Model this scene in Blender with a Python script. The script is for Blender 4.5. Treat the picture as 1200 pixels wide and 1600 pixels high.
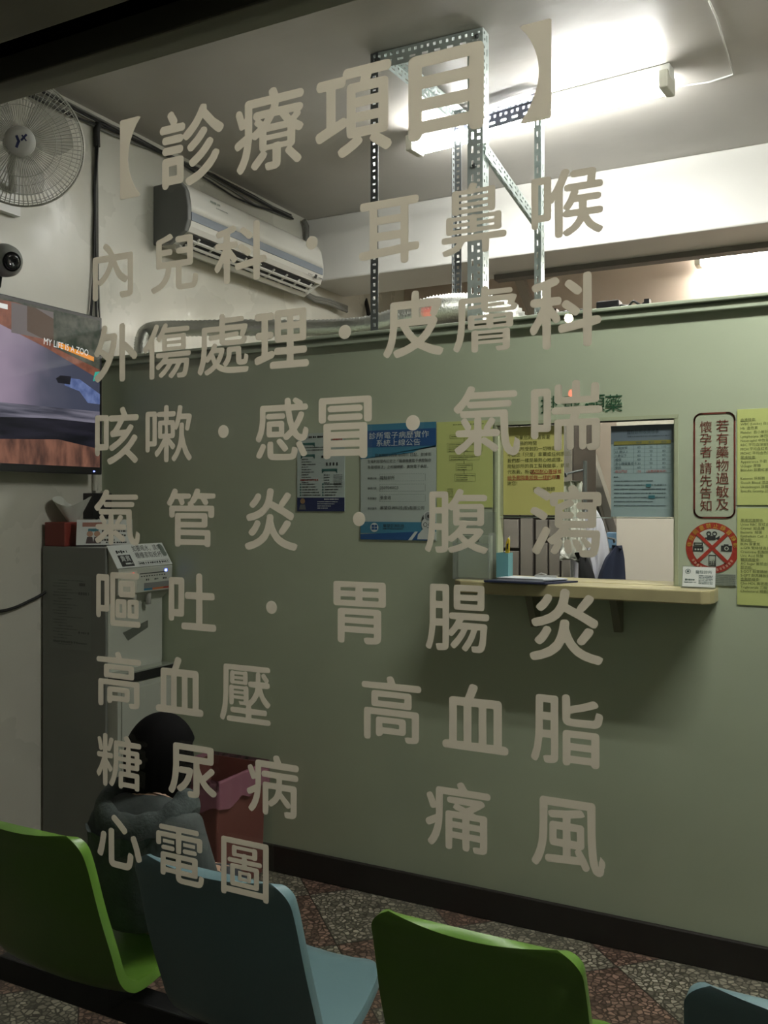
import bpy, bmesh, math, random
from math import sin, cos, pi, sqrt, radians, atan2
from mathutils import Vector
from mathutils.geometry import delaunay_2d_cdt
S = bpy.context.scene
COL = S.collection
for o in list(bpy.data.objects): bpy.data.objects.remove(o)

# ------------------------------------------------------------------ camera
EYE = 1.45; FPX = 1430.0; YAW = radians(27.58); HOR = 785.0
cam = bpy.data.cameras.new('camera'); cam.sensor_width = 36; cam.lens = FPX/1600*36
cam.shift_y = -(800-HOR)/1600; cam.clip_start = .02
camo = bpy.data.objects.new('camera', cam); COL.objects.link(camo)
camo.location = (0, 0, EYE); camo.rotation_euler = (pi/2, 0, YAW); S.camera = camo
# ------------------------------------------------------------------ world, exposure, light levels
w = bpy.data.worlds.new('night'); S.world = w; w.use_nodes = True
bg = w.node_tree.nodes['Background']; bg.inputs[0].default_value = (.85, .9, .78, 1); bg.inputs[1].default_value = .012
S.view_settings.view_transform = 'Standard'; S.view_settings.look = 'None'
S.view_settings.exposure = 0.6; S.view_settings.gamma = 1.0; S.view_settings.use_curve_mapping = False
S.cycles.use_denoising = True; S.cycles.max_bounces = 12; S.cycles.diffuse_bounces = 7
S.cycles.transparent_max_bounces = 16; S.cycles.sample_clamp_indirect = 6
TUBE = 86.0      # ceiling tubes
TUBE_REAR = 85.0
TUBE_FRONT = 140.0   # the waiting room's own lamp, on the ceiling above the picture's upper edge
def lamp(name, loc, watts, col, r):
    l = bpy.data.lights.new(name, 'POINT'); l.energy = watts; l.color = col; l.shadow_soft_size = r
    o = bpy.data.objects.new(name, l); COL.objects.link(o); o.location = loc; return o
lamp('street_lamp', (-1.71, -3.9, 2.66), 9, (1, .72, .38), .028)
lamp('red_sign_lamp', (-2.56, -3.54, 2.72), .5, (1, .06, .03), .05)
lamp('red_signal_lamp', (-1.686, -3.91, 2.166), .4, (1, .08, .03), .03)

# ------------------------------------------------------------------ geometry from the photograph
def ray(u, v):
    a = (u-600)/FPX
    return (-sin(YAW)+cos(YAW)*a, cos(YAW)+sin(YAW)*a, (HOR-v)/FPX)
def PY(u, v, y):
    d = ray(u, v); k = y/d[1]; return (d[0]*k, y, EYE+d[2]*k)
def PX(u, v, x):
    d = ray(u, v); k = x/d[0]; return (x, d[1]*k, EYE+d[2]*k)
def PZ(u, v, z):
    d = ray(u, v); k = (z-EYE)/d[2]; return (d[0]*k, d[1]*k, z)
XL = -2.97; YP = 3.0; ZC = 3.155; YG = 1.0; YB = 6.0; XR = 3.2

# ------------------------------------------------------------------ materials
MATS = {}
def mat(name, col, rough=.5, metal=0, noise=0, nscale=8, bump=0, bscale=60, emit=None, estr=0, spec=.5, trans=0, coat=0):
    if name in MATS: return MATS[name]
    m = bpy.data.materials.new(name); m.use_nodes = True; nt = m.node_tree; b = nt.nodes['Principled BSDF']
    c = (*col, 1)
    b.inputs['Base Color'].default_value = c; b.inputs['Roughness'].default_value = rough; b.inputs['Metallic'].default_value = metal
    b.inputs['Specular IOR Level'].default_value = spec; b.inputs['Transmission Weight'].default_value = trans
    b.inputs['Coat Weight'].default_value = coat
    tc = nt.nodes.new('ShaderNodeTexCoord')
    if noise:
        n = nt.nodes.new('ShaderNodeTexNoise'); n.inputs['Scale'].default_value = nscale; n.inputs['Detail'].default_value = 6
        nt.links.new(tc.outputs['Object'], n.inputs['Vector'])
        r = nt.nodes.new('ShaderNodeValToRGB'); r.color_ramp.elements[0].position = .3; r.color_ramp.elements[1].position = .7
        r.color_ramp.elements[0].color = (*[x*(1-noise) for x in col], 1); r.color_ramp.elements[1].color = (*[min(1, x*(1+noise)) for x in col], 1)
        nt.links.new(n.outputs['Fac'], r.inputs['Fac']); nt.links.new(r.outputs['Color'], b.inputs['Base Color'])
    if bump:
        n2 = nt.nodes.new('ShaderNodeTexNoise'); n2.inputs['Scale'].default_value = bscale; n2.inputs['Detail'].default_value = 3
        nt.links.new(tc.outputs['Object'], n2.inputs['Vector'])
        bp = nt.nodes.new('ShaderNodeBump'); bp.inputs['Strength'].default_value = bump; bp.inputs['Distance'].default_value = .02
        nt.links.new(n2.outputs['Fac'], bp.inputs['Height']); nt.links.new(bp.outputs['Normal'], b.inputs['Normal'])
    if emit:
        b.inputs['Emission Color'].default_value = (*emit, 1); b.inputs['Emission Strength'].default_value = estr
    MATS[name] = m; return m
M_wall = mat('wall_paint', (.57, .56, .485), .3, noise=.07, nscale=2.2, bump=.25, bscale=5)
_nt = M_wall.node_tree; _n = _nt.nodes.new('ShaderNodeTexNoise'); _n.inputs['Scale'].default_value = 2.6; _n.inputs['Detail'].default_value = 5; _m = _nt.nodes.new('ShaderNodeMapRange')
_m.inputs['From Min'].default_value = .35; _m.inputs['From Max'].default_value = .65; _m.inputs['To Min'].default_value = .16; _m.inputs['To Max'].default_value = .5
_nt.links.new(_nt.nodes['Texture Coordinate'].outputs['Object'], _n.inputs['Vector']); _nt.links.new(_n.outputs['Fac'], _m.inputs['Value']); _nt.links.new(_m.outputs[0], _nt.nodes['Principled BSDF'].inputs['Roughness'])
M_beam = mat('beam_paint', (.66, .65, .615), .45, noise=.05, nscale=3)
M_ceil = mat('ceiling_paint', (.44, .42, .385), .38, noise=.1, nscale=1.6, bump=.2, bscale=6)
M_rear = mat('rear_wall_paint', (.52, .43, .36), .55, noise=.06, nscale=2)
M_green = mat('green_paint', (.42, .475, .345), .42, noise=.07, nscale=1.7, bump=.08, bscale=9)
M_trim = mat('green_trim', (.42, .48, .36), .45, noise=.06, nscale=12)
M_base = mat('dark_baseboard', (.013, .010, .008), .55, noise=.2, nscale=10)
M_frame = mat('dark_aluminium', (.022, .021, .016), .45, metal=.2)
M_frame2 = mat('bronze_aluminium', (.28, .27, .21), .5, metal=.2)
M_black = mat('black_plastic', (.012, .012, .013), .4)
M_blk2 = mat('black_rubber', (.015, .015, .014), .7)
M_white = mat('white_plastic', (.66, .66, .62), .4)
M_offw = mat('ivory_plastic', (.55, .54, .46), .45)
M_paper = mat('white_paper', (.62, .65, .62), .8)
M_steel = mat('galvanised_steel', (.55, .62, .60), .4, metal=.55, noise=.1, nscale=40)
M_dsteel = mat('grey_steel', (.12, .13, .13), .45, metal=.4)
M_ink = mat('black_ink', (.02, .022, .02), .7)
M_grey_ink = mat('grey_ink', (.16, .19, .16), .8)
M_red_ink = mat('red_ink', (.35, .03, .02), .7)
M_counter = mat('counter_laminate', (.41, .365, .20), .4, noise=.08, nscale=15)
M_jamb = mat('cream_jamb', (.38, .42, .28), .5)
M_yel = mat('yellow_paper', (.60, .58, .19), .75)
M_pyel = mat('pale_yellow_paper', (.50, .56, .19), .75)
M_lblue = mat('light_blue_paper', (.27, .37, .37), .7)
M_led_r = mat('red_led', (.3, .01, .01), .5, emit=(1, .05, .04), estr=3)
M_led_b = mat('blue_led', (.05, .05, .4), .5, emit=(.12, .16, 1), estr=6)

def mat_terrazzo():
    m = bpy.data.materials.new('terrazzo_tiles'); m.use_nodes = True; nt = m.node_tree; b = nt.nodes['Principled BSDF']; N = nt.nodes.new; L = nt.links.new
    tc = N('ShaderNodeTexCoord'); mp = N('ShaderNodeMapping'); mp.inputs['Rotation'].default_value = (0, 0, radians(45)); mp.inputs['Location'].default_value = (.11, .05, 0)
    L(tc.outputs['Object'], mp.inputs['Vector'])
    ck = N('ShaderNodeTexChecker'); ck.inputs['Scale'].default_value = 1/.40
    L(mp.outputs[0], ck.inputs['Vector']); ck.inputs[1].default_value = (.24, .125, .085, 1); ck.inputs[2].default_value = (.225, .21, .16, 1)
    ck.inputs[1].default_value = (.175, .115, .087, 1)
    v = N('ShaderNodeTexVoronoi'); v.feature = 'DISTANCE_TO_EDGE'; v.inputs['Scale'].default_value = 54; L(tc.outputs['Object'], v.inputs['Vector'])
    v2 = N('ShaderNodeTexVoronoi'); v2.inputs['Scale'].default_value = 54; L(tc.outputs['Object'], v2.inputs['Vector'])
    r = N('ShaderNodeValToRGB'); r.color_ramp.elements[0].position = .05; r.color_ramp.elements[1].position = .16
    L(v.outputs['Distance'], r.inputs['Fac'])
    hs = N('ShaderNodeSeparateColor'); L(v2.outputs['Color'], hs.inputs[0])
    mr = N('ShaderNodeMapRange'); mr.inputs['To Min'].default_value = .55; mr.inputs['To Max'].default_value = 1.75; L(hs.outputs[0], mr.inputs['Value'])
    ml = N('ShaderNodeVectorMath'); ml.operation = 'SCALE'; L(ck.outputs['Color'], ml.inputs[0]); L(mr.outputs[0], ml.inputs['Scale'])
    mx = N('ShaderNodeMix'); mx.data_type = 'RGBA'; L(r.outputs['Color'], mx.inputs['Factor']); L(ml.outputs[0], mx.inputs['B'])
    dk = N('ShaderNodeVectorMath'); dk.operation = 'SCALE'; dk.inputs['Scale'].default_value = .28; L(ck.outputs['Color'], dk.inputs[0]); L(dk.outputs[0], mx.inputs['A'])
    # joints between tiles
    sp = N('ShaderNodeSeparateXYZ'); L(mp.outputs[0], sp.inputs[0]); js = []
    for ax in ('X', 'Y'):
        a = N('ShaderNodeMath'); a.operation = 'PINGPONG'; a.inputs[1].default_value = .20; L(sp.outputs[ax], a.inputs[0])
        c = N('ShaderNodeMath'); c.operation = 'LESS_THAN'; c.inputs[1].default_value = .0022; L(a.outputs[0], c.inputs[0]); js.append(c)
    # pingpong of .20 meets a joint every .40
    ad = N('ShaderNodeMath'); ad.operation = 'MAXIMUM'; L(js[0].outputs[0], ad.inputs[0]); L(js[1].outputs[0], ad.inputs[1])
    m2 = N('ShaderNodeMix'); m2.data_type = 'RGBA'; L(ad.outputs[0], m2.inputs['Factor']); L(mx.outputs['Result'], m2.inputs['A']); m2.inputs['B'].default_value = (.03, .025, .02, 1)
    L(m2.outputs['Result'], b.inputs['Base Color']); b.inputs['Roughness'].default_value = .35
    return m
def mat_glass():
    m = bpy.data.materials.new('window_glass'); m.use_nodes = True; nt = m.node_tree; N = nt.nodes.new; L = nt.links.new
    nt.nodes.remove(nt.nodes['Principled BSDF']); out = nt.nodes['Material Output']
    t = N('ShaderNodeBsdfTransparent'); t.inputs[0].default_value = (.97, .985, .96, 1); g = N('ShaderNodeBsdfGlossy'); g.inputs['Roughness'].default_value = .0
    ge = N('ShaderNodeNewGeometry'); d = N('ShaderNodeVectorMath'); d.operation = 'DOT_PRODUCT'; L(ge.outputs['Incoming'], d.inputs[0]); L(ge.outputs['Normal'], d.inputs[1])
    a = N('ShaderNodeMath'); a.operation = 'ABSOLUTE'; L(d.outputs['Value'], a.inputs[0])
    s = N('ShaderNodeMath'); s.operation = 'SUBTRACT'; s.inputs[0].default_value = 1; L(a.outputs[0], s.inputs[1])
    p = N('ShaderNodeMath'); p.operation = 'POWER'; p.inputs[1].default_value = 5; L(s.outputs[0], p.inputs[0])
    q = N('ShaderNodeMath'); q.operation = 'MULTIPLY_ADD'; q.inputs[1].default_value = .9; q.inputs[2].default_value = .035; L(p.outputs[0], q.inputs[0])
    mx = N('ShaderNodeMixShader'); L(q.outputs[0], mx.inputs[0]); L(t.outputs[0], mx.inputs[1]); L(g.outputs[0], mx.inputs[2]); L(mx.outputs[0], out.inputs[0])
    return m
def mat_film(name, col, alpha, rough=.4):
    m = bpy.data.materials.new(name); m.use_nodes = True; nt = m.node_tree; N = nt.nodes.new; L = nt.links.new
    b = nt.nodes['Principled BSDF']; b.inputs['Base Color'].default_value = (*col, 1); b.inputs['Roughness'].default_value = rough
    t = N('ShaderNodeBsdfTransparent'); t.inputs[0].default_value = (.95, .95, .95, 1)
    mx = N('ShaderNodeMixShader'); mx.inputs[0].default_value = alpha; L(t.outputs[0], mx.inputs[1]); L(b.outputs[0], mx.inputs[2]); L(mx.outputs[0], nt.nodes['Material Output'].inputs[0])
    return m
def mat_vinyl():
    m = bpy.data.materials.new('frosted_vinyl'); m.use_nodes = True; nt = m.node_tree; N = nt.nodes.new; L = nt.links.new
    b = nt.nodes['Principled BSDF']; b.inputs['Base Color'].default_value = (.62, .58, .505, 1); b.inputs['Roughness'].default_value = .24
    n = N('ShaderNodeTexNoise'); n.inputs['Scale'].default_value = 900; tc = N('ShaderNodeTexCoord'); L(tc.outputs['Object'], n.inputs['Vector'])
    bp = N('ShaderNodeBump'); bp.inputs['Strength'].default_value = .35; bp.inputs['Distance'].default_value = .001; L(n.outputs['Fac'], bp.inputs['Height']); L(bp.outputs[0], b.inputs['Normal'])
    t = N('ShaderNodeBsdfTranslucent'); t.inputs[0].default_value = (.78, .745, .67, 1)
    mx = N('ShaderNodeMixShader'); mx.inputs[0].default_value = .68; L(b.outputs[0], mx.inputs[1]); L(t.outputs[0], mx.inputs[2]); L(mx.outputs[0], nt.nodes['Material Output'].inputs[0])
    return m
M_blade = mat_film('pale_fan_blade', (.5, .5, .44), .38, .4); M_floor = mat_terrazzo(); M_glass = mat_glass(); M_vinyl = mat_vinyl()
M_acryl = mat_film('clear_acrylic', (.5, .56, .5), .14, .1)
M_bag = mat_film('pink_plastic_bag', (.42, .18, .24), .72, .3)
M_tube = mat('lit_tube', (.9, .9, .9), .5, emit=(1, .975, .985), estr=TUBE)
M_tube3 = mat('lit_tube_front', (.9, .9, .9), .5, emit=(1, .975, .95), estr=TUBE_FRONT)
M_tube2 = mat('lit_tube_rear', (.9, .9, .9), .5, emit=(1, .95, .9), estr=TUBE_REAR)

# ------------------------------------------------------------------ mesh builder
class F:                                   # a flat frame: X across, Y up, N out of the face
    def __init__(s, o, X=(1, 0, 0), Y=(0, 0, 1), w=1, h=1):
        s.o = Vector(o); s.X = Vector(X).normalized(); s.Y = Vector(Y).normalized(); s.N = s.X.cross(s.Y); s.w = w; s.h = h
    def p(s, a, b, c=0): return s.o+s.X*a+s.Y*b+s.N*c
def font_mesh(txt, res=2):
    cu = bpy.data.curves.new('t', 'FONT'); cu.body = txt; cu.size = 1; cu.resolution_u = res
    o = bpy.data.objects.new('t', cu); COL.objects.link(o); dg = bpy.context.evaluated_depsgraph_get(); dg.update()
    me = bpy.data.meshes.new_from_object(o.evaluated_get(dg))
    V = [tuple(v.co[:2]) for v in me.vertices]; P = [tuple(p.vertices) for p in me.polygons]
    bpy.data.objects.remove(o); bpy.data.curves.remove(cu); bpy.data.meshes.remove(me)
    return V, P
class MB:
    def __init__(s): s.v = []; s.f = []; s.m = []; s.sm = []
    def add(s, V, P, mi=0, smooth=False):
        b = len(s.v); s.v += [tuple(v) for v in V]
        for p in P: s.f.append(tuple(b+i for i in p)); s.m.append(mi); s.sm.append(smooth)
        return s
    def box(s, x0, x1, y0, y1, z0, z1, mi=0):
        V = [(x, y, z) for z in (z0, z1) for y in (y0, y1) for x in (x0, x1)]
        return s.add(V, [(0, 2, 3, 1), (4, 5, 7, 6), (0, 1, 5, 4), (2, 6, 7, 3), (0, 4, 6, 2), (1, 3, 7, 5)], mi)
    def fbox(s, fr, a0, a1, b0, b1, c0, c1, mi=0):
        V = [fr.p(a, b, c) for c in (c0, c1) for b in (b0, b1) for a in (a0, a1)]
        return s.add(V, [(0, 2, 3, 1), (4, 5, 7, 6), (0, 1, 5, 4), (2, 6, 7, 3), (0, 4, 6, 2), (1, 3, 7, 5)], mi)
    def rect(s, fr, a0, a1, b0, b1, c=0, mi=0):
        return s.add([fr.p(a0, b0, c), fr.p(a1, b0, c), fr.p(a1, b1, c), fr.p(a0, b1, c)], [(0, 1, 2, 3)], mi)
    def poly(s, fr, pts, c=0, mi=0):
        return s.add([fr.p(a, b, c) for a, b in pts], [tuple(range(len(pts)))], mi)
    def line(s, fr, pts, wd, c=0, mi=0):
        for (a, b), (a2, b2) in zip(pts, pts[1:]):
            L = math.hypot(a2-a, b2-b) or 1; nx, ny = -(b2-b)/L*wd/2, (a2-a)/L*wd/2
            ex, ey = (a2-a)/L*wd/2, (b2-b)/L*wd/2
            s.poly(fr, [(a-ex+nx, b-ey+ny), (a-ex-nx, b-ey-ny), (a2+ex-nx, b2+ey-ny), (a2+ex+nx, b2+ey+ny)], c, mi)
        return s
    def frame(s, fr, a0, a1, b0, b1, t, c=0, mi=0):
        s.rect(fr, a0, a1, b0, b0+t, c, mi); s.rect(fr, a0, a1, b1-t, b1, c, mi); s.rect(fr, a0, a0+t, b0, b1, c, mi); s.rect(fr, a1-t, a1, b0, b1, c, mi); return s
    def disc(s, fr, a, b, r, c=0, mi=0, n=28, r0=0, t0=0, t1=2*pi):
        if r0 == 0: return s.poly(fr, [(a+r*cos(2*pi*k/n), b+r*sin(2*pi*k/n)) for k in range(n)], c, mi)
        for k in range(n):
            p, q = t0+(t1-t0)*k/n, t0+(t1-t0)*(k+1)/n
            s.poly(fr, [(a+r0*cos(p), b+r0*sin(p)), (a+r*cos(p), b+r*sin(p)), (a+r*cos(q), b+r*sin(q)), (a+r0*cos(q), b+r0*sin(q))], c, mi)
        return s
    def prism(s, pts, ax, a0, a1, mi=0, smooth=False):    # pts 2-D, extruded along an axis
        def P(p, a):
            return {'x': (a, p[0], p[1]), 'y': (p[0], a, p[1]), 'z': (p[0], p[1], a)}[ax]
        n = len(pts); V = [P(p, a0) for p in pts]+[P(p, a1) for p in pts]
        s.add(V, [tuple(range(n))[::-1], tuple(range(n, 2*n))], mi)
        return s.add(V, [(i, (i+1) % n, n+(i+1) % n, n+i) for i in range(n)], mi, smooth)
    def tube(s, path, r, n=8, mi=0, cap=True, closed=False):
        path = [Vector(p) for p in path]; m = len(path); R = r if isinstance(r, (list, tuple)) else [r]*m
        V = []; up = None
        for i, p in enumerate(path):
            d = (path[(i+1) % m]-path[i-1]) if closed else (path[min(i+1, m-1)]-path[max(i-1, 0)])
            d.normalize()
            if up is None: up = d.orthogonal().normalized()
            up = (up-d*up.dot(d)); up = up.normalized() if up.length > 1e-6 else d.orthogonal().normalized()
            w_ = d.cross(up)
            V += [p+(up*cos(2*pi*k/n)+w_*sin(2*pi*k/n))*R[i] for k in range(n)]
        P = []
        for i in range(m if closed else m-1):
            j = (i+1) % m
            P += [(i*n+k, i*n+(k+1) % n, j*n+(k+1) % n, j*n+k) for k in range(n)]
        s.add(V, P, mi, True)
        if cap and not closed: s.add(V[:n], [tuple(range(n))[::-1]], mi); s.add(V[-n:], [tuple(range(n))], mi)
        return s
    def lathe(s, prof, o, ax, n=24, mi=0, sx=1):          # prof: (radius, distance along axis)
        o = Vector(o); ax = Vector(ax).normalized(); u = ax.orthogonal().normalized(); w_ = ax.cross(u)
        V = []
        for r, h in prof: V += [o+ax*h+(u*cos(2*pi*k/n)+w_*sin(2*pi*k/n)*sx)*r for k in range(n)]
        P = []
        for i in range(len(prof)-1): P += [(i*n+k, i*n+(k+1) % n, (i+1)*n+(k+1) % n, (i+1)*n+k) for k in range(n)]
        return s.add(V, P, mi, True)
    def grid(s, fn, nu, nv, mi=0, smooth=True, wrap=False):
        V = [fn(i/nu, j/nv) for i in range(nu+1) for j in range(nv+1)]
        return s.add(V, [(i*(nv+1)+j, i*(nv+1)+j+1, (i+1)*(nv+1)+j+1, (i+1)*(nv+1)+j) for i in range(nu) for j in range(nv)], mi, smooth)
    def text(s, fr, t, a, b, h, c=.0012, mi=0, align='L', width=None, res=2):   # b is the baseline-ish bottom, h the em
        V, P = font_mesh(t, res)
        if not V: return s
        x0 = min(v[0] for v in V); x1 = max(v[0] for v in V)
        k = (width/(x1-x0)) if width else h
        off = {'L': 0, 'C': -(x1-x0)*k/2, 'R': -(x1-x0)*k}[align]
        return s.add([fr.p(a+off+(v[0]-x0)*k, b+(v[1]+.02)*h, c) for v in V], P, mi)
    def glyph(s, fr, ch, a, b, h, c=.0012, mi=0, res=3):  # one character centred on (a,b), ink h tall at most
        V, P = font_mesh(ch, res)
        x0 = min(v[0] for v in V); x1 = max(v[0] for v in V); y0 = min(v[1] for v in V); y1 = max(v[1] for v in V)
        return s.add([fr.p(a+(v[0]-(x0+x1)/2)*h, b+(v[1]-(y0+y1)/2)*h, c) for v in V], P, mi)
    def bars(s, fr, a, b, wd, h, seed=0, c=.0012, mi=0):  # a line of print too small to read
        rd = random.Random(seed); x = a
        while x < a+wd:
            l = min(h*rd.uniform(.6, .95), a+wd-x); hh = h*rd.uniform(.55, 1)
            s.rect(fr, x, x+l, b+(h-hh)/2, b+(h+hh)/2, c, mi); x += l+h*rd.choice([.18, .2, .25, .6])
        return s
def spline(pts, n=12):
    P = [Vector(p) for p in pts]; out = []
    for i in range(len(P)-1):
        a, b, c, d = P[max(i-1, 0)], P[i], P[i+1], P[min(i+2, len(P)-1)]
        for k in range(n):
            t = k/n; out.append(.5*((2*b)+(c-a)*t+(2*a-5*b+4*c-d)*t*t+(3*b-a-3*c+d)*t**3))
    return out+[P[-1]]
def wloc(p):
    v = Vector((0, 0, 0))
    while p is not None: v = v+p.location; p = p.parent
    return v
def obj(name, mb, mats, parent=None, label=None, kind=None, smooth=None, bevel=0, bseg=2, sub=0):
    me = bpy.data.meshes.new(name); o = bpy.data.objects.new(name, me); COL.objects.link(o)
    if parent is not None: o.parent = parent; off = wloc(parent)
    else: off = Vector((0, 0, 0))
    me.from_pydata([Vector(v)-off for v in mb.v], [], mb.f)
    for m in (mats if isinstance(mats, (list, tuple)) else [mats]): me.materials.append(m)
    me.polygons.foreach_set('material_index', mb.m); me.polygons.foreach_set('use_smooth', mb.sm if smooth is None else [smooth]*len(mb.f))
    if bevel or sub:
        bm = bmesh.new(); bm.from_mesh(me); bmesh.ops.remove_doubles(bm, verts=bm.verts, dist=1e-5); bm.to_mesh(me); bm.free()
    me.update()
    if bevel:
        b = o.modifiers.new('bevel', 'BEVEL'); b.width = bevel; b.segments = bseg; b.limit_method = 'ANGLE'; b.angle_limit = radians(40)
    if sub:
        b = o.modifiers.new('subdivision', 'SUBSURF'); b.levels = sub; b.render_levels = sub
    if label: o['label'] = label
    if kind: o['kind'] = kind
    return o
def tag(o, label, cat, group=None):
    o['label'] = label; o['category'] = cat
    if group: o['group'] = group
    return o
def thing(name, label, cat, loc=(0, 0, 0), group=None):
    o = bpy.data.objects.new(name, None); COL.objects.link(o); o.location = loc; o.empty_display_size = .05
    return tag(o, label, cat, group)
def struct(name, mb, m, parent=None, **k):
    return obj(name, mb, m, parent, kind=None if parent else 'structure', **k)

# ================================================================== SETTING
struct('floor', MB().box(XL-.1, XR+.1, 1.04, YB+.1, -.05, 0), M_floor)
struct('pavement', MB().box(-6, 6, -8, .96, -.12, -.02), mat('asphalt', (.05, .05, .048), .85, noise=.2, nscale=20))
struct('ceiling', MB().box(XL-.1, XR+.1, .9, YB+.1, ZC, ZC+.1), M_ceil)
struct('wall_left', MB().box(XL-.1, XL, .95, YB+.1, 0, ZC), M_wall)
struct('wall_right', MB().box(XR, XR+.1, .95, YB+.1, 0, ZC), M_wall)
struct('wall_rear', MB().box(XL, XR, YB, YB+.1, 0, ZC), M_rear)
struct('trim_1', MB().box(XL, XR, YB-.03, YB, 2.42, 2.47), M_rear)
p0_ = PY(803, 436, 5.93); p1_ = PY(845, 540, 5.93); q0_ = PY(815, 434, 5.93)
mb = MB().prism([(p0_[0], p0_[2]), (p1_[0], p1_[2]), (p1_[0]+.05, p1_[2]), (q0_[0]+.01, q0_[2])], 'y', 5.92, YB)
tag(obj('diagonal_brace', mb, mat('brace_tan', (.34, .30, .26), .6)), 'tan diagonal brace seen over the partition beyond the beam', 'brace')
mb = MB().tube(spline([PY(556, 436, 5.5), PY(566, 452, 5.5), PY(574, 480, 5.4), PY(580, 520, 5.4)], 5), .014, 8)
tag(obj('hanging_cable', mb, M_blk2), 'dark cable hanging below the beam right of the dark frame post', 'cable')
# the dropped beam across the rear of the room
struct('beam', MB().box(XL, XR, 4.68, 5.12, 2.775, ZC), M_beam, bevel=.01)
struct('trim_2', MB().box(-1.9, XR, 5.02, 5.1, 2.745, 2.775), mat('grey_trim', (.16, .145, .13), .6))
# window: wall below, lintel, frame, pane
mb = MB().box(XL-.1, XR+.1, .93, 1.03, 0, .42)
struct('wall_front', mb, mat('outside_wall', (.06, .06, .05), .8))
mb = MB().box(XL-.1, XR+.1, .90, 1.1, 2.36, ZC+.1)
struct('wall_front_lintel', mb, MATS['outside_wall'])
win = struct('window_1', MB().box(XL, XR, .997, 1.003, .46, 2.11), M_glass)
mb = MB().box(XL, XR, .975, 1.03, 2.096, 2.135, 0).box(XL, XR, .985, 1.03, 2.135, 2.36, 1)
mb.box(XL, XR, .97, 1.03, .42, .46, 0).box(XL, XL+.04, .97, 1.03, .46, 2.1, 0).box(XR-.04, XR, .97, 1.03, .46, 2.1, 0)
obj('window_frame', mb, [M_frame2, M_frame], win, bevel=.003)
# shutter housing over the window, outside
mb = MB().box(-4, 3, .80, .90, 2.10, 2.16, 0).box(-4, 3, .66, .80, 2.125, 2.2, 0).box(-4, 3, .90, .975, 2.16, 2.3, 1).box(-4, 3, .62, .66, 2.09, 2.5, 0)
struct('window_1_shutter_box', mb, [M_frame2, M_frame], bevel=.004)
# low partition in front of the dispensary, with its service opening
OX0, OX1, OZ0, OZ1 = -1.124, -.527, 1.182, 1.717; YQ = 3.055
mb = MB()
mb.box(XL, OX0, YP, YQ, 0, 2.044).box(OX1, XR, YP, YQ, 0, 2.044).box(OX0, OX1, YP, YQ, 0, OZ0).box(OX0, OX1, YP, YQ, OZ1, 2.044)
struct('wall_partition', mb, M_green)
mb = MB().box(XL, XR, YP-.02, YQ+.03, 2.044, 2.064).box(XL, XR, YP-.032, YQ+.06, 2.071, 2.083).box(XL, XR, YP-.012, YQ+.02, 2.064, 2.071)
struct('trim_3', mb, M_trim, bevel=.003)
struct('baseboard_partition', MB().box(XL, XR, YP-.018, YP, 0, .103), M_base, bevel=.003)
mb = MB().box(OX0-.008, OX0, YP-.004, YQ, OZ0, OZ1+.012).box(OX1, OX1+.012, YP-.004, YQ, OZ0, OZ1+.012).box(OX0-.008, OX1+.012, YP-.005, YQ, OZ1, OZ1+.012)
mb.box(OX0, OX0+.003, YP, YQ, OZ0, OZ1).box(OX1-.003, OX1, YP, YQ, OZ0, OZ1)
win2 = struct('window_2', mb, M_jamb)
obj('glass_pane', MB().box(OX0, OX1, YP+.02, YP+.024, 1.400, OZ1), M_glass, win2)
obj('pane_edge', MB().box(OX0, OX1, YP+.0195, YP+.0245, 1.398, 1.4005), mat('glass_edge', (.6, .7, .65), .2, emit=None), win2)

# ================================================================== CEILING LAMPS
def tube_lamp(name, label, A, B, z, m, cover):
    A = Vector(A); B = Vector(B); A.z = B.z = z; d = (B-A).normalized(); n = Vector((-d.y, d.x, 0)); L = (B-A).length
    t = thing(name, label, 'ceiling light', (A+B)/2, 'fluorescent lamps')
    fr = F(A, d, n)                        # N points up
    obj('housing', MB().fbox(fr, -.02, L+.02, -.035, .035, .030, .080), M_white, t, bevel=.006)
    for e in (0, L):
        obj('lamp_holder', MB().fbox(fr, e-.018, e+.018, -.055, .055, -.02, .05), M_offw, t, bevel=.005)
    for s in (-1, 1):
        obj('tube', MB().tube([fr.p(.015, s*.034, 0), fr.p(L-.015, s*.034, 0)], .015, 12), m, t)
    return t
A = PZ(648, 238, 3.06); B = PZ(1042, 142, 3.06)
tube_lamp('ceiling_light', 'lit twin tube fluorescent lamp fixed to the ceiling behind the metal angle frame', A, B, ZC-.081, M_tube, 0)
A = PY(1092, 412, YB-.12); B = PY(1300, 365, YB-.12)
t2 = tube_lamp('ceiling_light.001', 'lit tube lamp high on the rear wall beyond the beam', (A[0], A[1], 0), (A[0]+1.15, A[1], 0), A[2], M_tube2, 0)
obj('bracket', MB().box(A[0]+.1, A[0]+1.0, YB-.13, YB, A[2]+.075, A[2]+.10), M_white, t2)
tube_lamp('ceiling_light.002', 'lit tube lamp on the waiting room ceiling in front of the green partition', (-.30, 2.28, 0), (.90, 2.28, 0), ZC-.081, M_tube3, 0)
# fixture cord across the ceiling
pts = [(1012, 2), (1030, 40), (1040, 62), (1128, 66)]
pts = [(1108, 2), (1120, 28), (1130, 62), (1140, 95), (1146, 116), (1110, 128), (1062, 135)]
P3 = [PZ(u, v, ZC-.006) for u, v in pts]
tag(obj('lamp_cord', MB().tube(P3, .004, 6), M_white), 'thin white cord running over the ceiling to the tube lamp', 'cord')

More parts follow.
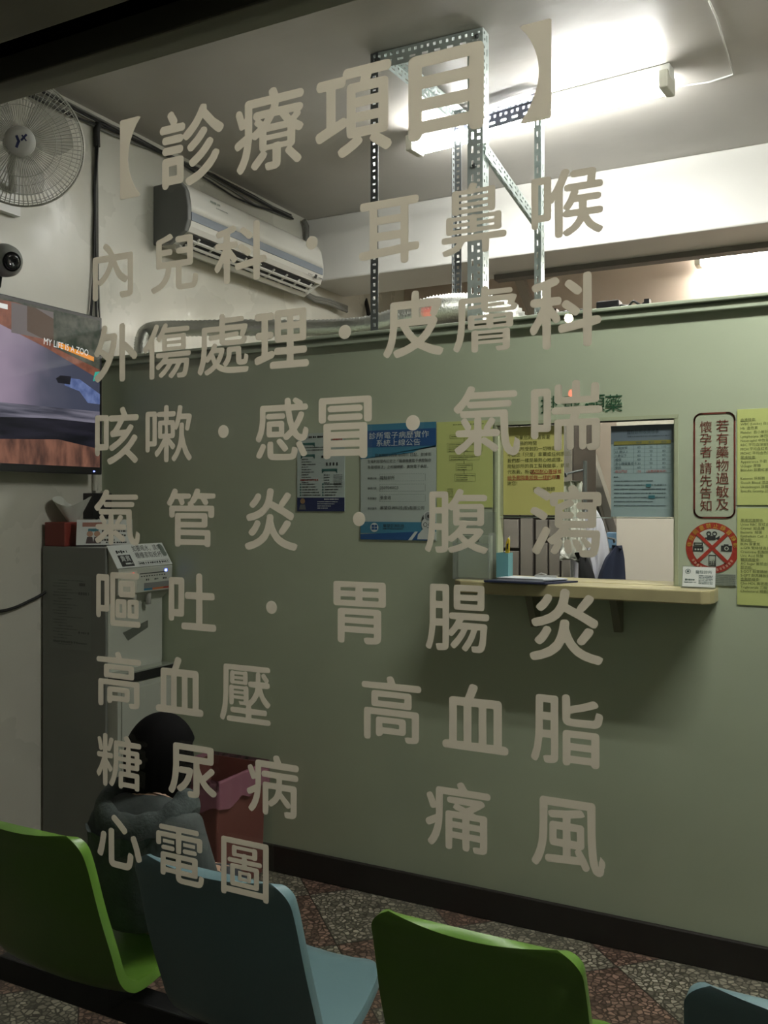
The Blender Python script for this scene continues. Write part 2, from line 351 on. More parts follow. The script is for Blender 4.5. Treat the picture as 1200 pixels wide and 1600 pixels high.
# ================================================================== SLOTTED ANGLE FRAME
def slotted(mb, P, Q, U, wd=.04, mi=0, single=False):
    """one leg of an angle iron from P to Q, spread along U, with punched holes"""
    P = Vector(P); Q = Vector(Q); D = (Q-P); L = D.length; D.normalize(); U = Vector(U); U = (U-D*U.dot(D)).normalized()
    fr = F(P, D, U); n = max(1, int(L/.05)); s = L/n
    rows = [0, .17, .35, .60, .74, 1.0]                    # strip | small holes | strip | slots | strip
    if single:                                             # one row of alternating slots
        n *= 2; s /= 2
        for i in range(n):
            a = i*s; h0, h1 = (.33, .67) if i % 2 else (.28, .72); b0_, b1_ = (.22, .78) if i % 2 else (.34, .66)
            mb.rect(fr, a, a+s, 0, h0*wd, 0, mi); mb.rect(fr, a, a+s, h1*wd, wd, 0, mi); mb.rect(fr, a, a+b0_*s, h0*wd, h1*wd, 0, mi); mb.rect(fr, a+b1_*s, a+s, h0*wd, h1*wd, 0, mi)
        return
    for i in range(n):
        a = i*s
        for k in (0, 2, 4): mb.rect(fr, a, a+s, rows[k]*wd, rows[k+1]*wd, 0, mi)
        for b0, b1 in ((0, .16), (.36, .64), (.84, 1)): mb.rect(fr, a+b0*s, a+b1*s, rows[1]*wd, rows[2]*wd, 0, mi)
        for b0, b1 in ((0, .26), (.74, 1)): mb.rect(fr, a+b0*s, a+b1*s, rows[3]*wd, rows[4]*wd, 0, mi)
def angle(name, P, Q, U, W, m, parent, wd=.042, single=False):
    mb = MB(); slotted(mb, P, Q, U, wd, 0, single); slotted(mb, P, Q, W, wd, 0, single)
    o = obj(name, mb, m, parent); so = o.modifiers.new('thickness', 'SOLIDIFY'); so.thickness = .0022; so.offset = 0
    return o
pA = (-1.655, 3.06); pB = (-1.205, 3.07); pC = (-1.60, 3.74); pD = (-1.165, 3.66); zt = ZC-.002
af = thing('slotted_angle_frame', 'grey slotted steel angle frame hung from the ceiling above the green partition', 'metal frame', (-1.4, 3.35, ZC))
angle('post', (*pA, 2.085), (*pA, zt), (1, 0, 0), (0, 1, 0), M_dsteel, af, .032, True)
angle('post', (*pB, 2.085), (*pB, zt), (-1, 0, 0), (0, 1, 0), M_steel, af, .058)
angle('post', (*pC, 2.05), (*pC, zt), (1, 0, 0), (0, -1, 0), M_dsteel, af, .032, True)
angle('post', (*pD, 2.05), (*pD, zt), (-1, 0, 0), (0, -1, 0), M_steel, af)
angle('rail', (*pA, zt-.001), (*pB, zt-.001), (0, 0, -1), (0, 1, 0), M_steel, af, .062)
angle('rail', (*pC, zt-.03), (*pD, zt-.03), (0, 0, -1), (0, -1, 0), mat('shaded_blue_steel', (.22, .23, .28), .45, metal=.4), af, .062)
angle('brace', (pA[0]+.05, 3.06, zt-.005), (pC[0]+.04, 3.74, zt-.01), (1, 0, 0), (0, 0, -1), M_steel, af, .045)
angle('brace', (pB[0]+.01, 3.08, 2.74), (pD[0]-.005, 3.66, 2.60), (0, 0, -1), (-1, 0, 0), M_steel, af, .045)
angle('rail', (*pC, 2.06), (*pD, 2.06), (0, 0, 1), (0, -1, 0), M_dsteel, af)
bm_ = MB()
for x, z in ((pA[0]+.012, zt-.03), (pA[0]+.035, zt-.03), (pB[0]-.02, zt-.03), (pB[0]-.03, 2.66)):
    obj('bolt', MB().lathe([(0, 0), (.008, 0), (.008, .007), (0, .007)], (x, 3.06 if x < -1.5 else 3.068, z), (0, -1, 0), 6), M_dsteel, af)

# ================================================================== WALL FAN
fc = Vector((-2.69, 2.315, 2.75)); fn = Vector((.72, -.58, -.30)).normalized()
fan = thing('wall_fan', 'white wall fan with round wire guard mounted high on the left wall', 'fan', (XL, 2.45, 2.72))
ff = F(fc, fn.cross(Vector((0, 0, 1))).normalized()*-1, (0, 0, 1)); ff.Y = fn.cross(ff.X).normalized(); ff.N = fn
R = .222; mb = MB(); NW = 84
for k in range(NW):
    a = 2*pi*k/NW; c, s_ = cos(a), sin(a)
    mb.tube([ff.p(r*c, r*s_, h) for r, h in ((.052, .068), (.12, .062), (.18, .04), (.212, .012), (R, -.015))], .0010, 4, cap=False)
    mb.tube([ff.p(r*c, r*s_, h) for r, h in ((R, -.015), (.205, -.05), (.15, -.075), (.05, -.085))], .0010, 4, cap=False)
for r, h, t in ((R, -.015, .0042), (.212, .012, .0016), (.18, .04, .0012), (.12, .062, .0012), (.15, -.075, .0012), (.205, -.05, .0012)):
    mb.tube([ff.p(r*cos(2*pi*k/60), r*sin(2*pi*k/60), h) for k in range(60)], t, 5, closed=True)
obj('guard', mb, mat('fan_wire', (.50, .50, .44), .4, metal=.1), fan)
mb = MB().lathe([(0, .078), (.03, .077), (.049, .070), (.052, .06), (.05, .055), (0, .055)], fc, fn, 32)
cap = obj('hub_cap', mb, M_white, fan)
mb = MB(); mb.line(ff, [(-.012, .012), (-.006, -.002), (-.012, -.02)], .009, .0785); mb.line(ff, [(.004, .004), (.018, .022)], .007, .0785); mb.line(ff, [(.018, .004), (.006, .018)], .005, .0785)
obj('emblem', mb, mat('navy_print', (.03, .04, .14), .6), cap, label='dark blue printed emblem')
for k in range(3):
    a0 = 2*pi*k/3+.5
    def bl(i, j, a0=a0):
        r = .04+.145*i; wd = .95-.15*i
        a = a0+(j-.5)*1.25*(.75+.5*sin(pi*min(1, i*1.02)**.8)); return ff.p(r*cos(a), r*sin(a), -.02+.035*(j-.5))
    obj('blade', MB().grid(bl, 8, 8), M_blade, fan)
obj('motor', MB().lathe([(0, -.02), (.03, -.02), (.03, -.08), (.055, -.09), (.055, -.17), (.035, -.2), (0, -.2)], fc, fn, 24), M_white, fan)
bk = fc-fn*.15
obj('bracket', MB().tube([bk, bk+Vector((-.05, .01, -.08)), Vector((XL+.05, bk.y+.08, bk.z-.13)), Vector((XL+.01, bk.y+.08, bk.z-.13))], .016, 10).box(XL, XL+.03, bk.y+.03, bk.y+.13, bk.z-.22, bk.z-.04), M_white, fan)

# ================================================================== SECURITY CAMERA
cc = Vector((-2.835, 2.372, 2.353)); cd = Vector((.93, -.20, -.25)).normalized()
sc = thing('security_camera', 'small grey turret security camera on the left wall above the television', 'security camera', (XL, cc.y, cc.z))
obj('housing', MB().lathe([(0, -.062), (.03, -.055), (.052, -.032), (.062, 0), (.058, .025), (.045, .045), (.036, .052)], cc, cd, 28), mat('camera_grey', (.22, .23, .21), .4), sc)
obj('lens', MB().lathe([(.030, .050), (.029, .057), (.02, .061), (.012, .056), (0, .054)], cc, cd, 24), mat('lens_black', (.006, .006, .008), .08), sc)
obj('mount', MB().lathe([(.05, 0), (.05, .02), (.035, .03), (.03, .09), (0, .09)], (XL, cc.y, cc.z+.01), (1, 0, 0), 24), MATS['camera_grey'], sc)
obj('cable', MB().tube([cc+Vector((-.02, .0, -.05)), cc+Vector((-.04, .01, -.09)), cc+Vector((-.07, .0, -.13)), (XL+.02, cc.y-.01, 2.25)], .005, 6), M_blk2, sc)

# ================================================================== CABLES ON THE LEFT WALL
rd = random.Random(3)
mb = MB()
for k in range(7):
    o1 = rd.uniform(-.02, .02); o2 = rd.uniform(-.045, .045); dz = rd.uniform(-.012, .012)
    y0 = 2.955+o1*.4
    mb.tube([(XL+.012+.004*k % .02, y0, 3.02), (XL+.012, y0+.3*o1, 2.8), (XL+.012, y0+.4*o2, 2.45), (XL+.012, y0+o2, 2.26), (XL+.014, y0+.6*o1, 2.14), (XL+.014, y0, 2.0)], rd.choice([.0025, .003, .004]), 6, mi=k % 2)
tag(obj('cable_bundle', mb, [M_blk2, mat('grey_cable', (.15, .15, .13), .6)]), 'bundle of dark cables running down the left wall beside the television', 'cables')
mb = MB()
for k in range(5):
    P = []
    for i in range(15):
        y = 1.9+i*.185
        P.append((XL+.012+.007*(k % 3), y, ZC-.02-.014*k*(.6+.4*sin(i*.9+k))-.012*rd.random()))
    mb.tube(P, rd.choice([.004, .006, .005]), 6, mi=k % 2)
mb.tube([(XL+.02, 2.96, ZC-.05), (XL+.018, 2.95, 3.07), (XL+.016, 2.955, 3.0)], .014, 8)
tag(obj('cable_run', mb, [M_blk2, MATS['grey_cable']]), 'dark cables strung along the corner of left wall and ceiling', 'cables')

# ================================================================== AIR CONDITIONER
ac = thing('air_conditioner', 'white split air conditioner with grey stripe mounted on the left wall', 'air conditioner', (XL, 3.92, 2.66))
y0, y1 = 3.35, 4.52
M_ac = mat('ac_white', (.66, .65, .59), .35); M_ac_shade = mat('ac_shaded_end', (.16, .165, .155), .5)
body = [(0, 2.945), (.11, 2.95), (.165, 2.935), (.195, 2.90), (.21, 2.85), (.212, 2.80), (.205, 2.745), (.19, 2.705), (.10, 2.655), (0, 2.66)]
mb = MB().prism([(XL+a, z) for a, z in [(0, 2.94), (.10, 2.945), (.15, 2.93), (.185, 2.80), (.17, 2.72), (.1, 2.668), (0, 2.67)]], 'y', y0, y1)
obj('body', mb, M_ac, ac, bevel=.004)
cur = [(.10, 2.952), (.15, 2.945), (.18, 2.925), (.198, 2.89), (.207, 2.84), (.21, 2.80)]
def strip(pts, ya, yb, th=.012):
    return [(XL+a, z) for a, z in pts]+[(XL+a-th, z) for a, z in pts[::-1]]
obj('front_panel', MB().prism(strip(cur, 0, 0), 'y', y0+.004, y1, smooth=True), M_ac, ac)
obj('stripe', MB().prism(strip([(.211, 2.80), (.212, 2.78), (.210, 2.762)], 0, 0), 'y', y0+.004, y1), mat('ac_stripe', (.22, .25, .29), .35), ac, label='blue-grey stripe')
obj('lower_panel', MB().prism(strip([(.209, 2.760), (.203, 2.735), (.190, 2.712)], 0, 0, .014), 'y', y0+.004, y1), M_ac, ac)
obj('side_cap', MB().prism([(XL+a, z) for a, z in [(0, 2.945), (.11, 2.95), (.165, 2.94), (.195, 2.90), (.21, 2.82), (.21, 2.76), (.19, 2.71), (.10, 2.66), (0, 2.665)]], 'y', y0-.022, y0+.004), M_ac_shade, ac, bevel=.006)  # near cap: shade painted as a darker copy of the white casing
obj('side_cap', MB().prism([(XL+a, z) for a, z in [(0, 2.945), (.11, 2.95), (.165, 2.94), (.195, 2.90), (.21, 2.82), (.21, 2.76), (.19, 2.71), (.10, 2.66), (0, 2.665)]], 'y', y1, y1+.012), M_ac, ac, bevel=.006)
# outlet: dark slot and louvers on the slanted underside
sl = F((XL+.192, 0, 2.708), (0, 1, 0), Vector((-.082, 0, -.05)))
sl.N = -sl.N
mb = MB().fbox(sl, y0+.05, y1-.05, .008, .088, -.002, .002)
obj('outlet', mb, mat('outlet_black', (.02, .02, .02), .7), ac)
mb = MB()
for q in range(2): mb.fbox(sl, y0+.05, y1-.05, .03+.034*q, .04+.034*q, .0, .014)
for q in range(9): mb.fbox(sl, y0+.09+q*.125, y0+.098+q*.125, .012, .086, .0, .01)
mb.fbox(sl, y0+.03, y1-.02, .088, .118, -.008, .006)
obj('louver', mb, M_ac, ac)
fr = F((XL+.208, y1-.20, 2.722), (0, 1, 0), Vector((.016, 0, .04)))
mb = MB().rect(fr, .10, .125, .004, .026, .004, 0)
for q in range(3): mb.rect(fr, .035+.016*q, .044+.016*q, .014, .018, .004, 0); mb.rect(fr, .035+.016*q, .044+.016*q, .008, .010, .004, 0)
mb.bars(fr, .135, .012, .05, .006, 4, .004, 0)
obj('control_marks', mb, M_ink, ac)
fr = F((XL+.2015, 3.50, 2.885), (0, 1, 0), Vector((-.01, 0, .05)))
obj('brand_mark', MB().bars(fr, 0, 0, .075, .012, 5, .004, 0).bars(fr, .04, -.02, .09, .006, 6, .004, 0), M_grey_ink, ac)
mb = MB().tube([(XL+.03, 4.60, ZC-.03), (XL+.03, 4.63, 3.10), (XL+.025, 4.64, 3.02)], .016, 8).tube([(XL+.025, 4.64, 3.02), (XL+.025, 4.64, 2.92)], .022, 8)
for q in range(3): mb.tube([(XL+.02+.012*q, 4.56, 2.72), (XL+.03+.01*q, 4.60, 2.70-.01*q), (XL+.04, 4.70, 2.69-.012*q), (XL+.05, 4.86, 2.70-.012*q), (XL+.06, 5.06, 2.695-.014*q)], .010, 7)
tag(obj('refrigerant_pipe', mb, MATS['grey_cable']), 'grey pipe bundle running from the air conditioner under the beam', 'pipe')

# ================================================================== FLEXIBLE DUCT
path = spline([PY(221, 560, 3.12), PY(224, 528, 3.13), PY(240, 515, 3.15), PY(300, 513, 3.16), PY(380, 512, 3.16), PY(470, 513, 3.17), PY(540, 511, 3.19), PY(590, 505, 3.22), PY(640, 494, 3.27), PY(690, 484, 3.33), PY(735, 482, 3.40), PY(790, 492, 3.46), PY(815, 530, 3.5)], 21)
rr = []
for i, p in enumerate(path): 
    t = i/len(path); base = .034 if t < .56 else min(.058, .034+.024*(t-.56)/.16)
    rr.append(base*(1+.06*(1 if i % 2 else -1)))
M_duct = mat('duct_foil', (.56, .57, .53), .34, metal=.85, bump=.2, bscale=120)
tag(obj('flexible_duct', MB().tube(path, rr, 18), M_duct), 'silver corrugated flexible duct lying along the top of the green partition', 'duct')
# adapter and plug leads on the partition top
a = PY(936, 478, 3.03); 
ad = thing('power_adapter', 'black power adapter with coiled lead on top of the green partition', 'power adapter', (a[0], 3.03, 2.083))
obj('case', MB().box(a[0], a[0]+.075, 2.99, 3.04, 2.083, 2.11), M_black, ad, bevel=.004)
mb = MB().tube(spline([(a[0]+.075, 3.01, 2.095), (a[0]+.1, 3.01, 2.089), (a[0]+.12, 3.0, 2.101), (a[0]+.14, 3.01, 2.088), (a[0]+.15, 3.015, 2.095), (a[0]+.165, 3.0, 2.093)], 6), .004, 6).box(a[0]+.155, a[0]+.172, 2.99, 3.02, 2.083, 2.103)
obj('lead', mb, M_black, ad)
mb = MB().tube(spline([(a[0]-.17, 3.03, 2.093), (a[0]-.13, 3.02, 2.091), (a[0]-.08, 3.03, 2.097), (a[0]-.03, 3.02, 2.091)], 6), .004, 6).box(a[0]-.19, a[0]-.14, 3.01, 3.04, 2.083, 2.105)
tag(obj('plug_lead', mb, M_black), 'black plug with short lead on the partition top left of the adapter', 'plug')

# ================================================================== TELEVISION
ty0, ty1, tz0, tz1, tx = 1.73, 2.90, 1.568, 2.236, -2.87
tv = thing('television', 'black flat television showing a street scene on the left wall', 'television', (XL, 2.3, 1.6))
obj('bezel', MB().box(tx-.035, tx, ty0, ty1, tz0, tz1), M_black, tv, bevel=.004)
obj('wall_mount', MB().box(XL, tx-.03, 2.1, 2.5, 1.75, 2.05), M_dsteel, tv)
W, H = ty1-ty0-.03, tz1-tz0-.045
fr = F((tx+.001, ty0+.015, tz0+.030), (0, 1, 0), (0, 0, 1))
def em(name, col, st=1.0, ncol=None, sc=3.0, stretch=(1, 1, 1)):
    m = bpy.data.materials.new(name); m.use_nodes = True; nt = m.node_tree; b = nt.nodes['Principled BSDF']
    b.inputs['Base Color'].default_value = (.004, .004, .004, 1); b.inputs['Roughness'].default_value = .35; b.inputs['Specular IOR Level'].default_value = .2; b.inputs['Emission Strength'].default_value = st
    if ncol:
        tc = nt.nodes.new('ShaderNodeTexCoord'); mp = nt.nodes.new('ShaderNodeMapping'); mp.inputs['Scale'].default_value = stretch; n = nt.nodes.new('ShaderNodeTexNoise'); n.inputs['Scale'].default_value = sc; n.inputs['Detail'].default_value = 4
        nt.links.new(tc.outputs['Object'], mp.inputs['Vector']); nt.links.new(mp.outputs[0], n.inputs['Vector'])
        r = nt.nodes.new('ShaderNodeValToRGB'); r.color_ramp.elements[0].position = .35; r.color_ramp.elements[1].position = .65
        r.color_ramp.elements[0].color = (*col, 1); r.color_ramp.elements[1].color = (*ncol, 1)
        nt.links.new(n.outputs['Fac'], r.inputs['Fac']); nt.links.new(r.outputs['Color'], b.inputs['Emission Color'])
    else: b.inputs['Emission Color'].default_value = (*col, 1)
    return m
def em_road():       # the moving picture's road: bright at its left, dark to the lower right
    m = em('screen_road', (.1, .1, .1)); nt = m.node_tree; b = nt.nodes['Principled BSDF']; N = nt.nodes.new; L = nt.links.new
    tc = N('ShaderNodeTexCoord'); sp = N('ShaderNodeSeparateXYZ'); L(tc.outputs['Generated'], sp.inputs[0])
    n = N('ShaderNodeTexNoise'); n.inputs['Scale'].default_value = 5; L(tc.outputs['Object'], n.inputs['Vector'])
    a = N('ShaderNodeMath'); a.operation = 'MULTIPLY_ADD'; a.inputs[1].default_value = .22; L(n.outputs['Fac'], a.inputs[0]); L(sp.outputs['Y'], a.inputs[2])
    r = N('ShaderNodeValToRGB'); cr = r.color_ramp; cr.elements[0].position = .50; cr.elements[0].color = (.30, .22, .30, 1); cr.elements[1].position = 1.0; cr.elements[1].color = (.035, .038, .062, 1)
    e = cr.elements.new(.78); e.color = (.13, .105, .15, 1); e = cr.elements.new(.88); e.color = (.05, .05, .075, 1)
    L(a.outputs[0], r.inputs['Fac']); L(r.outputs['Color'], b.inputs['Emission Color']); return m
SM = [em_road(), em('screen_earth', (.16, .055, .035), ncol=(.10, .035, .022), sc=30), em('screen_dark', (.004, .004, .006), ncol=(.012, .011, .018), sc=9, stretch=(1, .4, 3)),
      em('screen_wall', (.085, .07, .072)), em('screen_white', (.5, .5, .5)), em('screen_orange', (.5, .17, .015)), em('screen_jeans', (.10, .13, .27), ncol=(.05, .07, .17), sc=30),
      em('screen_soil', (.15, .065, .045), ncol=(.045, .022, .018), sc=26, stretch=(1, 1, .35)), em('screen_streak', (.13, .12, .16), ncol=(.03, .03, .045), sc=4, stretch=(1, .8, 14)), em('screen_teal', (.03, .25, .2)), em('screen_shrub', (.012, .02, .012), ncol=(.05, .05, .04), sc=25), em('screen_brown', (.05, .03, .02))]
mb = MB()
def sr(pts, mi, c=.0): mb.poly(fr, [(a*W, b*H) for a, b in pts], c, mi)
sr([(0, 0), (1, 0), (1, 1), (0, 1)], 0)
scr = obj('screen', mb, SM, tv)
mb = MB()
sr([(0, .98), (.30, .93), (.55, .84), (.75, .745), (1, .60), (1, 1), (0, 1)], 1, .0006)
sr([(0, .965), (.35, .97), (.62, .99), (1, .93), (1, 1), (0, 1)], 10, .0009)
sr([(.60, .80), (.78, .80), (.78, .985), (.60, .985)], 3, .0010); sr([(.60, .83), (.655, .80), (.655, .985), (.60, .985)], 4 if 0 else 3, .0011)
sr([(.665, .83), (.80, .77), (.80, .93), (.70, .985), (.665, .985)], 11, .0012)
sr([(.78, .76), (1, .665), (1, .94), (.78, .985)], 10, .0013)
for k, x in enumerate((.37, .40, .43, .46)): sr([(x, .895), (x+.012, .895), (x+.012, .98), (x, .98)], 2, .0014)
sr([(.35, .945), (.48, .945), (.48, .99), (.35, .99)], 2, .0015)
sr([(.545, .935), (.585, .935), (.585, .965), (.545, .965)], 4, .0015)
sr([(.80, .765), (.97, .715), (.97, .745), (.80, .80)], 5, .0016)
sr([(0, .335), (.5, .365), (1, .38), (1, .30), (.6, .27), (.25, .22), (0, .2)], 8, .0007)
sr([(0, .25), (.4, .26), (.75, .30), (1, .30), (1, .13), (0, .16)], 2, .0010)
sr([(0, .0), (1, .0), (1, .125), (.8, .17), (.55, .145), (.3, .12), (0, .16)], 7, .0013)
sr([(.83, .575), (.90, .58), (1, .50), (1, .43), (.94, .43), (.90, .50), (.83, .525)], 6, .0014)
sr([(.79, .56), (.81, .585), (.86, .59), (.855, .535), (.80, .535)], 2, .0016)
sr([(.965, .58), (1, .60), (1, .655), (.975, .645)], 9, .0016)
obj('picture', mb, SM, scr)
mb = MB().text(F(fr.p(.735*W, .765*H), (0, 1, -.06), (0, .06, 1)), 'MY LIFE IS A ZOO', 0, 0, .038, .003, width=.235)
obj('caption', mb, SM[4], scr, label='white programme caption')
obj('power_light', MB().box(tx, tx+.002, ty1-.05, ty1-.043, tz0+.010, tz0+.015), M_led_b, tv)

# wall outlet and adapters under the television
p = PX(143, 785, XL)
ob = thing('wall_socket', 'white wall socket with its plug near the corner below the television', 'socket', (XL, p[1]+.06, p[2]))
obj('faceplate', MB().box(XL, XL+.02, p[1]+.05, p[1]+.16, p[2]-.01, p[2]+.05), M_offw, ob, bevel=.003)
obj('conduit', MB().tube([(XL+.012, p[1]+.01, p[2]+.05), (XL+.012, p[1]+.01, 1.66)], .012, 8), M_offw, ob)
obj('cable', MB().tube(spline([(XL+.02, p[1]+.19, p[2]+.05), (XL+.03, p[1]+.195, p[2]+.12), (XL+.03, p[1]+.14, p[2]+.2), (XL+.03, p[1]+.10, 1.6)], 6), .005, 6), M_grey_ink, ob)
tag(obj('power_brick', MB().box(XL, XL+.06, p[1]-.05, p[1]+.06, p[2]-.07, p[2]+.04).tube([(XL+.03, p[1], p[2]-.07), (XL+.03, p[1]+.01, p[2]-.16), (XL+.03, p[1]+.02, 1.28)], .006, 6), M_black, bevel=.004), 'black power brick plugged in on the left wall above the tissue box', 'power adapter')

# ================================================================== WATER DISPENSER
wy0, wy1, wx = 2.66, 2.985, -2.612
wd = thing('water_dispenser', 'tall grey drinking water dispenser standing in the corner by the partition', 'water dispenser', (-2.79, 2.82, 0))
M_disp = mat('dispenser_grey', (.175, .185, .165), .45, noise=.06, nscale=5); M_dlt = mat('dispenser_light', (.42, .44, .38), .4)
zt_ = 1.272; zr0, zr1, zs = .80, 1.045, 1.195
prof = [(XL+.012, .03), (wx+.05, .03), (wx+.05, .735), (wx-.01, .735), (wx, .80), (wx, 1.05), (wx+.05, 1.09), (wx+.055, 1.185), (wx, zt_), (XL+.012, zt_)]
obj('body', MB().prism([(a, z) for a, z in prof], 'y', wy0+.012, wy1), M_dlt, wd, bevel=.004)
obj('side_panel', MB().prism([(XL+.012, .03), (wx-.002, .03), (wx-.002, zt_), (XL+.012, zt_)], 'y', wy0, wy0+.012), M_disp, wd, bevel=.003)
obj('plinth', MB().box(XL+.02, wx+.03, wy0+.02, wy1, 0, .03), M_black, wd)
obj('drip_tray', MB().box(wx-.005, wx+.058, wy0+.014, wy1+.004, .738, .775), M_black, wd, bevel=.003)
obj('tray_lip', MB().box(wx-.005, wx+.06, wy0+.014, wy1+.004, .775, .781), mat('tray_steel', (.6, .62, .58), .25, metal=.7), wd)
obj('access_door', MB().box(wx+.05, wx+.056, wy0+.03, wy1-.01, .06, .715), M_dlt, wd, bevel=.002)
fr = F((wx+.0005, wy0, .8), (0, 1, 0), (0, 0, 1))
obj('recess_slot', MB().poly(fr, [(.09, .13), (.235, .165), (.235, .135), (.12, .095)], .001), mat('slot_grey', (.10, .11, .09), .5), wd)
for yy_ in (.205, .12): obj('tap', MB().lathe([(0, 0), (.011, 0), (.012, .05), (.016, .055), (0, .055)], (wx+.03, wy0+yy_, 1.035), (0, 0, 1), 14), M_white, wd)
# control face (tilted) and the notice above it
cf = F((wx+.052, wy0+.005, 1.09), (0, 1, 0), (.005, 0, .095))
cpn = obj('control_panel', MB().fbox(cf, .0, .312, .0, .098, .0, .004), M_dlt, wd, bevel=.002)
mb = MB().fbox(cf, .01, .10, .005, .09, .004, .008)
obj('display_unit', mb, M_offw, cpn, bevel=.003)
obj('digits', MB().text(cf, '88', .055, .072, .016, .0085, width=.028), M_led_r, cpn, label='red glowing digits')
mb = MB().rect(cf, .118, .27, .073, .077, .0045)
for k in range(10): mb.rect(cf, .125+k*.015, .134+k*.015, .062, .066, .0045)
for k in range(3): mb.bars(cf, .155+.05*k, .045, .022, .008, k, .0045)
obj('key_marks', mb, M_ink, cpn)
obj('indicator_light', MB().fbox(cf, .265, .277, .076, .086, .004, .006), M_led_b, cpn)
mb = MB().rect(cf, .145, .30, .012, .036, .0042, 0).rect(cf, .145, .195, .006, .014, .0046, 1).rect(cf, .195, .26, .006, .014, .0046, 2).rect(cf, .26, .30, .006, .014, .0046, 3)
obj('tap_labels', mb, [mat('label_grey', (.18, .19, .18), .5), mat('label_blue', (.02, .14, .24), .5), mat('label_orange', (.45, .14, .05), .5), mat('label_red', (.3, .04, .03), .5)], cpn)
sg = F((wx+.056, wy0+.004, 1.188), (0, 1, 0), (-.056, 0, .086))
hh = sqrt(.056**2+.086**2)
no = obj('notice', MB().fbox(sg, 0, .318, .004, hh+.006, .001, .003), M_paper, wd, label='white paper notice about drinking water and paper cups')
mb = MB().text(sg, '如要喝水，請向', .128, .076, .030, .0035, width=.165).text(sg, '櫃檯索取紙杯。', .128, .044, .030, .0035, width=.165)
mb.frame(sg, .125, .308, .010, .028, .0012, .0035).bars(sg, .13, .014, .17, .010, 3, .0035)
mb.rect(sg, .03, .10, .010, .062, .0035).bars(sg, .032, .070, .06, .014, 8, .0035)
obj('printed_text', mb, M_ink, no)
mb = MB(); mb.text(sg, '貴賓', .04, .035, .028, .0042); mb.bars(sg, .055, .018, .04, .008, 5, .0042)
obj('logo_text', mb, M_paper, no)
mb = MB().disc(sg, .295, .090, .014, .0032).disc(sg, .300, .058, .014, .0032).rect(sg, .284, .311, .058, .09, .0031)
obj('stamp', mb, M_grey_ink, no)
# sheet on the side panel
a = PY(78, 897, wy0); b = PY(143, 1018, wy0)
fr = F((a[0], wy0-.001, b[2]), (1, 0, 0), (0, 0, 1)); w_, h_ = b[0]-a[0], a[2]-b[2]
sh = obj('instruction_sheet', MB().rect(fr, 0, w_, 0, h_, .0005), mat('grey_sheet', (.20, .215, .195), .7), wd, label='faded grey instruction sheet')
mb = MB()
for k in range(22): mb.bars(fr, .02 if k % 3 else .05, h_*(.92-.041*k), w_*(.34 if k % 4 else .6), .004, k, .0015)
mb.rect(fr, w_*.72, w_*.86, h_*.86, h_*.90, .0015).bars(fr, w_*.7, h_*.74, w_*.25, .012, 5, .0015).bars(fr, w_*.7, h_*.22, w_*.25, .01, 6, .0015).bars(fr, w_*.1, h_*.08, w_*.8, .008, 9, .0015)
obj('printed_text', mb, mat('faint_ink', (.11, .12, .11), .8), sh)
# things on the dispenser: tissue box and tent card
a = PY(57, 818, 2.70)
tb = thing('tissue_box', 'dark red tissue box with white tissue on top of the water dispenser', 'tissue box', (-2.86, 2.76, zt_))
obj('carton', MB().box(-2.952, -2.838, 2.664, 2.86, zt_, zt_+.098), mat('red_carton', (.20, .028, .018), .5), tb, bevel=.004)
def tis(i, j):
    a = 2*pi*j; r = .02+.045*i*(1+.35*sin(3*a+1)); 
    return (-2.893+r*cos(a)*1.0-.0*i, 2.76+r*sin(a)*1.1, zt_+.098+.085*i*(1+.25*sin(2*a+.5)))
obj('tissue', MB().grid(tis, 6, 28), mat('tissue_white', (.62, .64, .58), .9), tb)
tcx0, tcx1 = -2.79, -2.60
c0 = F((-2.795, 2.675, zt_), (1, 0, 0), (0, .35, 1))
card = thing('tent_card', 'white folded tent card with pictured notice beside the red tissue box', 'sign', (-2.7, 2.7, zt_))
# the card stands askew, its printed face turned to the room
d = Vector((.78, .62, 0)).normalized(); n_ = Vector((d.y, -d.x, 0))
o_ = Vector((-2.785, 2.672, zt_+.001)); c0 = F(o_, d, Vector((0, 0, 1))-n_*.30); hl = .112
c1 = F(o_-n_*.068, d, Vector((0, 0, 1))+n_*.30)
obj('sheet', MB().fbox(c0, 0, .215, 0, hl, -.0008, .0008).fbox(c1, 0, .215, 0, hl, -.0008, .0008).fbox(F(o_, d, -n_), 0, .215, 0, .068, 0, .002), M_paper, card)
mb = MB().rect(c0, .022, .112, hl-.030, hl-.012, .0015, 0).rect(c0, .045, .085, hl-.05, hl-.038, .0015, 1)
for k in range(4): mb.bars(c0, .098, hl-.036-.018*k, .095 if k < 3 else .05, .010, k, .0015, 2)
mb.bars(c0, .115, .012, .08, .008, 9, .0015, 2).rect(c0, .0, .215, .0, .006, .0015, 2)
obj('print', mb, [mat('print_brown', (.35, .17, .13), .7), mat('print_blue', (.05, .18, .22), .7), M_ink], card)
mb = MB()
for x in (.052, .08):
    mb.disc(c0, x, .052, .012, .0016, 0).poly(c0, [(x-.015, .012), (x+.015, .012), (x+.010, .040), (x-.010, .040)], .0016, 1)
obj('picture', mb, [mat('print_skin', (.42, .25, .17), .7), mat('print_dark', (.08, .06, .06), .7)], card)
mb = MB().tube(spline([(XL+.02, 1.9, 1.13), (XL+.02, 2.2, 1.06), (XL+.02, 2.45, 1.03), (XL+.02, 2.6, 1.06), (XL+.03, 2.67, 1.09)], 8), .006, 6)
obj('power_cord', mb, M_blk2, wd, label='black power cord sagging along the wall')
mb = MB().tube(spline([(XL+.05, 2.58, .004), (XL+.06, 2.60, .05), (XL+.07, 2.63, .09), (XL+.09, 2.67, .10)], 8), .006, 8)
obj('drain_hose', mb, M_offw, wd)

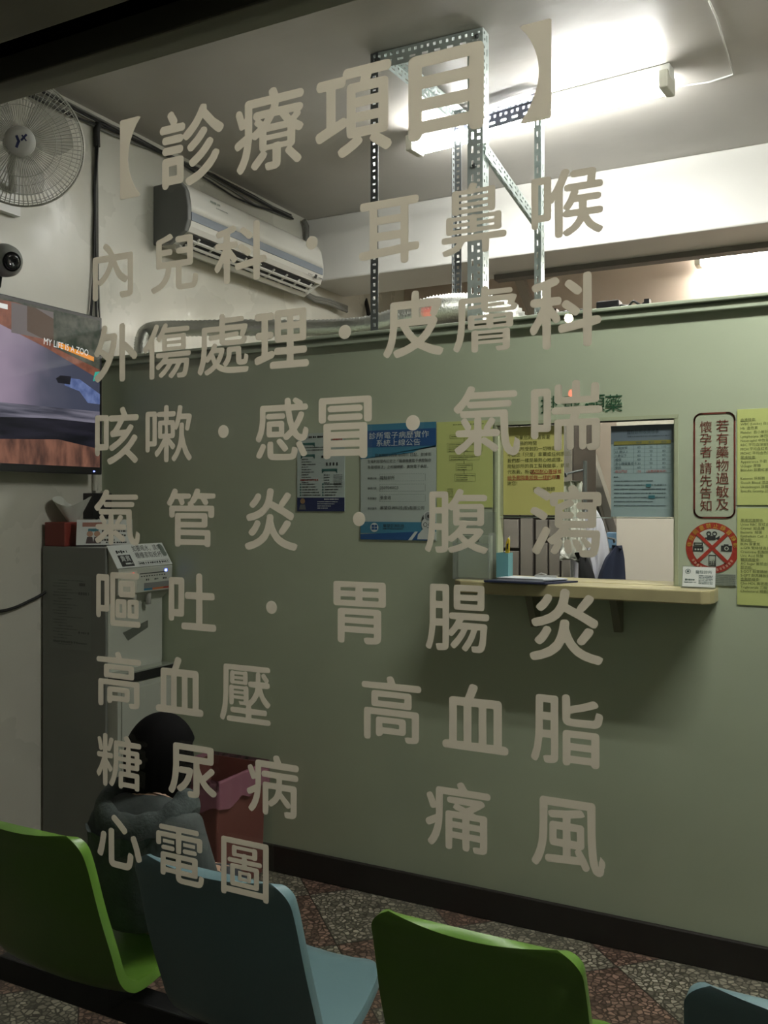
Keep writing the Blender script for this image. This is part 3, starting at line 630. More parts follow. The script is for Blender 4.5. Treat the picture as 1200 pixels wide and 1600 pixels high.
# ================================================================== BIN
bn = thing('waste_bin', 'dark red square waste bin against the partition beside the water dispenser', 'bin', (-2.2, 2.84, 0))
bx0, bx1, by0, by1, bh = -2.34, -2.07, 2.66, 2.965, .43
mb = MB(); V = []
for z, s in ((0, .94), (bh, 1)):
    cx, cy = (bx0+bx1)/2, (by0+by1)/2
    V += [(cx+(x-cx)*s, cy+(y-cy)*s, z) for x, y in ((bx0, by0), (bx1, by0), (bx1, by1), (bx0, by1))]
mb.add(V, [(3, 2, 1, 0), (0, 1, 5, 4), (1, 2, 6, 5), (2, 3, 7, 6), (3, 0, 4, 7)])
bo = obj('body', mb, mat('bin_maroon', (.17, .060, .050), .4), bn, bevel=.008); so = bo.modifiers.new('t', 'SOLIDIFY'); so.thickness = .006
def bag(i, j):
    a = 2*pi*j; cx, cy = (bx0+bx1)/2, (by0+by1)/2
    m = max(abs(cos(a)), abs(sin(a))); hx, hy = (bx1-bx0)/2+.006, (by1-by0)/2+.006
    low = .115+.022*cos(a+2.6)+.010*sin(9*a)
    k = 1+.012*sin(17*a)*i
    z = bh+.012-low*max(0, (i-.2)/.8) if i > .2 else bh+.012-.08*(1-i/.2)
    k *= (.95 if i < .1 else 1.03+.03*i)
    return (cx+hx*cos(a)/m*k*(1 if abs(cos(a)) >= abs(sin(a)) else 1), cy+min(hy*k, .148+.01)*sin(a)/m, z)
obj('liner', MB().grid(bag, 10, 96), M_bag, bn, label='pink plastic bin liner folded over the rim')

# ================================================================== POSTERS ON THE PARTITION
def wall_sheet(name, label, cat, u0, v0, u1, v1, m, y=YP, group=None, th=.0012, part='sheet'):
    a = PY(u0, v0, y); b = PY(u1, v1, y); za = (PY(u0, v0, y)[2]); zb = PY(u1, v1, y)[2]
    w_, h_ = b[0]-a[0], za-zb
    fr = F((a[0], y-.0015, zb), (1, 0, 0), (0, 0, 1), w_, h_)
    t = thing(name, label, cat, (a[0]+w_/2, y, zb), group)
    obj(part, MB().fbox(fr, 0, w_, 0, h_, -.001, th), m, t)
    return t, fr, w_, h_
C1, C2, C3 = .0020, .0026, .0032
# small health leaflet
t, fr, w_, h_ = wall_sheet('health_leaflet', 'small pale leaflet with navy foot, leftmost sheet on the green partition', 'poster', 465, 678, 539, 799, mat('leaflet_paper', (.42, .50, .46), .75))
def R(mb, a0, a1, b0, b1, c=C1, mi=0): mb.rect(fr, a0*w_, a1*w_, b0*h_, b1*h_, c, mi)
mb = MB(); R(mb, 0, 1, 0, .175)
obj('footer', mb, mat('navy_print2', (.012, .022, .085), .6), t)
mb = MB()
for a0, b0, wd_ in ((.08, .85, .3), (.08, .70, .3), (.53, .51, .32)):
    R(mb, a0, a0+wd_, b0, b0+.03); mb.poly(fr, [(a0*w_, b0*h_), ((a0+.04)*w_, b0*h_), ((a0+.04)*w_, (b0+.02)*h_), (a0*w_, (b0-.03)*h_)], C1); mb.poly(fr, [((a0+wd_)*w_, b0*h_), ((a0+wd_)*w_, (b0-.03)*h_), ((a0+wd_-.04)*w_, (b0+.02)*h_), ((a0+wd_-.04)*w_, b0*h_)], C1)
for k in range(5):
    for a0 in (.075, .55): mb.disc(fr, a0*w_, (.345-.035*k)*h_, .014*w_*1.2, C1)
obj('ribbons', mb, mat('teal_print', (.035, .13, .11), .6), t, label='dark teal ribbon headings and bullets')
mb = MB(); mb.bars(fr, .25*w_, .935*h_, .5*w_, .03*h_, 1, C1)
for k in range(2): mb.bars(fr, .15*w_, (.81-.033*k)*h_, .45*w_, .014*h_, k, C1)
for k in range(10): mb.bars(fr, .1*w_, (.66-.033*k)*h_, (.3 if k == 2 else .14+.06*(k % 3))*w_, .014*h_, 20+k, C1)
for k in range(4): mb.bars(fr, .57*w_, (.455-.033*k)*h_, .12*w_, .014*h_, 40+k, C1)
for k in range(7): mb.bars(fr, .77*w_, (.455-.025*k)*h_, .19*w_, .010*h_, 50+k, C1)
for k in range(5):
    mb.bars(fr, .11*w_, (.338-.035*k)*h_, (.27+.03*k)*w_, .016*h_, 60+k, C1); mb.bars(fr, .59*w_, (.338-.035*k)*h_, (.34-.03*k)*w_, .016*h_, 70+k, C1)
for k in range(4): R(mb, .62+.07*k, .65+.07*k, .58, .62)
R(mb, .52, .56, .68, .71)
obj('printed_text', mb, M_ink, t)
mb = MB().bars(fr, .07*w_, .39*h_, .38*w_, .022*h_, 3, C1).bars(fr, .7*w_, .90*h_, .25*w_, .022*h_, 4, C1)
obj('red_text', mb, M_red_ink, t)
mb = MB(); mb.bars(fr, .58*w_, .145*h_, .3*w_, .016*h_, 2, C2)
for k in range(4): mb.bars(fr, .44*w_, (.115-.027*k)*h_, (.42-.07*k)*w_, .012*h_, k, C2)
obj('footer_text', mb, mat('white_ink', (.6, .65, .62), .7), t)
mb = MB().disc(fr, .12*w_, .13*h_, .05*w_, C2, 0).poly(fr, [(.04*w_, .02*h_), (.19*w_, .02*h_), (.17*w_, .085*h_), (.07*w_, .085*h_)], C2, 1)
obj('figure', mb, [mat('print_tan', (.28, .18, .09), .7), mat('print_grey', (.12, .13, .13), .7)], t)

# blue notice of electronic records
t, fr, w_, h_ = wall_sheet('clinic_notice', 'large notice with bright blue heading in the middle of the green partition', 'poster', 564, 664, 682, 845, mat('notice_paper', (.43, .50, .45), .75))
mb = MB(); R(mb, 0, 1, .79, 1)
mb.poly(fr, [(0, .79*h_), (w_, .79*h_), (w_, .80*h_), (.78*w_, .77*h_), (.70*w_, .745*h_), (0, .70*h_)], C1)
R(mb, 0, 1, .055, .155)
obj('blue_field', mb, mat('sky_blue_print', (.045, .20, .30), .6), t)
mb = MB(); R(mb, 0, 1, .80, .945, C2)
mb.poly(fr, [(0, 0), (.92*w_, .0), (.80*w_, .075*h_), (0, .045*h_)], C2)
obj('heading_band', mb, mat('deep_blue_print', (.012, .075, .22), .6), t)
mb = MB().text(fr, '診所電子病歷實作', .12*w_, .875*h_, .062*h_, C3, width=.79*w_).text(fr, '系統上線公告', .22*w_, .810*h_, .062*h_, C3, width=.58*w_)
mb.poly(fr, [(.64*w_, .0), (.69*w_, 0), (.77*w_, .075*h_), (.73*w_, .075*h_)], C3).disc(fr, .19*w_, .105*h_, .055*w_, C2)
obj('heading_text', mb, mat('white_ink', (.6, .65, .62), .7), t)
mb = MB()
for s, b0, a0, ww in (('茲本院於105年 03月11 日起，依據衛', .715, .20, .74), ('生福利部發布訂定之「醫療機構電子病歷製作', .665, .10, .84), ('及管理辦法」之相關規範，實施電子病歷。', .615, .10, .80)):
    mb.text(fr, s, a0*w_, b0*h_, .032*h_, C2, width=ww*w_)
for s, b0, hh in (('龍駐診所', .52, .036), ('3507040023', .435, .036), ('張金池', .35, .036)):
    mb.text(fr, s, .27*w_, b0*h_, hh*h_, C2)
mb.text(fr, '展望亞洲科技(股)有限公司', .27*w_, .262*h_, .034*h_, C2, width=.58*w_)
for k, s in enumerate(('機構名稱', '機構代碼', '負責醫師', '資訊廠商')):
    mb.text(fr, s, .10*w_, (.522-.087*k)*h_, .022*h_, C2, width=.12*w_)
for k in range(3):
    b0, b1 = (.505-.0875*k)*h_, (.565-.0875*k)*h_
    n = 20
    for q in range(n):
        x = (.26+.6*q/n)*w_; mb.rect(fr, x, x+.018*w_, b0, b0+.0007, C1); mb.rect(fr, x, x+.018*w_, b1, b1+.0007, C1)
    mb.rect(fr, .26*w_, .262*w_, b0, b1, C1).rect(fr, .86*w_, .862*w_, b0, b1, C1)
mb.text(fr, '展望亞洲科技', .31*w_, .107*h_, .034*h_, C2, width=.28*w_).bars(fr, .31*w_, .09*h_, .26*w_, .010*h_, 3, C2)
obj('printed_text', mb, M_ink, t)
mb = MB()
for q in range(4): mb.rect(fr, (.155+.04*(q % 2))*w_, (.19+.04*(q % 2))*w_, (.085+.024*(q//2))*h_, (.104+.024*(q//2))*h_, C3)
obj('logo', mb, MATS['deep_blue_print'], t)
mb = MB()                                     # a doctor drawn in the lower right corner
mb.poly(fr, [(.76*w_, .01*h_), (1.0*w_, .01*h_), (1.0*w_, .075*h_), (.93*w_, .095*h_), (.83*w_, .095*h_), (.77*w_, .05*h_)], C3, 0)
mb.disc(fr, .90*w_, .135*h_, .085*w_, C3+.0003, 0).disc(fr, .905*w_, .175*h_, .085*w_, C3+.0002, 1).disc(fr, .90*w_, .125*h_, .072*w_, C3+.0006, 0)
mb.disc(fr, .905*w_, .205*h_, .062*w_, C3+.0008, 0).disc(fr, .905*w_, .205*h_, .05*w_, C3+.001, 2).disc(fr, .91*w_, .205*h_, .02*w_, C3+.0012, 1)
for x in (.865, .93): mb.disc(fr, x*w_, .135*h_, .026*w_, C3+.0010, 1, 16, .020*w_)
mb.rect(fr, .885*w_, .91*w_, .108*h_, .112*h_, C3+.001, 1)
obj('drawing', mb, [mat('print_white', (.55, .60, .56), .7), M_ink, mat('print_midgrey', (.25, .28, .27), .7)], t)

# yellow flow chart
t, fr, w_, h_ = wall_sheet('flow_chart', 'pale yellow sheet with small boxed flow chart left of the service window', 'poster', 683, 660, 770, 793, M_pyel)
mb = MB().bars(fr, .3*w_, .955*h_, .55*w_, .014*h_, 1, C1)
for a0, a1, b0, b1, n in ((.24, .72, .80, .845, 1), (.19, .83, .645, .75, 4), (.23, .77, .545, .605, 2), (.35, .65, .43, .51, 3), (.33, .70, .30, .39, 3)):
    mb.frame(fr, a0*w_, a1*w_, b0*h_, b1*h_, .0009, C1)
    for k in range(n): mb.bars(fr, (a0+.03)*w_, (b1-.025*(k+1))*h_, (a1-a0)*(.9 if k == 0 else .55)*w_, .010*h_, k, C1)
for b0, b1 in ((.75, .80), (.605, .645), (.51, .545), (.39, .43)): mb.rect(fr, .495*w_, .502*w_, b0*h_, b1*h_, C1)
for k in range(5): mb.bars(fr, .2*w_, (.21-.023*k)*h_, .1*w_, .010*h_, k, C1)
mb.bars(fr, .35*w_, .10*h_, .5*w_, .012*h_, 7, C1)
obj('printed_text', mb, mat('olive_ink', (.12, .14, .05), .8), t)

# acrylic holder standing on the counter
p0 = PY(709, 905, 2.93); p1 = PY(765, 905, 2.93); zc = 1.185
ht = PY(735, 800, 2.95)[2]
h = thing('acrylic_holder', 'clear acrylic leaflet holder standing at the left end of the counter', 'holder', (p0[0], 2.94, zc))
obj('shell', MB().box(p0[0], p1[0], 2.995, 2.9975, zc, ht).box(p0[0], p1[0], 2.92, 2.9225, zc, zc+.125).box(p0[0], p0[0]+.0025, 2.922, 2.995, zc, zc+.16).box(p1[0]-.0025, p1[0], 2.922, 2.995, zc, zc+.16).box(p0[0], p1[0], 2.922, 2.995, zc, zc+.003), M_acryl, h)
lf = obj('leaflet', MB().box(p0[0]+.006, p1[0]-.006, 2.955, 2.975, zc+.004, zc+.15), mat('leaflet_grey', (.37, .43, .33), .7), h)
fr = F((p0[0], 2.9545, zc), (1, 0, 0), (0, 0, 1))
obj('printed_text', MB().text(fr, '領取', .055, .128, .016, .001), M_ink, lf)
mb = MB()
for k, b in enumerate((.185, .155, .125)): mb.fbox(F((p0[0]+.03, 2.95, zc), (1, 0, 0), (0, 0, 1)), .0, .035-.006*k, b, b+.005, 0, .002)
obj('highlight_strip', mb, M_paper, h)

# green wall characters over the window
M_gink = mat('dark_green_vinyl', (.012, .075, .03), .5)
us = [(858, 632), (894, 631), (917, 633), (932, 629), (959, 630)]
for ch, (u, v) in zip('掛號·領藥', us):
    p = PY(u, v, YP); fr = F((p[0], YP, p[2]), (1, 0, 0), (0, 0, 1))
    if ch == '·': mb = MB().disc(fr, 0, 0, .006, .002); lb = 'dark green round dot between the wall characters over the service window'
    else:
        mb = MB().glyph(fr, ch, 0, 0, .062, .002); lb = 'dark green character %s on the partition over the service window' % ch
    tag(obj('wall_character', mb, M_gink), lb, 'lettering', 'green characters over the service window')

# notices hung on the glass
t, fr, w_, h_ = wall_sheet('yellow_notice', 'bright yellow notice hung on the left half of the service window glass', 'notice', 787, 668, 881, 805, M_yel, YP+.018)
mb = MB()
for k, s in enumerate(('如果您的病情需要', '服務的時間', '是，您所受到的一切待遇', '不論您「只是」拿藥或任何原因，', '我們都一樣是最熱心地處理，', '龍駐診所的員工幫我做事，就是', '代表我，所以，', '給', '謝您！')):
    if k == 7: continue
    mb.text(fr, s, (.2 if k < 2 else .07)*w_, (.855-.0645*k)*h_, .052*h_, C1)
mb.text(fr, '張金池醫師', .50*w_, .27*h_, .052*h_, C1).text(fr, '，謝', .80*w_, (.855-.0645*7)*h_, .052*h_, C1)
obj('printed_text', mb, mat('olive_ink2', (.08, .09, .02), .8), t)
mb = MB().text(fr, '請您耐心等候並', .46*w_, (.855-.0645*6)*h_, .052*h_, C1).text(fr, '給予我同事如我一樣的尊重', .07*w_, (.855-.0645*7)*h_, .052*h_, C1)
mb.rect(fr, .46*w_, .88*w_, .46*h_, .465*h_, C1).rect(fr, .07*w_, .8*w_, .395*h_, .40*h_, C1)
obj('red_text', mb, M_red_ink, t)
t, fr, w_, h_ = wall_sheet('fee_notice', 'light blue fee table hung on the right half of the service window glass', 'notice', 955, 666, 1054, 808, M_lblue, YP+.018)
mb = MB().rect(fr, 0, w_, .80*h_, h_, C1)
obj('heading_band', mb, mat('slate_reflection', (.12, .16, .19), .6), t)  # dark top band: the glass reflection is put into the colour
mb = MB().rect(fr, .05*w_, .95*w_, .79*h_, .83*h_, C2)
obj('table_heading', mb, mat('ochre_print', (.20, .19, .04), .6), t)
mb = MB().text(fr, '龍駐診所收費標準', .26*w_, .905*h_, .055*h_, C2, width=.5*w_).bars(fr, .27*w_, .87*h_, .65*w_, .014*h_, 3, C2)
rows = [('一般掛號', '60', '50', '110'), ('65 歲以上', '30', '50', '80'), ('3 歲以下', '60', '0', '60'), ('福保', '60', '0', '60'), ('身心障礙重症卡', '30', '50', '80'), ('榮民', '60', '0', '60')]
for k, r in enumerate(rows):
    b0 = (.745-.044*k)*h_
    mb.text(fr, r[0], .07*w_, b0, .034*h_, C2)
    for q, x in enumerate((.45, .64, .84)): mb.text(fr, r[q+1], x*w_, b0, .034*h_, C2, align='C')
for q, s in enumerate(('掛號', '部分', '總計')): mb.text(fr, s, (.45+.195*q)*w_, .797*h_, .03*h_, C3, align='C')
for k in range(8): mb.rect(fr, .05*w_, .95*w_, (.785-.044*k)*h_, (.785-.044*k)*h_+.0005, C1)
for x in (.05, .36, .54, .73, .95): mb.rect(fr, x*w_, x*w_+.0006, .475*h_, .785*h_, C1)
mb.bars(fr, .05*w_, .43*h_, .07*w_, .014*h_, 2, C1)
for k in range(7): mb.bars(fr, .05*w_, (.385-.045*k)*h_, (.62 if k in (0, 5) else .82)*w_, .014*h_, 30+k, C1)
obj('printed_text', mb, mat('slate_ink', (.05, .08, .09), .8), t)
mb = MB().text(fr, '假日門診', .07*w_, .483*h_, .034*h_, C2).text(fr, '150', .45*w_, .483*h_, .034*h_, C2, align='C').text(fr, '(自費掛號另計)', .57*w_, .483*h_, .032*h_, C2)
obj('red_text', mb, M_red_ink, t)
mb = MB().rect(fr, .56*w_, .64*w_, .325*h_, .36*h_, C2).rect(fr, .60*w_, .70*w_, .20*h_, .235*h_, C2)
obj('highlight', mb, mat('teal_mark', (.03, .14, .16), .6), t)

# red framed allergy sticker
a = PY(1085, 647, YP); b = PY(1148, 809, YP); w_, h_ = b[0]-a[0], a[2]-b[2]
M_maroon = mat('maroon_vinyl', (.13, .022, .012), .5)
fr = F((a[0], YP, b[2]), (1, 0, 0), (0, 0, 1), w_, h_)
t = thing('allergy_sign', 'dark red framed vertical sign right of the service window', 'sign', (a[0]+w_/2, YP, b[2]))
rr_ = .022; pts = []
for cx, cy, a0 in ((w_-rr_, h_-rr_, 0), (rr_, h_-rr_, pi/2), (rr_, rr_, pi), (w_-rr_, rr_, 1.5*pi)):
    pts += [(cx+rr_*cos(a0+pi/2*k/6), cy+rr_*sin(a0+pi/2*k/6)) for k in range(7)]
mb = MB().line(fr, pts+pts[:1], .0052, .0015)
obj('border', mb, M_maroon, t)
mb = MB()
for k, ch in enumerate('若有藥物過敏及'): mb.glyph(fr, ch, .70*w_, h_*(.878-.1255*k), .0400, .0015)
yy = [.872, .752, .632, .545, .475, .355, .238, .115]
for ch, q in zip('懷孕者·請先告知', yy):
    if ch == '·': mb.disc(fr, .29*w_, q*h_, .003, .0015)
    else: mb.glyph(fr, ch, .29*w_, q*h_, .0385, .0015)
obj('printed_text', mb, M_maroon, t)

# round no-recording sticker
p = PY(1113, 856, YP); fr = F((p[0], YP, p[2]), (1, 0, 0), (0, 0, 1)); rr_ = .079
t = thing('no_recording_sign', 'round red crossed-out recording sign below the framed sign', 'sign', (p[0], YP, p[2]))
obj('disc', MB().disc(fr, 0, 0, rr_, .0012, 0, 48).disc(fr, 0, 0, rr_*.745, .0016, 1, 48), [mat('sign_red', (.34, .035, .02), .5), mat('sign_white', (.46, .50, .42), .6)], t)
k_ = rr_*.73; mb = MB()
mb.line(fr, [(-k_*.70, k_*.70), (k_*.70, -k_*.70)], .0105, .0030); mb.line(fr, [(k_*.70, k_*.70), (-k_*.70, -k_*.70)], .0105, .0031)
obj('cross', mb, MATS['sign_red'], t)
mb = MB()
mb.disc(fr, -.010, .044, .0075, .0024, 0, 20, .004).disc(fr, .007, .044, .0075, .0024, 0, 20, .004).rect(fr, -.015, .010, .024, .037, .0024).poly(fr, [(.010, .030), (.022, .038), (.022, .022), (.010, .029)], .0024).rect(fr, -.022, -.015, .028, .032, .0024)
mb.rect(fr, -.057, -.026, -.012, .004, .0024).frame(fr, -.055, -.028, .006, .016, .003, .0024)
mb.rect(fr, .026, .058, -.010, .008, .0024).rect(fr, .034, .048, .008, .012, .0024)
mb.frame(fr, -.011, .011, -.056, -.022, .0025, .0024)
for q in range(6): mb.rect(fr, -.008+.006*(q % 3), -.004+.006*(q % 3), -.052+.006*(q//3), -.048+.006*(q//3), .0024)
obj('symbols', mb, M_ink, t)
mb = MB().rect(fr, -.009, .009, -.038, -.026, .0024).disc(fr, .042, -.001, .0065, .0028, 0, 16, .004)
for q in range(3): mb.rect(fr, -.052+.008*q, -.047+.008*q, -.008, -.003, .0028)
obj('symbol_details', mb, MATS['sign_white'], t)
mb = MB()
txt = '非經同意禁止錄音錄影'
for q, ch in enumerate(txt):
    an = radians(172-164*q/(len(txt)-1)); rt = rr_*.875
    f2 = F(fr.p(rt*cos(an), rt*sin(an)), (sin(an), 0, -cos(an)), (cos(an), 0, sin(an))); mb.glyph(f2, ch, 0, 0, .0165, .0022)
obj('rim_text', mb, mat('sign_yellow', (.55, .40, .05), .6), t)
mb = MB()
for q in range(14):
    an = radians(215+110*q/13); rt = rr_*.875; f2 = F(fr.p(rt*cos(an), rt*sin(an)), (-sin(an), 0, cos(an)), (-cos(an), 0, -sin(an))); mb.rect(f2, -.003, .003, -.004, .004, .0022)
obj('lower_rim_text', mb, mat('sign_pink', (.5, .25, .18), .6), t)

# small print sheet, yellow test lists at the right
t, fr, w_, h_ = wall_sheet('fine_print_label', 'small grey label of fine print right of the counter end', 'label', 1116, 896, 1150, 916, mat('label_paper', (.30, .34, .27), .7))
mb = MB()
for k in range(6): mb.bars(fr, .01*w_, (.85-.16*k)*h_, .97*w_, .09*h_, k, C1)
obj('printed_text', mb, M_grey_ink, t)
up = ['血液檢查:', 'WBC (Leuko) 白血球計數', 'Hb  血色素', 'Platelet  血小板計數', 'Lymphocyte 淋巴球', 'Neutrophil 中性球比例', 'RBC 平均血球容積數', 'MCH 平均血紅素量', 'MCHC 平均血色素濃度', '尿液檢查:', 'Appearance 外觀', 'U-Sugar 尿糖', 'Bilirubin 尿膽紅素', '', 'Ketones 尿酮體', 'Occult Blood 潛血反應', 'Urobilinogen 尿膽素原', 'Specific Gravity 比重']
lo = ['尿液沉渣鏡檢:', 'Urine RBC 尿紅血球', 'Crystal  結晶體', 'Bacteria  細菌', 'Epithelium Cell 上皮', '腎功能:', 'BUN 尿素氮', 'e-GFR 腎絲球過濾率', 'Creatinine 肌酸酐', 'Uric Acid 尿酸', '糖尿病檢查:', 'AC Sugar 飯前血糖', '肝功能:', 'S-GOT 麩草轉胺酵素', 'S-GPT 麩丙轉胺酵素', '血脂肪檢查:', 'Cho-HDL 高密度膽固醇', 'Triglyceride 三酸甘油', 'Cholesterol 總膽固醇']
for lines, v0, v1, lb, b_top, st in ((up, 640, 789, 'upper pale yellow sheet of test names at the right edge of the partition', .875, .0437), (lo, 794, 949, 'lower pale yellow sheet of test names at the right edge of the partition', .86, .0405)):
    t, fr, w_, h_ = wall_sheet('test_list', lb, 'poster', 1152, v0, 1245, v1, M_pyel, group='yellow test lists')
    mb = MB()
    for k, s in enumerate(lines):
        if s: mb.text(fr, s, .06*w_, (b_top-st*k)*h_, .036*h_, C1)
        if s.endswith(':'): mb.rect(fr, .06*w_, .32*w_, (b_top-st*k)*h_-.001, (b_top-st*k)*h_, C1)
    obj('printed_text', mb, MATS['olive_ink'], t)

# ================================================================== COUNTER
cx0, cx1, cy0 = PY(705, 905, 2.87)[0], PY(1113, 916, 2.87)[0], 2.865
ct = thing('service_counter', 'narrow pale wooden counter shelf below the service window', 'counter', ((cx0+cx1)/2, 2.93, 1.145))
mb = MB().prism([(cx0+.035, cy0), (cx1-.03, cy0), (cx1-.008, cy0+.02), (cx1, cy0+.05), (cx1, YP), (cx0, YP), (cx0, cy0+.035)], 'z', 1.143, 1.185)
obj('shelf', mb, M_counter, ct, bevel=.004)
obj('sill', MB().box(OX0, OX1, YP, YQ+.10, 1.178, 1.186), M_counter, ct)
for x in (-.98, -.70): obj('bracket', MB().prism([(YP, 1.143), (cy0+.04, 1.143), (cy0+.05, 1.125), (YP-.03, 1.03), (YP, 1.03)], 'x', x-.012, x+.012), mat('bracket_olive', (.16, .16, .10), .5), ct)
# clipboard
a = PY(757, 908, 2.86)[0]; b = PY(893, 905, 2.90)[0]
cl = thing('clipboard', 'navy clipboard holding white forms on the counter', 'clipboard', (a, 2.9, 1.185))
mb = MB().prism([(a, 2.852), (b-.075, 2.852), (b, 2.975), (a+.035, 2.975)], 'z', 1.1855, 1.191)
obj('board', mb, mat('navy_board', (.02, .025, .06), .4), cl)
mb = MB()
for k in range(4):
    o = .003*((k*7) % 3); mb.prism([(a+.035+o, 2.885+o), (b-.09+o, 2.882), (b-.035+o, 2.968-o), (a+.055, 2.966)], 'z', 1.1915+.0022*k, 1.193+.0022*k)
obj('paper_stack', mb, mat('form_paper', (.62, .66, .70), .7), cl)
obj('clip', MB().box((a+b)/2-.0, (a+b)/2+.075, 2.955, 2.972, 1.2, 1.206).tube([((a+b)/2+.0, 2.965, 1.205), ((a+b)/2+.02, 2.965, 1.213), ((a+b)/2+.04, 2.965, 1.207)], .002, 6), mat('clip_steel', (.6, .6, .58), .3, metal=.8), cl)
# pen box and cutter
p = PY(777, 900, 2.95); q = PY(795, 900, 2.95)
pb = thing('pen_box', 'small teal cardboard pen box on the counter by the window jamb', 'pen holder', (p[0], 2.96, 1.192))
ox = p[0]; zt2 = PY(786, 864, 2.95)[2]
mb = MB().box(ox, ox+.043, 2.94, 2.985, 1.192, 1.194)
for x0_, x1_, ya, yb in ((ox, ox+.043, 2.94, 2.942), (ox, ox+.043, 2.983, 2.985), (ox, ox+.002, 2.942, 2.983), (ox+.041, ox+.043, 2.942, 2.983)): mb.box(x0_, x1_, ya, yb, 1.192, zt2)
obj('box', mb, mat('teal_card', (.13, .33, .36), .6), pb)
cu_ = thing('box_cutter', 'yellow box cutter standing in the teal pen box', 'cutter', (ox+.03, 2.965, 1.2))
mb = MB().prism([(ox+.018, 1.196), (ox+.034, 1.196), (ox+.040, zt2+.045), (ox+.034, zt2+.052), (ox+.026, zt2+.035)], 'y', 2.962, 2.970)
obj('handle', mb, mat('cutter_yellow', (.60, .45, .03), .45), cu_, bevel=.002)
obj('slider', MB().prism([(ox+.030, zt2+.012), (ox+.034, zt2+.012), (ox+.036, zt2+.032), (ox+.032, zt2+.032)], 'y', 2.960, 2.963), M_ink, cu_)
obj('blade', MB().prism([(ox+.036, zt2+.045), (ox+.040, zt2+.045), (ox+.040, zt2+.058), (ox+.034, zt2+.052)], 'y', 2.965, 2.967), M_white, cu_)
# name card stand
a = PY(1066, 914, 2.955); b = PY(1117, 914, 2.955); zt2 = PY(1090, 886, 2.96)[2]
cs = thing('card_stand', 'clear stand with white name card on the right end of the counter', 'card stand', (a[0], 2.96, 1.185))
fr = F((a[0], 2.955, 1.187), (1, 0, 0), (0, .25, 1)); w_ = b[0]-a[0]; h_ = (zt2-1.187)*1.02
obj('stand', MB().fbox(fr, -.002, w_+.002, -.001, h_+.003, -.003, -.0012).box(a[0], b[0], 2.93, 2.975, 1.185, 1.188), M_acryl, cs)
cd_ = obj('card', MB().fbox(fr, 0, w_, .002, h_, -.001, .0005), M_paper, cs)
mb = MB().text(fr, '龍駐診所', .40*w_, .68*h_, .012, .001, width=.5*w_).disc(fr, .16*w_, .77*h_, .008, .001, 0, 20, .0062).disc(fr, .16*w_, .77*h_, .0035, .001)
mb.bars(fr, .08*w_, .32*h_, .33*w_, .006, 2, .001).bars(fr, .06*w_, .22*h_, .36*w_, .003, 5, .001)
for k in range(6): mb.bars(fr, .5*w_, (.55-.075*k)*h_, .43*w_, .0032, k+9, .001)
obj('printed_text', mb, mat('card_ink', (.05, .09, .08), .7), cd_)

# ================================================================== BEHIND THE WINDOW
# drug cabinet with dark frames
y_ = 4.40
fc_ = thing('medicine_cabinet', 'tall grey-brown cabinet with dark door frames seen through the service window', 'cabinet', (-1.7, 4.6, 0))
x0 = PY(760, 800, y_)[0]; x1 = PY(894, 800, y_)[0]
M_cab = mat('cabinet_taupe', (.20, .18, .155), .5); M_cabf = mat('cabinet_frame', (.025, .018, .014), .5)
obj('carcass', MB().box(x0-.3, x1, y_+.02, y_+.45, 0, 1.95), M_cabf, fc_)
def zz(v): return PY(830, v, y_)[2]
cols = [(735, 784), (787, 810), (813, 832), (837, 855), (858, 874), (877, 893)]
for ui, (ua, ub) in enumerate(cols):
    xa, xb = PY(ua, 800, y_)[0], PY(ub, 800, y_)[0]
    cuts = [(660, 806), (812, 857 if ui < 2 else 905), (862, 910)] if ui < 2 else ([(660, 806), (812, 844), (848, 912)] if ui > 2 else [(660, 806), (810, 912)])
    for va, vb in cuts:
        if zz(va) > zz(vb): obj('door', MB().box(xa, xb, y_-.002, y_+.02, zz(vb), zz(va)), M_cab, fc_, bevel=.003)
    obj('door', MB().box(xa, xb, y_-.002, y_+.02, .1, zz(915)), M_cab, fc_)
# stair side with sloping stringer
y2 = 5.2
def q(u, v): return PY(u, v, y2)[::2]
stt = thing('stair_side', 'dark grey staircase side with lighter sloping stringer behind the dispensary', 'staircase', (q(920, 800)[0], y2, 0))
p0 = q(893, 640); p1 = q(968, 872)
d = (p1[0]-p0[0])/(p1[1]-p0[1])
def xs_(z): return p0[0]+d*(z-p0[1])
obj('side_panel', MB().prism([(xs_(0)-1.3, 0), (xs_(0), 0), (xs_(2.3), 2.3), (xs_(2.3)-.35, 2.3)], 'y', y2+.02, y2+.10), mat('stair_grey', (.11, .108, .10), .6), stt)
obj('stringer', MB().prism([(xs_(0), 0), (xs_(0)+.045, 0), (xs_(2.32)+.045, 2.32), (xs_(2.32), 2.32)], 'y', y2-.03, y2+.06), mat('stringer_grey', (.25, .235, .21), .5), stt)
obj('edge_strip', MB().prism([(xs_(0)-.022, 0), (xs_(0), 0), (xs_(2.32), 2.32), (xs_(2.32)-.022, 2.32)], 'y', y2-.01, y2+.03), mat('strip_cream', (.5, .47, .42), .5), stt)
# cream screen panel close behind the right half of the window
xa = PY(963, 800, 4.28)[0]
pn = thing('screen_panel', 'plain cream panel standing behind the right half of the service window', 'panel', (xa+.2, 4.29, 0))
obj('board', MB().box(xa, xa+.62, 4.28, 4.31, .06, 2.0), mat('cream_board', (.60, .55, .47), .55), pn, bevel=.004)
for x in (xa+.05, xa+.55): obj('foot', MB().box(x-.02, x+.02, 4.18, 4.40, 0, .06), M_offw, pn)
tag(obj('wall_poster', MB().box(*[PY(u, 700, 5.95)[0] for u in (965, 1080)], 5.98, 5.995, 1.9, 2.1), M_paper), 'pale sheet on the rear wall high behind the fee table', 'poster')
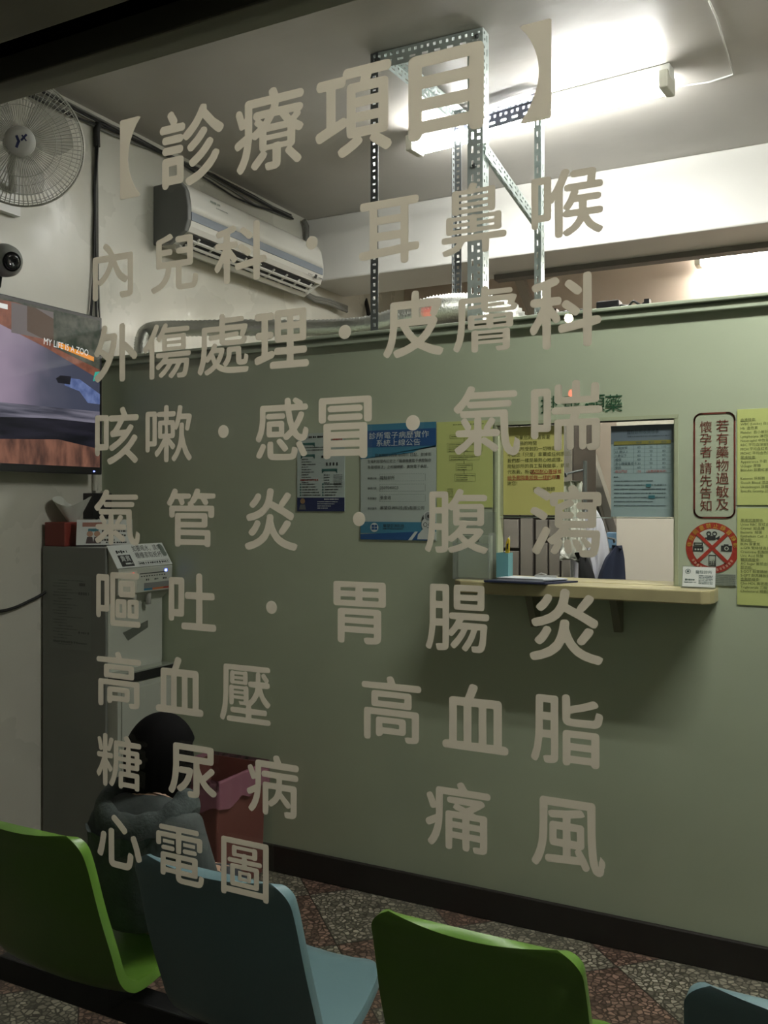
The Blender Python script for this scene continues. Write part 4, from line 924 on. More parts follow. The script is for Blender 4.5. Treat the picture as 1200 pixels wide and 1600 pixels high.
# coat rack with white bag, white coat, navy jacket
y3 = 4.12
def g(u, v, y=y3): return PY(u, v, y)
cr = thing('coat_rack', 'thin grey hook rack behind the service window holding the coats', 'coat rack', (g(905, 800)[0], y3+.06, 0))
hx = g(893, 740)
obj('pole', MB().tube([(g(908, 800)[0], y3+.07, .02), (g(908, 800)[0], y3+.07, hx[2]+.06)], .010, 10), M_dsteel, cr)
obj('base', MB().lathe([(0, 0), (.09, 0), (.085, .02), (.02, .03), (0, .03)], (g(908, 800)[0], y3+.07, 0), (0, 0, 1), 24), M_dsteel, cr)
hk = [(hx[0]-.03, hx[2]), (g(922, 795)[0], g(922, 795)[2]), (g(962, 850)[0]-.01, g(955, 850)[2]+.02), (g(912, 860)[0], g(912, 862)[2])]
px_ = g(908, 800)[0]
for a_, z_ in hk: obj('hook', MB().tube([(px_, y3+.07, z_+.02), ((px_+a_)/2, y3+.06, z_+.012), (a_, y3+.03, z_), (a_, y3+.01, z_-.012), (a_, y3-.0, z_+.004)], .005, 6), M_dsteel, cr)
def cloth(outline_l, outline_r, y, amp, fold, thick, seed=0):
    """hanging cloth between two edge lines given as pixel points from top to bottom"""
    def at(line, t):
        n = len(line)-1; k = min(int(t*n), n-1); f = t*n-k
        return (line[k][0]*(1-f)+line[k+1][0]*f, line[k][1]*(1-f)+line[k+1][1]*f)
    def fn(i, j):
        a, b = at(outline_l, i), at(outline_r, i)
        p = PY(a[0]*(1-j)+b[0]*j, a[1]*(1-j)+b[1]*j, y)
        return (p[0], y+amp*sin(fold*pi*j+seed+1.2*sin(2.5*i))*(.3+.7*i)-.05*sin(pi*j), p[2])
    return fn
def garment(name, label, cat, L, Rr, y, m, amp=.012, fold=5, thick=.02, parts=None):
    o = obj(name, MB().grid(cloth(L, Rr, y, amp, fold, thick), 16, 22), m); so = o.modifiers.new('t', 'SOLIDIFY'); so.thickness = thick; so.offset = 1
    return tag(o, label, cat)
garment('plastic_bag', 'crumpled white plastic bag hanging from the rack behind the window', 'bag', [(893, 752), (888, 775), (884, 805), (882, 835), (886, 862), (893, 872)], [(899, 752), (905, 775), (909, 800), (912, 835), (908, 862), (897, 872)], y3-.13, mat('bag_white', (.58, .58, .52), .4, bump=.6, bscale=30), .016, 6, .05)
garment('white_coat', 'white coat hanging behind the service window left of the cream panel', 'coat', [(921, 796), (908, 812), (903, 840), (905, 865), (918, 885), (928, 905), (930, 930)], [(932, 796), (943, 815), (948, 840), (951, 862), (948, 880), (938, 905), (938, 930)], y3-.02, mat('coat_white', (.56, .56, .62), .8), .014, 7, .03)
garment('white_apron', 'white cloth strip hanging left of the black bag behind the window', 'cloth', [(890, 862), (891, 875), (893, 890), (895, 925)], [(905, 862), (904, 875), (903, 890), (904, 925)], y3-.03, mat('coat_white', (.56, .56, .62), .8), .008, 4, .01)
garment('black_bag', 'black cloth bag hanging below the white coat', 'bag', [(908, 862), (904, 880), (903, 900), (903, 960)], [(913, 862), (922, 880), (929, 900), (938, 960)], y3-.15, mat('cloth_black', (.01, .01, .012), .8), .006, 4, .03)
garment('navy_jacket', 'navy blue jacket hanging against the cream panel behind the window', 'jacket', [(962, 853), (945, 872), (934, 900), (930, 960)], [(972, 852), (976, 872), (978, 900), (980, 960)], y3-.1, mat('cloth_navy', (.012, .018, .045), .8), .008, 5, .03)
p = g(959, 847, 4.38)
tag(obj('blue_box', MB().box(p[0]-.035, p[0]+.04, 4.38, 4.44, p[2]-.03, p[2]+.045), mat('blue_card', (.15, .28, .42), .6), bevel=.003), 'small light blue box on a shelf at the panel edge behind the window', 'box')
tag(obj('shelf', MB().box(p[0]-.05, p[0]+.3, 4.36, 4.6, p[2]-.05, p[2]-.03).box(p[0]-.04, p[0]-.01, 4.55, 4.58, 0, p[2]-.05).box(p[0]+.25, p[0]+.28, 4.55, 4.58, 0, p[2]-.05).box(p[0]-.04, p[0]-.01, 4.38, 4.41, 0, p[2]-.05).box(p[0]+.25, p[0]+.28, 4.38, 4.41, 0, p[2]-.05), M_dsteel), 'low grey shelf behind the window carrying the light blue box', 'shelf')

# ================================================================== WAITING CHAIRS
PROF = spline([(.0, .765), (.006, .745), (.022, .70), (.05, .60), (.085, .50), (.112, .43), (.15, .392), (.20, .382), (.30, .392), (.38, .41), (.425, .418), (.455, .408)], 5)
PL = [0]
PROF = [Vector((p[0], p[1])) for p in [(v.x, v.y) for v in [Vector((a.x, a.y, 0)) for a in [Vector((q_[0], q_[1], 0)) for q_ in PROF]]]] if False else PROF
def make_chair_mesh():
    pts = PROF; n = len(pts); L = [0]
    for a, b in zip(pts, pts[1:]): L.append(L[-1]+(b-a).length)
    T = L[-1]; mb = MB(); NV = 28; rows = []
    for i, p in enumerate(pts):
        a = L[i]; e = T-a
        hw = .178+.006*sin(pi*min(1, a/.45))
        if a > .46: hw -= .035*((a-.46)/(T-.46))**1.5
        if a < .036: hw -= .036-sqrt(max(0, .036**2-(.036-a)**2))
        if e < .08: hw -= .08-sqrt(max(0, .08**2-(.08-e)**2))
        t = (pts[min(i+1, n-1)]-pts[max(i-1, 0)]).normalized(); nr = Vector((-t.y, t.x)) # towards the sitter
        if nr.x < 0 and a < .3: nr = -nr
        row = []
        for j in range(NV+1):
            s = -1+2*j/NV; s = math.copysign(abs(s)**.8, s)
            c = .013*abs(s)**2*(1 if a < .5 else max(.35, 1-(a-.5)*2.2))
            row.append((s*hw, p.x+nr.x*c, p.y+nr.y*c))
        rows.append(row)
    V = [v for r in rows for v in r]; m = NV+1
    mb.add(V, [(i*m+j, i*m+j+1, (i+1)*m+j+1, (i+1)*m+j) for i in range(n-1) for j in range(NV)], 0, True)
    return mb
PROF = [Vector((p.x, p.y)) for p in [Vector((v[0], v[1], 0)) for v in PROF]]
def plastic(name, c):
    return mat(name, c, .32, bump=.03, bscale=150)
M_cg = plastic('green_chair_plastic', (.11, .235, .03)); M_cb = plastic('blue_chair_plastic', (.14, .235, .26))
specs = [(-1.575, 'wide green moulded plastic chair with a seated child, leftmost of the row', 0),
         (-1.075, 'grey-blue moulded plastic chair in front of the red waste bin', 1),
         (-.552, 'green moulded plastic chair with empty seat, third from the left', 0),
         (-.045, 'grey-blue moulded plastic chair at the right edge, only its corner showing', 1)]
specs[0] = (-1.575, 'green moulded plastic chair that the child sits on, leftmost of the row', 0)
CY = 1.345
shell = None; br = None
for x, lb, ci in specs:
    ch = thing('waiting_chair', lb, 'chair', (x, CY, 0), 'moulded plastic waiting chairs')
    o = obj('seat_shell', MB(), [M_cg], ch); 
    mb = make_chair_mesh(); me = o.data; me.from_pydata(mb.v, [], mb.f); me.polygons.foreach_set('use_smooth', [True]*len(mb.f)); me.materials.clear(); me.materials.append((M_cg, M_cb)[ci]); me.update()
    so = o.modifiers.new('thickness', 'SOLIDIFY'); so.thickness = .023; so.offset = 0
    bv = o.modifiers.new('round', 'BEVEL'); bv.width = .009; bv.segments = 3; bv.limit_method = 'ANGLE'; bv.angle_limit = radians(50)
    obj('bracket', MB().box(x-.10, x+.10, CY+.17, CY+.34, .325, .372), M_black, ch)
bf = thing('chair_beam', 'black steel beam and legs carrying the row of plastic chairs', 'bench frame', (-.8, CY+.25, 0))
obj('beam', MB().box(-1.9, .25, CY+.225, CY+.285, .265, .325), M_black, bf, bevel=.004)
for x in (-1.32, -.29):
    obj('leg', MB().box(x-.025, x+.025, CY+.23, CY+.28, .04, .265).box(x-.03, x+.03, CY+.02, CY+.48, 0, .04), M_black, bf, bevel=.004)

# ================================================================== SEATED CHILD
def skin(name, verts, edges, radii, m, parent, levels=2, root=0):
    me = bpy.data.meshes.new(name); off = wloc(parent)
    me.from_pydata([Vector(v)-off for v in verts], edges, []); o = bpy.data.objects.new(name, me); COL.objects.link(o); o.parent = parent
    md = o.modifiers.new('skin', 'SKIN'); md.use_smooth_shade = True
    for i, r in enumerate(radii):
        sv = me.skin_vertices[0].data[i]; sv.radius = r if isinstance(r, tuple) else (r, r); sv.use_root = (i == root)
    s = o.modifiers.new('sub', 'SUBSURF'); s.levels = levels; s.render_levels = levels
    me.materials.append(m); return o
kx = -1.50
ch = thing('person', 'person with black hair in dark hooded jacket seated with head bowed, back to the window', 'person', (kx, 1.66, .42))
M_skin = mat('skin', (.48, .30, .21), .5)
hc = Vector((-1.525, 1.742, .815))
V = [(kx, 1.635, .47), (kx, 1.625, .56), (kx, 1.645, .655), (kx-.01, 1.675, .715), (kx-.018, 1.71, .755), hc, hc+Vector((0, .02, .045))]
Rd = [(.085, .07), (.08, .065), (.085, .062), (.06, .045), .036, .066, .05]
E_ = [(i, i+1) for i in range(6)]
def limb(start, pts, rad):
    k = len(V); V.extend(pts); Rd.extend(rad); E_.append((start, k)); E_.extend((k+i, k+i+1) for i in range(len(pts)-1)); return k+len(pts)-1
hands = []
for s in (-1, 1):
    hands.append(limb(3, [(kx+s*.105, 1.665, .69), (kx+s*.135, 1.66, .60), (kx+s*.13, 1.70, .535), (kx+s*.09, 1.80, .525), (kx+s*.06, 1.835, .53)], [.036, .033, .029, .022, .020]))
    limb(0, [(kx+s*.06, 1.70, .462), (kx+s*.065, 1.80, .468), (kx+s*.065, 1.875, .455), (kx+s*.065, 1.895, .33), (kx+s*.065, 1.885, .20), (kx+s*.065, 1.93, .165)], [.062, .056, .046, .042, .03, .028])
for hi, s in zip(hands, (-1, 1)):
    b = V[hi]
    for q_, (dx, l) in enumerate(((-.018, .035), (-.006, .041), (.006, .039), (.018, .031))):
        limb(hi, [(b[0]+dx, b[1]+.02, b[2]+.002), (b[0]+dx*1.1, b[1]+.02+l*.5, b[2]-.004), (b[0]+dx*1.1, b[1]+.02+l*.9, b[2]-.018)], [.0065, .006, .005])
    limb(hi, [(b[0]-s*.02, b[1]+.002, b[2]+.004), (b[0]-s*.03, b[1]+.02, b[2]+.0)], [.007, .0055])
skin('body', V, E_, Rd, M_skin, ch)
# face, turned away
fd = Vector((-.1, .86, -.5)).normalized(); fu = Vector((0, .5, .86)); fs = fd.cross(fu).normalized()
mb = MB(); mb.lathe([(0, .088), (.008, .082), (.011, .070), (0, .06)], hc-fu*.005, fd, 10)
obj('nose', mb, M_skin, ch)
for s in (-1, 1):
    obj('eye', MB().lathe([(0, .078), (.009, .075), (.010, .068), (0, .066)], hc+fs*s*.027+fu*.012-fd*.004, fd, 12), M_black, ch)
    obj('ear', MB().lathe([(0, .074), (.012, .072), (.014, .064), (0, .058)], hc-fu*.005-fd*.005, fs*s, 12), M_skin, ch)
obj('mouth', MB().box(-.001, .001, -.001, .001, -.001, .001).lathe([(0, .072), (.012, .071), (.012, .066), (0, .065)], hc-fu*.035, fd, 12), mat('lips', (.35, .14, .12), .5), ch)
# hair: a full cap down to the collar
def hair(i, j):
    a = 2*pi*j; th = pi*i*.86
    r = .088
    x = sin(th)*cos(a); yv = sin(th)*sin(a); z = cos(th)
    front = max(0, yv)
    k = 1+.02*sin(23*a)*i
    p = hc+Vector((x*.083*k, -.006+yv*.094*k, .012+z*(.108 if z > 0 else .145)))
    if front > .3 and z < .35: p.y -= (front-.3)*.07
    return p
M_hair = mat('black_hair', (.003, .0028, .003), .8, spec=.06)
o = obj('hair', MB().grid(hair, 18, 60), M_hair, ch)
# jacket: trunk and sleeves in one skin, then the hood lying on the back
JV = [(kx, 1.64, .455), (kx, 1.632, .54), (kx-.002, 1.640, .63), (kx-.006, 1.66, .70), (kx-.012, 1.69, .735)]
JR = [(.118, .10), (.125, .10), (.128, .098), (.105, .08), (.062, .055)]
JE = [(0, 1), (1, 2), (2, 3), (3, 4)]
for s in (-1, 1):
    k = len(JV); JV += [(kx+s*.105, 1.665, .685), (kx+s*.145, 1.66, .60), (kx+s*.14, 1.70, .535), (kx+s*.098, 1.79, .527)]
    JR += [.056, .052, .046, .036]; JE += [(3, k), (k, k+1), (k+1, k+2), (k+2, k+3)]
M_jack = mat('jacket_grey', (.036, .045, .043), .85, noise=.15, nscale=30, bump=.12, bscale=40)
skin('jacket', JV, JE, JR, M_jack, ch)
M_hood = mat('hood_grey', (.045, .057, .055), .9, noise=.2, nscale=60, bump=.2, bscale=140)
hcen = Vector((kx-.012, 1.655, .715))
def hood(i, j):
    a = -pi*1.12+pi*1.24*j+0; 
    t = 2*pi*i
    R0 = .098; ca, sa = cos(a), sin(a)
    th = .040*(.75+.25*abs(sa)); rr2 = th*cos(t); zz2 = th*1.25*sin(t)
    sag = -.055*max(0, -sa)
    return hcen+Vector(((R0+rr2)*ca*1.06, (R0*.78+rr2*.8)*sa+.02, zz2+sag+.02+.002*sin(11*a)))
obj('hood', MB().grid(hood, 14, 48), M_hood, ch)
def lap(i, j):      # hood's hanging lap between the shoulder blades
    a = -pi+pi*j; r = .112+.003*sin(6*a)-.04*i
    return hcen+Vector((r*cos(a)*1.0, -.045-.075*abs(sin(a))+.04*i, -.02-.10*i*abs(sin(a))**.7+.003*sin(9*a)))
obj('hood_lap', MB().grid(lap, 8, 36), M_hood, ch)
for s in (-1, 1):
    mb = MB()
    k = [(kx+s*.06, 1.70, .468), (kx+s*.065, 1.80, .474), (kx+s*.065, 1.878, .458), (kx+s*.065, 1.898, .33), (kx+s*.065, 1.888, .215)]
    obj('trouser_leg', mb.tube(spline(k, 5), [.072]*8+[.064]*4+[.055]*9, 16), mat('trouser_dark', (.02, .022, .03), .8), ch)
    obj('shoe', MB().lathe([(0, -.05), (.028, -.045), (.036, -.01), (.036, .05), (.03, .085), (0, .1)], (kx+s*.065, 1.90, .155), (0, 1, -.25), 16), M_black, ch)

# ================================================================== LETTERING ON THE WINDOW GLASS
# outlines of the rounded characters: loops of x, y on a 0-250 square
OUT = {}
OUT['診'] = [[115, 1, 109, 5, 104, 13, 103, 20, 107, 25, 113, 28, 128, 33, 149, 41, 169, 54, 186, 68, 199, 81, 208, 95, 211, 97, 217, 100, 220, 100, 231, 95, 233, 91, 233, 85, 224, 68, 207, 48, 190, 34, 168, 19, 143, 8, 120, 0],
 [18, 3, 13, 7, 10, 15, 10, 89, 12, 97, 16, 100, 24, 102, 82, 102, 88, 101, 92, 99, 95, 95, 96, 89, 96, 28, 94, 19, 90, 16, 86, 14, 39, 14, 37, 14, 35, 9, 29, 3, 24, 2],
 [37, 43, 37, 74, 67, 75, 69, 74, 69, 43, 67, 42, 39, 42],
 [128, 58, 124, 60, 118, 68, 116, 76, 121, 81, 143, 95, 158, 106, 169, 116, 186, 135, 190, 138, 198, 140, 207, 135, 211, 129, 209, 121, 203, 112, 190, 98, 175, 84, 149, 65, 135, 58],
 [122, 108, 116, 110, 111, 118, 110, 123, 113, 129, 141, 150, 166, 176, 175, 177, 183, 174, 187, 167, 186, 159, 172, 142, 158, 129, 137, 113, 130, 108],
 [20, 111, 13, 116, 10, 123, 12, 131, 16, 135, 20, 137, 84, 137, 91, 133, 94, 127, 94, 121, 93, 118, 90, 114, 84, 111],
 [20, 146, 13, 150, 10, 158, 12, 166, 15, 169, 20, 171, 80, 172, 86, 171, 92, 167, 94, 167, 98, 172, 120, 190, 133, 203, 145, 219, 160, 245, 164, 249, 168, 250, 175, 249, 183, 246, 185, 241, 185, 230, 193, 221, 215, 197, 247, 173, 250, 167, 248, 159, 240, 150, 234, 148, 228, 149, 219, 155, 199, 173, 171, 204, 169, 204, 156, 186, 145, 174, 124, 155, 113, 148, 107, 146, 103, 147, 94, 154, 90, 148, 82, 145],
 [9, 180, 3, 184, 0, 192, 2, 200, 7, 205, 12, 207, 45, 207, 33, 230, 31, 236, 32, 240, 35, 245, 45, 250, 50, 249, 54, 247, 67, 226, 71, 217, 70, 211, 67, 207, 94, 206, 100, 201, 102, 196, 101, 186, 96, 181, 92, 180]]
OUT['療'] = [[124, 0, 118, 2, 115, 6, 113, 12, 113, 17, 112, 21, 122, 25, 139, 25, 139, 62, 118, 62, 112, 60, 120, 52, 116, 42, 95, 21, 82, 9, 76, 8, 71, 9, 65, 14, 60, 21, 66, 31, 96, 60, 96, 62, 91, 69, 91, 104, 90, 107, 80, 101, 76, 100, 70, 102, 65, 107, 58, 65, 52, 44, 41, 21, 31, 8, 25, 4, 23, 3, 17, 5, 11, 12, 8, 17, 9, 23, 21, 43, 27, 56, 31, 71, 35, 89, 17, 79, 9, 78, 2, 85, 0, 90, 0, 96, 2, 100, 6, 104, 38, 121, 38, 140, 36, 143, 29, 140, 23, 140, 18, 144, 4, 187, 6, 196, 9, 200, 15, 202, 23, 200, 28, 194, 36, 172, 38, 177, 38, 215, 39, 219, 42, 224, 50, 227, 128, 227, 126, 235, 126, 242, 133, 248, 141, 250, 147, 249, 152, 246, 160, 227, 237, 227, 244, 225, 249, 219, 250, 212, 248, 206, 243, 201, 162, 200, 160, 187, 235, 186, 241, 184, 246, 179, 247, 173, 246, 169, 243, 164, 237, 160, 239, 156, 238, 150, 235, 146, 224, 137, 226, 135, 243, 125, 249, 117, 243, 106, 237, 102, 230, 102, 220, 107, 219, 69, 216, 64, 207, 58, 239, 27, 242, 19, 239, 14, 235, 10, 229, 7, 220, 9, 187, 43, 184, 50, 187, 56, 193, 62, 170, 62, 169, 60, 168, 19, 166, 10, 160, 5, 151, 1],
 [120, 79, 117, 81, 118, 92, 189, 92, 192, 90, 192, 81, 189, 79, 168, 79, 159, 82, 147, 81, 141, 79],
 [120, 108, 117, 110, 118, 118, 191, 118, 192, 115, 192, 110, 189, 108],
 [67, 124, 65, 127, 66, 200, 134, 200, 131, 190, 128, 186, 80, 186, 72, 183, 69, 177, 68, 171, 71, 165, 77, 160, 72, 152, 76, 145, 86, 137],
 [132, 140, 131, 140, 132, 142, 145, 160, 147, 161, 164, 161, 180, 140],
 [204, 151, 197, 160, 199, 161, 212, 161, 215, 160, 206, 151],
 [105, 152, 96, 160, 97, 161, 111, 161, 112, 160]]
OUT['項'] = [[87, 1, 83, 3, 78, 9, 75, 20, 84, 28, 108, 39, 127, 50, 113, 51, 107, 56, 105, 62, 104, 88, 98, 84, 18, 53, 12, 53, 6, 56, 1, 66, 0, 74, 5, 82, 35, 94, 37, 95, 37, 97, 37, 198, 35, 200, 14, 200, 8, 203, 3, 212, 5, 224, 10, 230, 16, 231, 90, 231, 92, 232, 92, 238, 95, 244, 98, 248, 104, 250, 235, 250, 243, 248, 248, 242, 249, 236, 248, 228, 243, 222, 235, 220, 186, 220, 181, 206, 228, 205, 235, 202, 239, 196, 239, 62, 237, 56, 232, 51, 210, 50, 246, 26, 250, 16, 247, 8, 237, 1, 233, 0, 228, 1, 184, 32, 179, 40, 185, 50, 151, 50, 157, 40, 155, 34, 151, 30, 136, 20, 113, 8, 94, 0],
 [136, 78, 134, 78, 134, 80, 134, 92, 136, 93, 209, 92, 209, 78],
 [69, 106, 68, 107, 68, 109, 68, 198, 69, 200, 89, 200, 96, 202, 101, 208, 102, 218, 104, 220, 152, 220, 149, 208, 148, 205, 115, 205, 109, 202, 106, 197, 105, 192, 105, 111, 104, 109, 98, 113, 92, 114],
 [136, 120, 134, 121, 134, 123, 134, 135, 136, 135, 209, 135, 209, 120],
 [136, 162, 134, 163, 134, 165, 134, 176, 136, 177, 207, 177, 209, 176, 209, 163]]
OUT['目'] = [[14, 0, 4, 6, 1, 10, 0, 15, 0, 235, 3, 243, 10, 248, 19, 250, 229, 250, 236, 249, 241, 248, 247, 242, 250, 235, 250, 15, 247, 7, 243, 3, 236, 1, 220, 0, 214, 2, 207, 6, 204, 11, 202, 18, 200, 19, 48, 18, 46, 17, 44, 8, 37, 2, 30, 0],
 [48, 55, 46, 57, 46, 82, 48, 84, 200, 84, 202, 84, 203, 82, 203, 57, 200, 55],
 [48, 120, 46, 122, 46, 148, 48, 149, 200, 149, 203, 148, 202, 121],
 [48, 185, 46, 188, 46, 211, 48, 213, 200, 213, 202, 213, 203, 211, 202, 185]]
OUT['內'] = [[13, 0, 4, 3, 1, 8, 0, 11, 0, 184, 4, 194, 13, 197, 99, 197, 100, 198, 89, 211, 69, 228, 66, 234, 66, 239, 69, 243, 75, 248, 82, 250, 90, 248, 109, 234, 119, 222, 135, 198, 138, 197, 237, 197, 245, 194, 249, 188, 250, 184, 250, 30, 248, 17, 243, 9, 232, 4, 213, 1, 183, 0, 174, 5, 169, 17, 168, 25, 169, 27, 181, 29, 211, 29, 217, 30, 217, 76, 215, 77, 211, 71, 204, 66, 200, 66, 196, 67, 177, 76, 161, 88, 148, 103, 136, 122, 127, 142, 125, 141, 113, 118, 102, 103, 84, 85, 69, 74, 52, 65, 43, 66, 34, 73, 33, 72, 33, 10, 29, 4, 26, 2, 22, 0],
 [34, 89, 33, 91, 33, 167, 100, 167, 96, 154, 88, 137, 77, 122, 62, 107, 47, 96],
 [215, 91, 198, 101, 185, 111, 172, 125, 161, 142, 150, 165, 151, 168, 217, 167, 217, 93]]
OUT['兒'] = [[14, 0, 8, 4, 3, 12, 0, 19, 8, 25, 28, 31, 47, 40, 62, 54, 72, 69, 77, 86, 80, 101, 78, 103, 37, 103, 31, 106, 28, 111, 28, 217, 29, 223, 31, 226, 35, 229, 68, 238, 101, 250, 107, 248, 112, 243, 119, 232, 109, 224, 58, 209, 58, 184, 107, 184, 112, 180, 115, 173, 114, 164, 111, 160, 108, 158, 58, 157, 58, 131, 191, 130, 194, 131, 193, 157, 145, 158, 138, 162, 136, 166, 135, 171, 137, 180, 145, 184, 193, 184, 193, 206, 140, 207, 136, 210, 133, 213, 131, 217, 131, 224, 134, 230, 143, 234, 211, 234, 220, 230, 222, 226, 223, 221, 223, 112, 220, 107, 213, 103, 164, 102, 164, 29, 166, 27, 170, 27, 216, 27, 220, 33, 223, 56, 226, 65, 228, 66, 230, 65, 236, 66, 247, 61, 249, 57, 250, 54, 247, 27, 243, 18, 240, 12, 234, 7, 228, 4, 214, 3, 161, 3, 149, 5, 143, 8, 137, 14, 134, 25, 134, 102, 112, 103, 111, 101, 107, 80, 101, 59, 87, 38, 70, 22, 49, 10, 22, 1]]
OUT['科'] = [[54, 1, 48, 5, 46, 11, 45, 88, 44, 92, 26, 60, 14, 51, 6, 56, 0, 68, 2, 77, 15, 96, 23, 109, 40, 145, 39, 147, 14, 147, 9, 149, 5, 152, 2, 157, 3, 168, 7, 174, 12, 176, 44, 176, 45, 178, 45, 202, 44, 203, 24, 200, 16, 200, 12, 203, 9, 208, 7, 214, 8, 219, 16, 226, 54, 234, 86, 244, 91, 244, 97, 242, 102, 236, 105, 233, 106, 225, 97, 216, 76, 210, 76, 178, 78, 176, 103, 176, 107, 175, 111, 172, 113, 168, 114, 159, 110, 151, 105, 148, 82, 147, 80, 145, 108, 109, 109, 102, 108, 96, 103, 90, 93, 86, 87, 90, 76, 107, 76, 106, 76, 11, 73, 5, 68, 1, 63, 0],
 [197, 1, 190, 5, 188, 11, 187, 62, 186, 64, 114, 52, 108, 53, 105, 56, 102, 62, 101, 69, 103, 77, 110, 81, 187, 94, 188, 240, 189, 245, 193, 248, 204, 250, 210, 249, 214, 246, 217, 238, 218, 100, 236, 102, 242, 100, 248, 94, 250, 85, 248, 79, 244, 74, 220, 69, 218, 68, 217, 9, 214, 4, 208, 1],
 [157, 107, 117, 140, 114, 147, 117, 155, 120, 159, 127, 162, 135, 161, 157, 145, 174, 130, 177, 123, 174, 114, 167, 108, 161, 106],
 [169, 176, 159, 179, 126, 210, 124, 214, 125, 219, 127, 223, 133, 228, 139, 230, 146, 228, 167, 212, 182, 198, 184, 191, 183, 185, 175, 178]]
OUT['耳'] = [[182, 1, 177, 5, 174, 11, 174, 38, 173, 40, 14, 29, 8, 31, 4, 34, 1, 40, 0, 50, 2, 56, 5, 60, 12, 62, 44, 64, 45, 65, 45, 217, 44, 218, 15, 218, 8, 221, 4, 226, 4, 236, 5, 244, 9, 248, 15, 250, 236, 250, 242, 248, 246, 245, 248, 240, 248, 228, 244, 221, 236, 218, 208, 218, 206, 217, 206, 75, 242, 76, 247, 73, 250, 67, 250, 56, 247, 50, 242, 46, 208, 43, 207, 42, 206, 13, 205, 7, 197, 1, 188, 0],
 [79, 66, 78, 69, 78, 94, 79, 96, 173, 96, 174, 94, 174, 75, 173, 73],
 [79, 128, 78, 129, 78, 155, 79, 158, 173, 158, 174, 157, 174, 129, 173, 128],
 [79, 188, 78, 192, 78, 215, 79, 218, 173, 218, 174, 217, 174, 190, 173, 188]]
OUT['鼻'] = [[18, 1, 12, 2, 9, 5, 5, 14, 2, 18, 3, 19, 46, 31, 55, 37, 61, 45, 12, 45, 6, 46, 2, 48, 0, 58, 3, 66, 8, 68, 238, 69, 248, 66, 250, 60, 250, 54, 248, 48, 242, 45, 185, 45, 184, 9, 182, 3, 175, 0, 163, 1, 160, 3, 158, 7, 157, 43, 156, 45, 91, 45, 79, 26, 67, 16, 52, 9, 36, 4],
 [26, 75, 21, 77, 18, 83, 18, 128, 21, 136, 28, 138, 38, 138, 46, 136, 112, 136, 120, 139, 130, 138, 138, 136, 205, 136, 210, 138, 220, 139, 228, 136, 231, 130, 231, 83, 228, 77, 222, 74, 210, 74, 205, 76, 138, 76, 128, 74, 118, 74, 110, 76, 44, 76, 36, 74],
 [46, 91, 46, 100, 111, 100, 110, 91],
 [138, 92, 138, 100, 140, 100, 203, 100, 204, 98, 204, 92, 203, 91],
 [46, 113, 46, 122, 108, 122, 111, 121, 110, 113],
 [138, 113, 138, 121, 140, 122, 203, 122, 204, 121, 204, 115, 203, 113],
 [50, 143, 44, 145, 41, 153, 41, 219, 44, 227, 46, 228, 54, 230, 61, 230, 67, 228, 101, 228, 103, 231, 110, 246, 114, 249, 118, 250, 128, 249, 140, 244, 137, 235, 133, 229, 134, 228, 181, 228, 187, 230, 197, 230, 206, 227, 208, 219, 208, 155, 207, 149, 205, 145, 197, 142, 187, 143, 181, 145, 69, 145, 59, 142],
 [69, 160, 68, 168, 71, 169, 179, 169, 180, 168, 180, 160, 179, 160],
 [69, 182, 69, 191, 179, 191, 180, 189, 180, 183, 179, 182],
 [69, 204, 68, 212, 71, 213, 103, 213, 110, 211, 124, 211, 132, 213, 179, 213, 180, 212, 180, 206, 179, 204]]
OUT['喉'] = [[91, 1, 86, 5, 84, 11, 83, 139, 78, 133, 71, 130, 71, 128, 71, 79, 68, 72, 60, 68, 27, 68, 25, 66, 24, 51, 21, 46, 18, 43, 8, 43, 4, 46, 1, 51, 0, 221, 2, 227, 4, 231, 12, 233, 60, 233, 67, 231, 70, 227, 71, 223, 71, 172, 72, 170, 90, 202, 106, 242, 109, 247, 112, 249, 118, 250, 128, 248, 133, 244, 135, 238, 133, 232, 125, 210, 112, 181, 112, 90, 116, 94, 122, 98, 115, 104, 113, 108, 113, 111, 130, 139, 140, 166, 126, 166, 119, 170, 117, 174, 116, 180, 117, 185, 120, 189, 128, 192, 194, 192, 195, 195, 197, 214, 149, 214, 143, 215, 140, 218, 137, 223, 137, 231, 139, 234, 143, 238, 149, 240, 209, 241, 220, 238, 224, 234, 226, 229, 222, 193, 240, 192, 246, 189, 249, 181, 248, 172, 244, 168, 236, 166, 165, 166, 166, 159, 162, 149, 165, 148, 233, 148, 238, 145, 242, 142, 243, 136, 242, 130, 240, 127, 235, 123, 196, 123, 194, 121, 194, 98, 196, 97, 238, 97, 244, 94, 248, 91, 249, 85, 248, 79, 246, 75, 242, 72, 236, 71, 204, 71, 201, 70, 209, 55, 218, 43, 227, 35, 244, 25, 250, 19, 246, 10, 241, 4, 236, 2, 231, 2, 221, 7, 202, 23, 192, 34, 184, 48, 182, 47, 169, 29, 159, 20, 143, 9, 134, 4, 126, 2, 120, 4, 113, 11, 112, 15, 111, 7, 107, 2, 99, 0],
 [112, 20, 112, 78, 116, 74, 120, 72, 161, 71, 163, 70, 157, 58, 149, 47, 140, 38, 118, 25],
 [25, 95, 25, 206, 45, 206, 45, 96, 45, 94],
 [134, 98, 142, 108, 151, 123, 167, 122, 167, 97, 138, 97]]
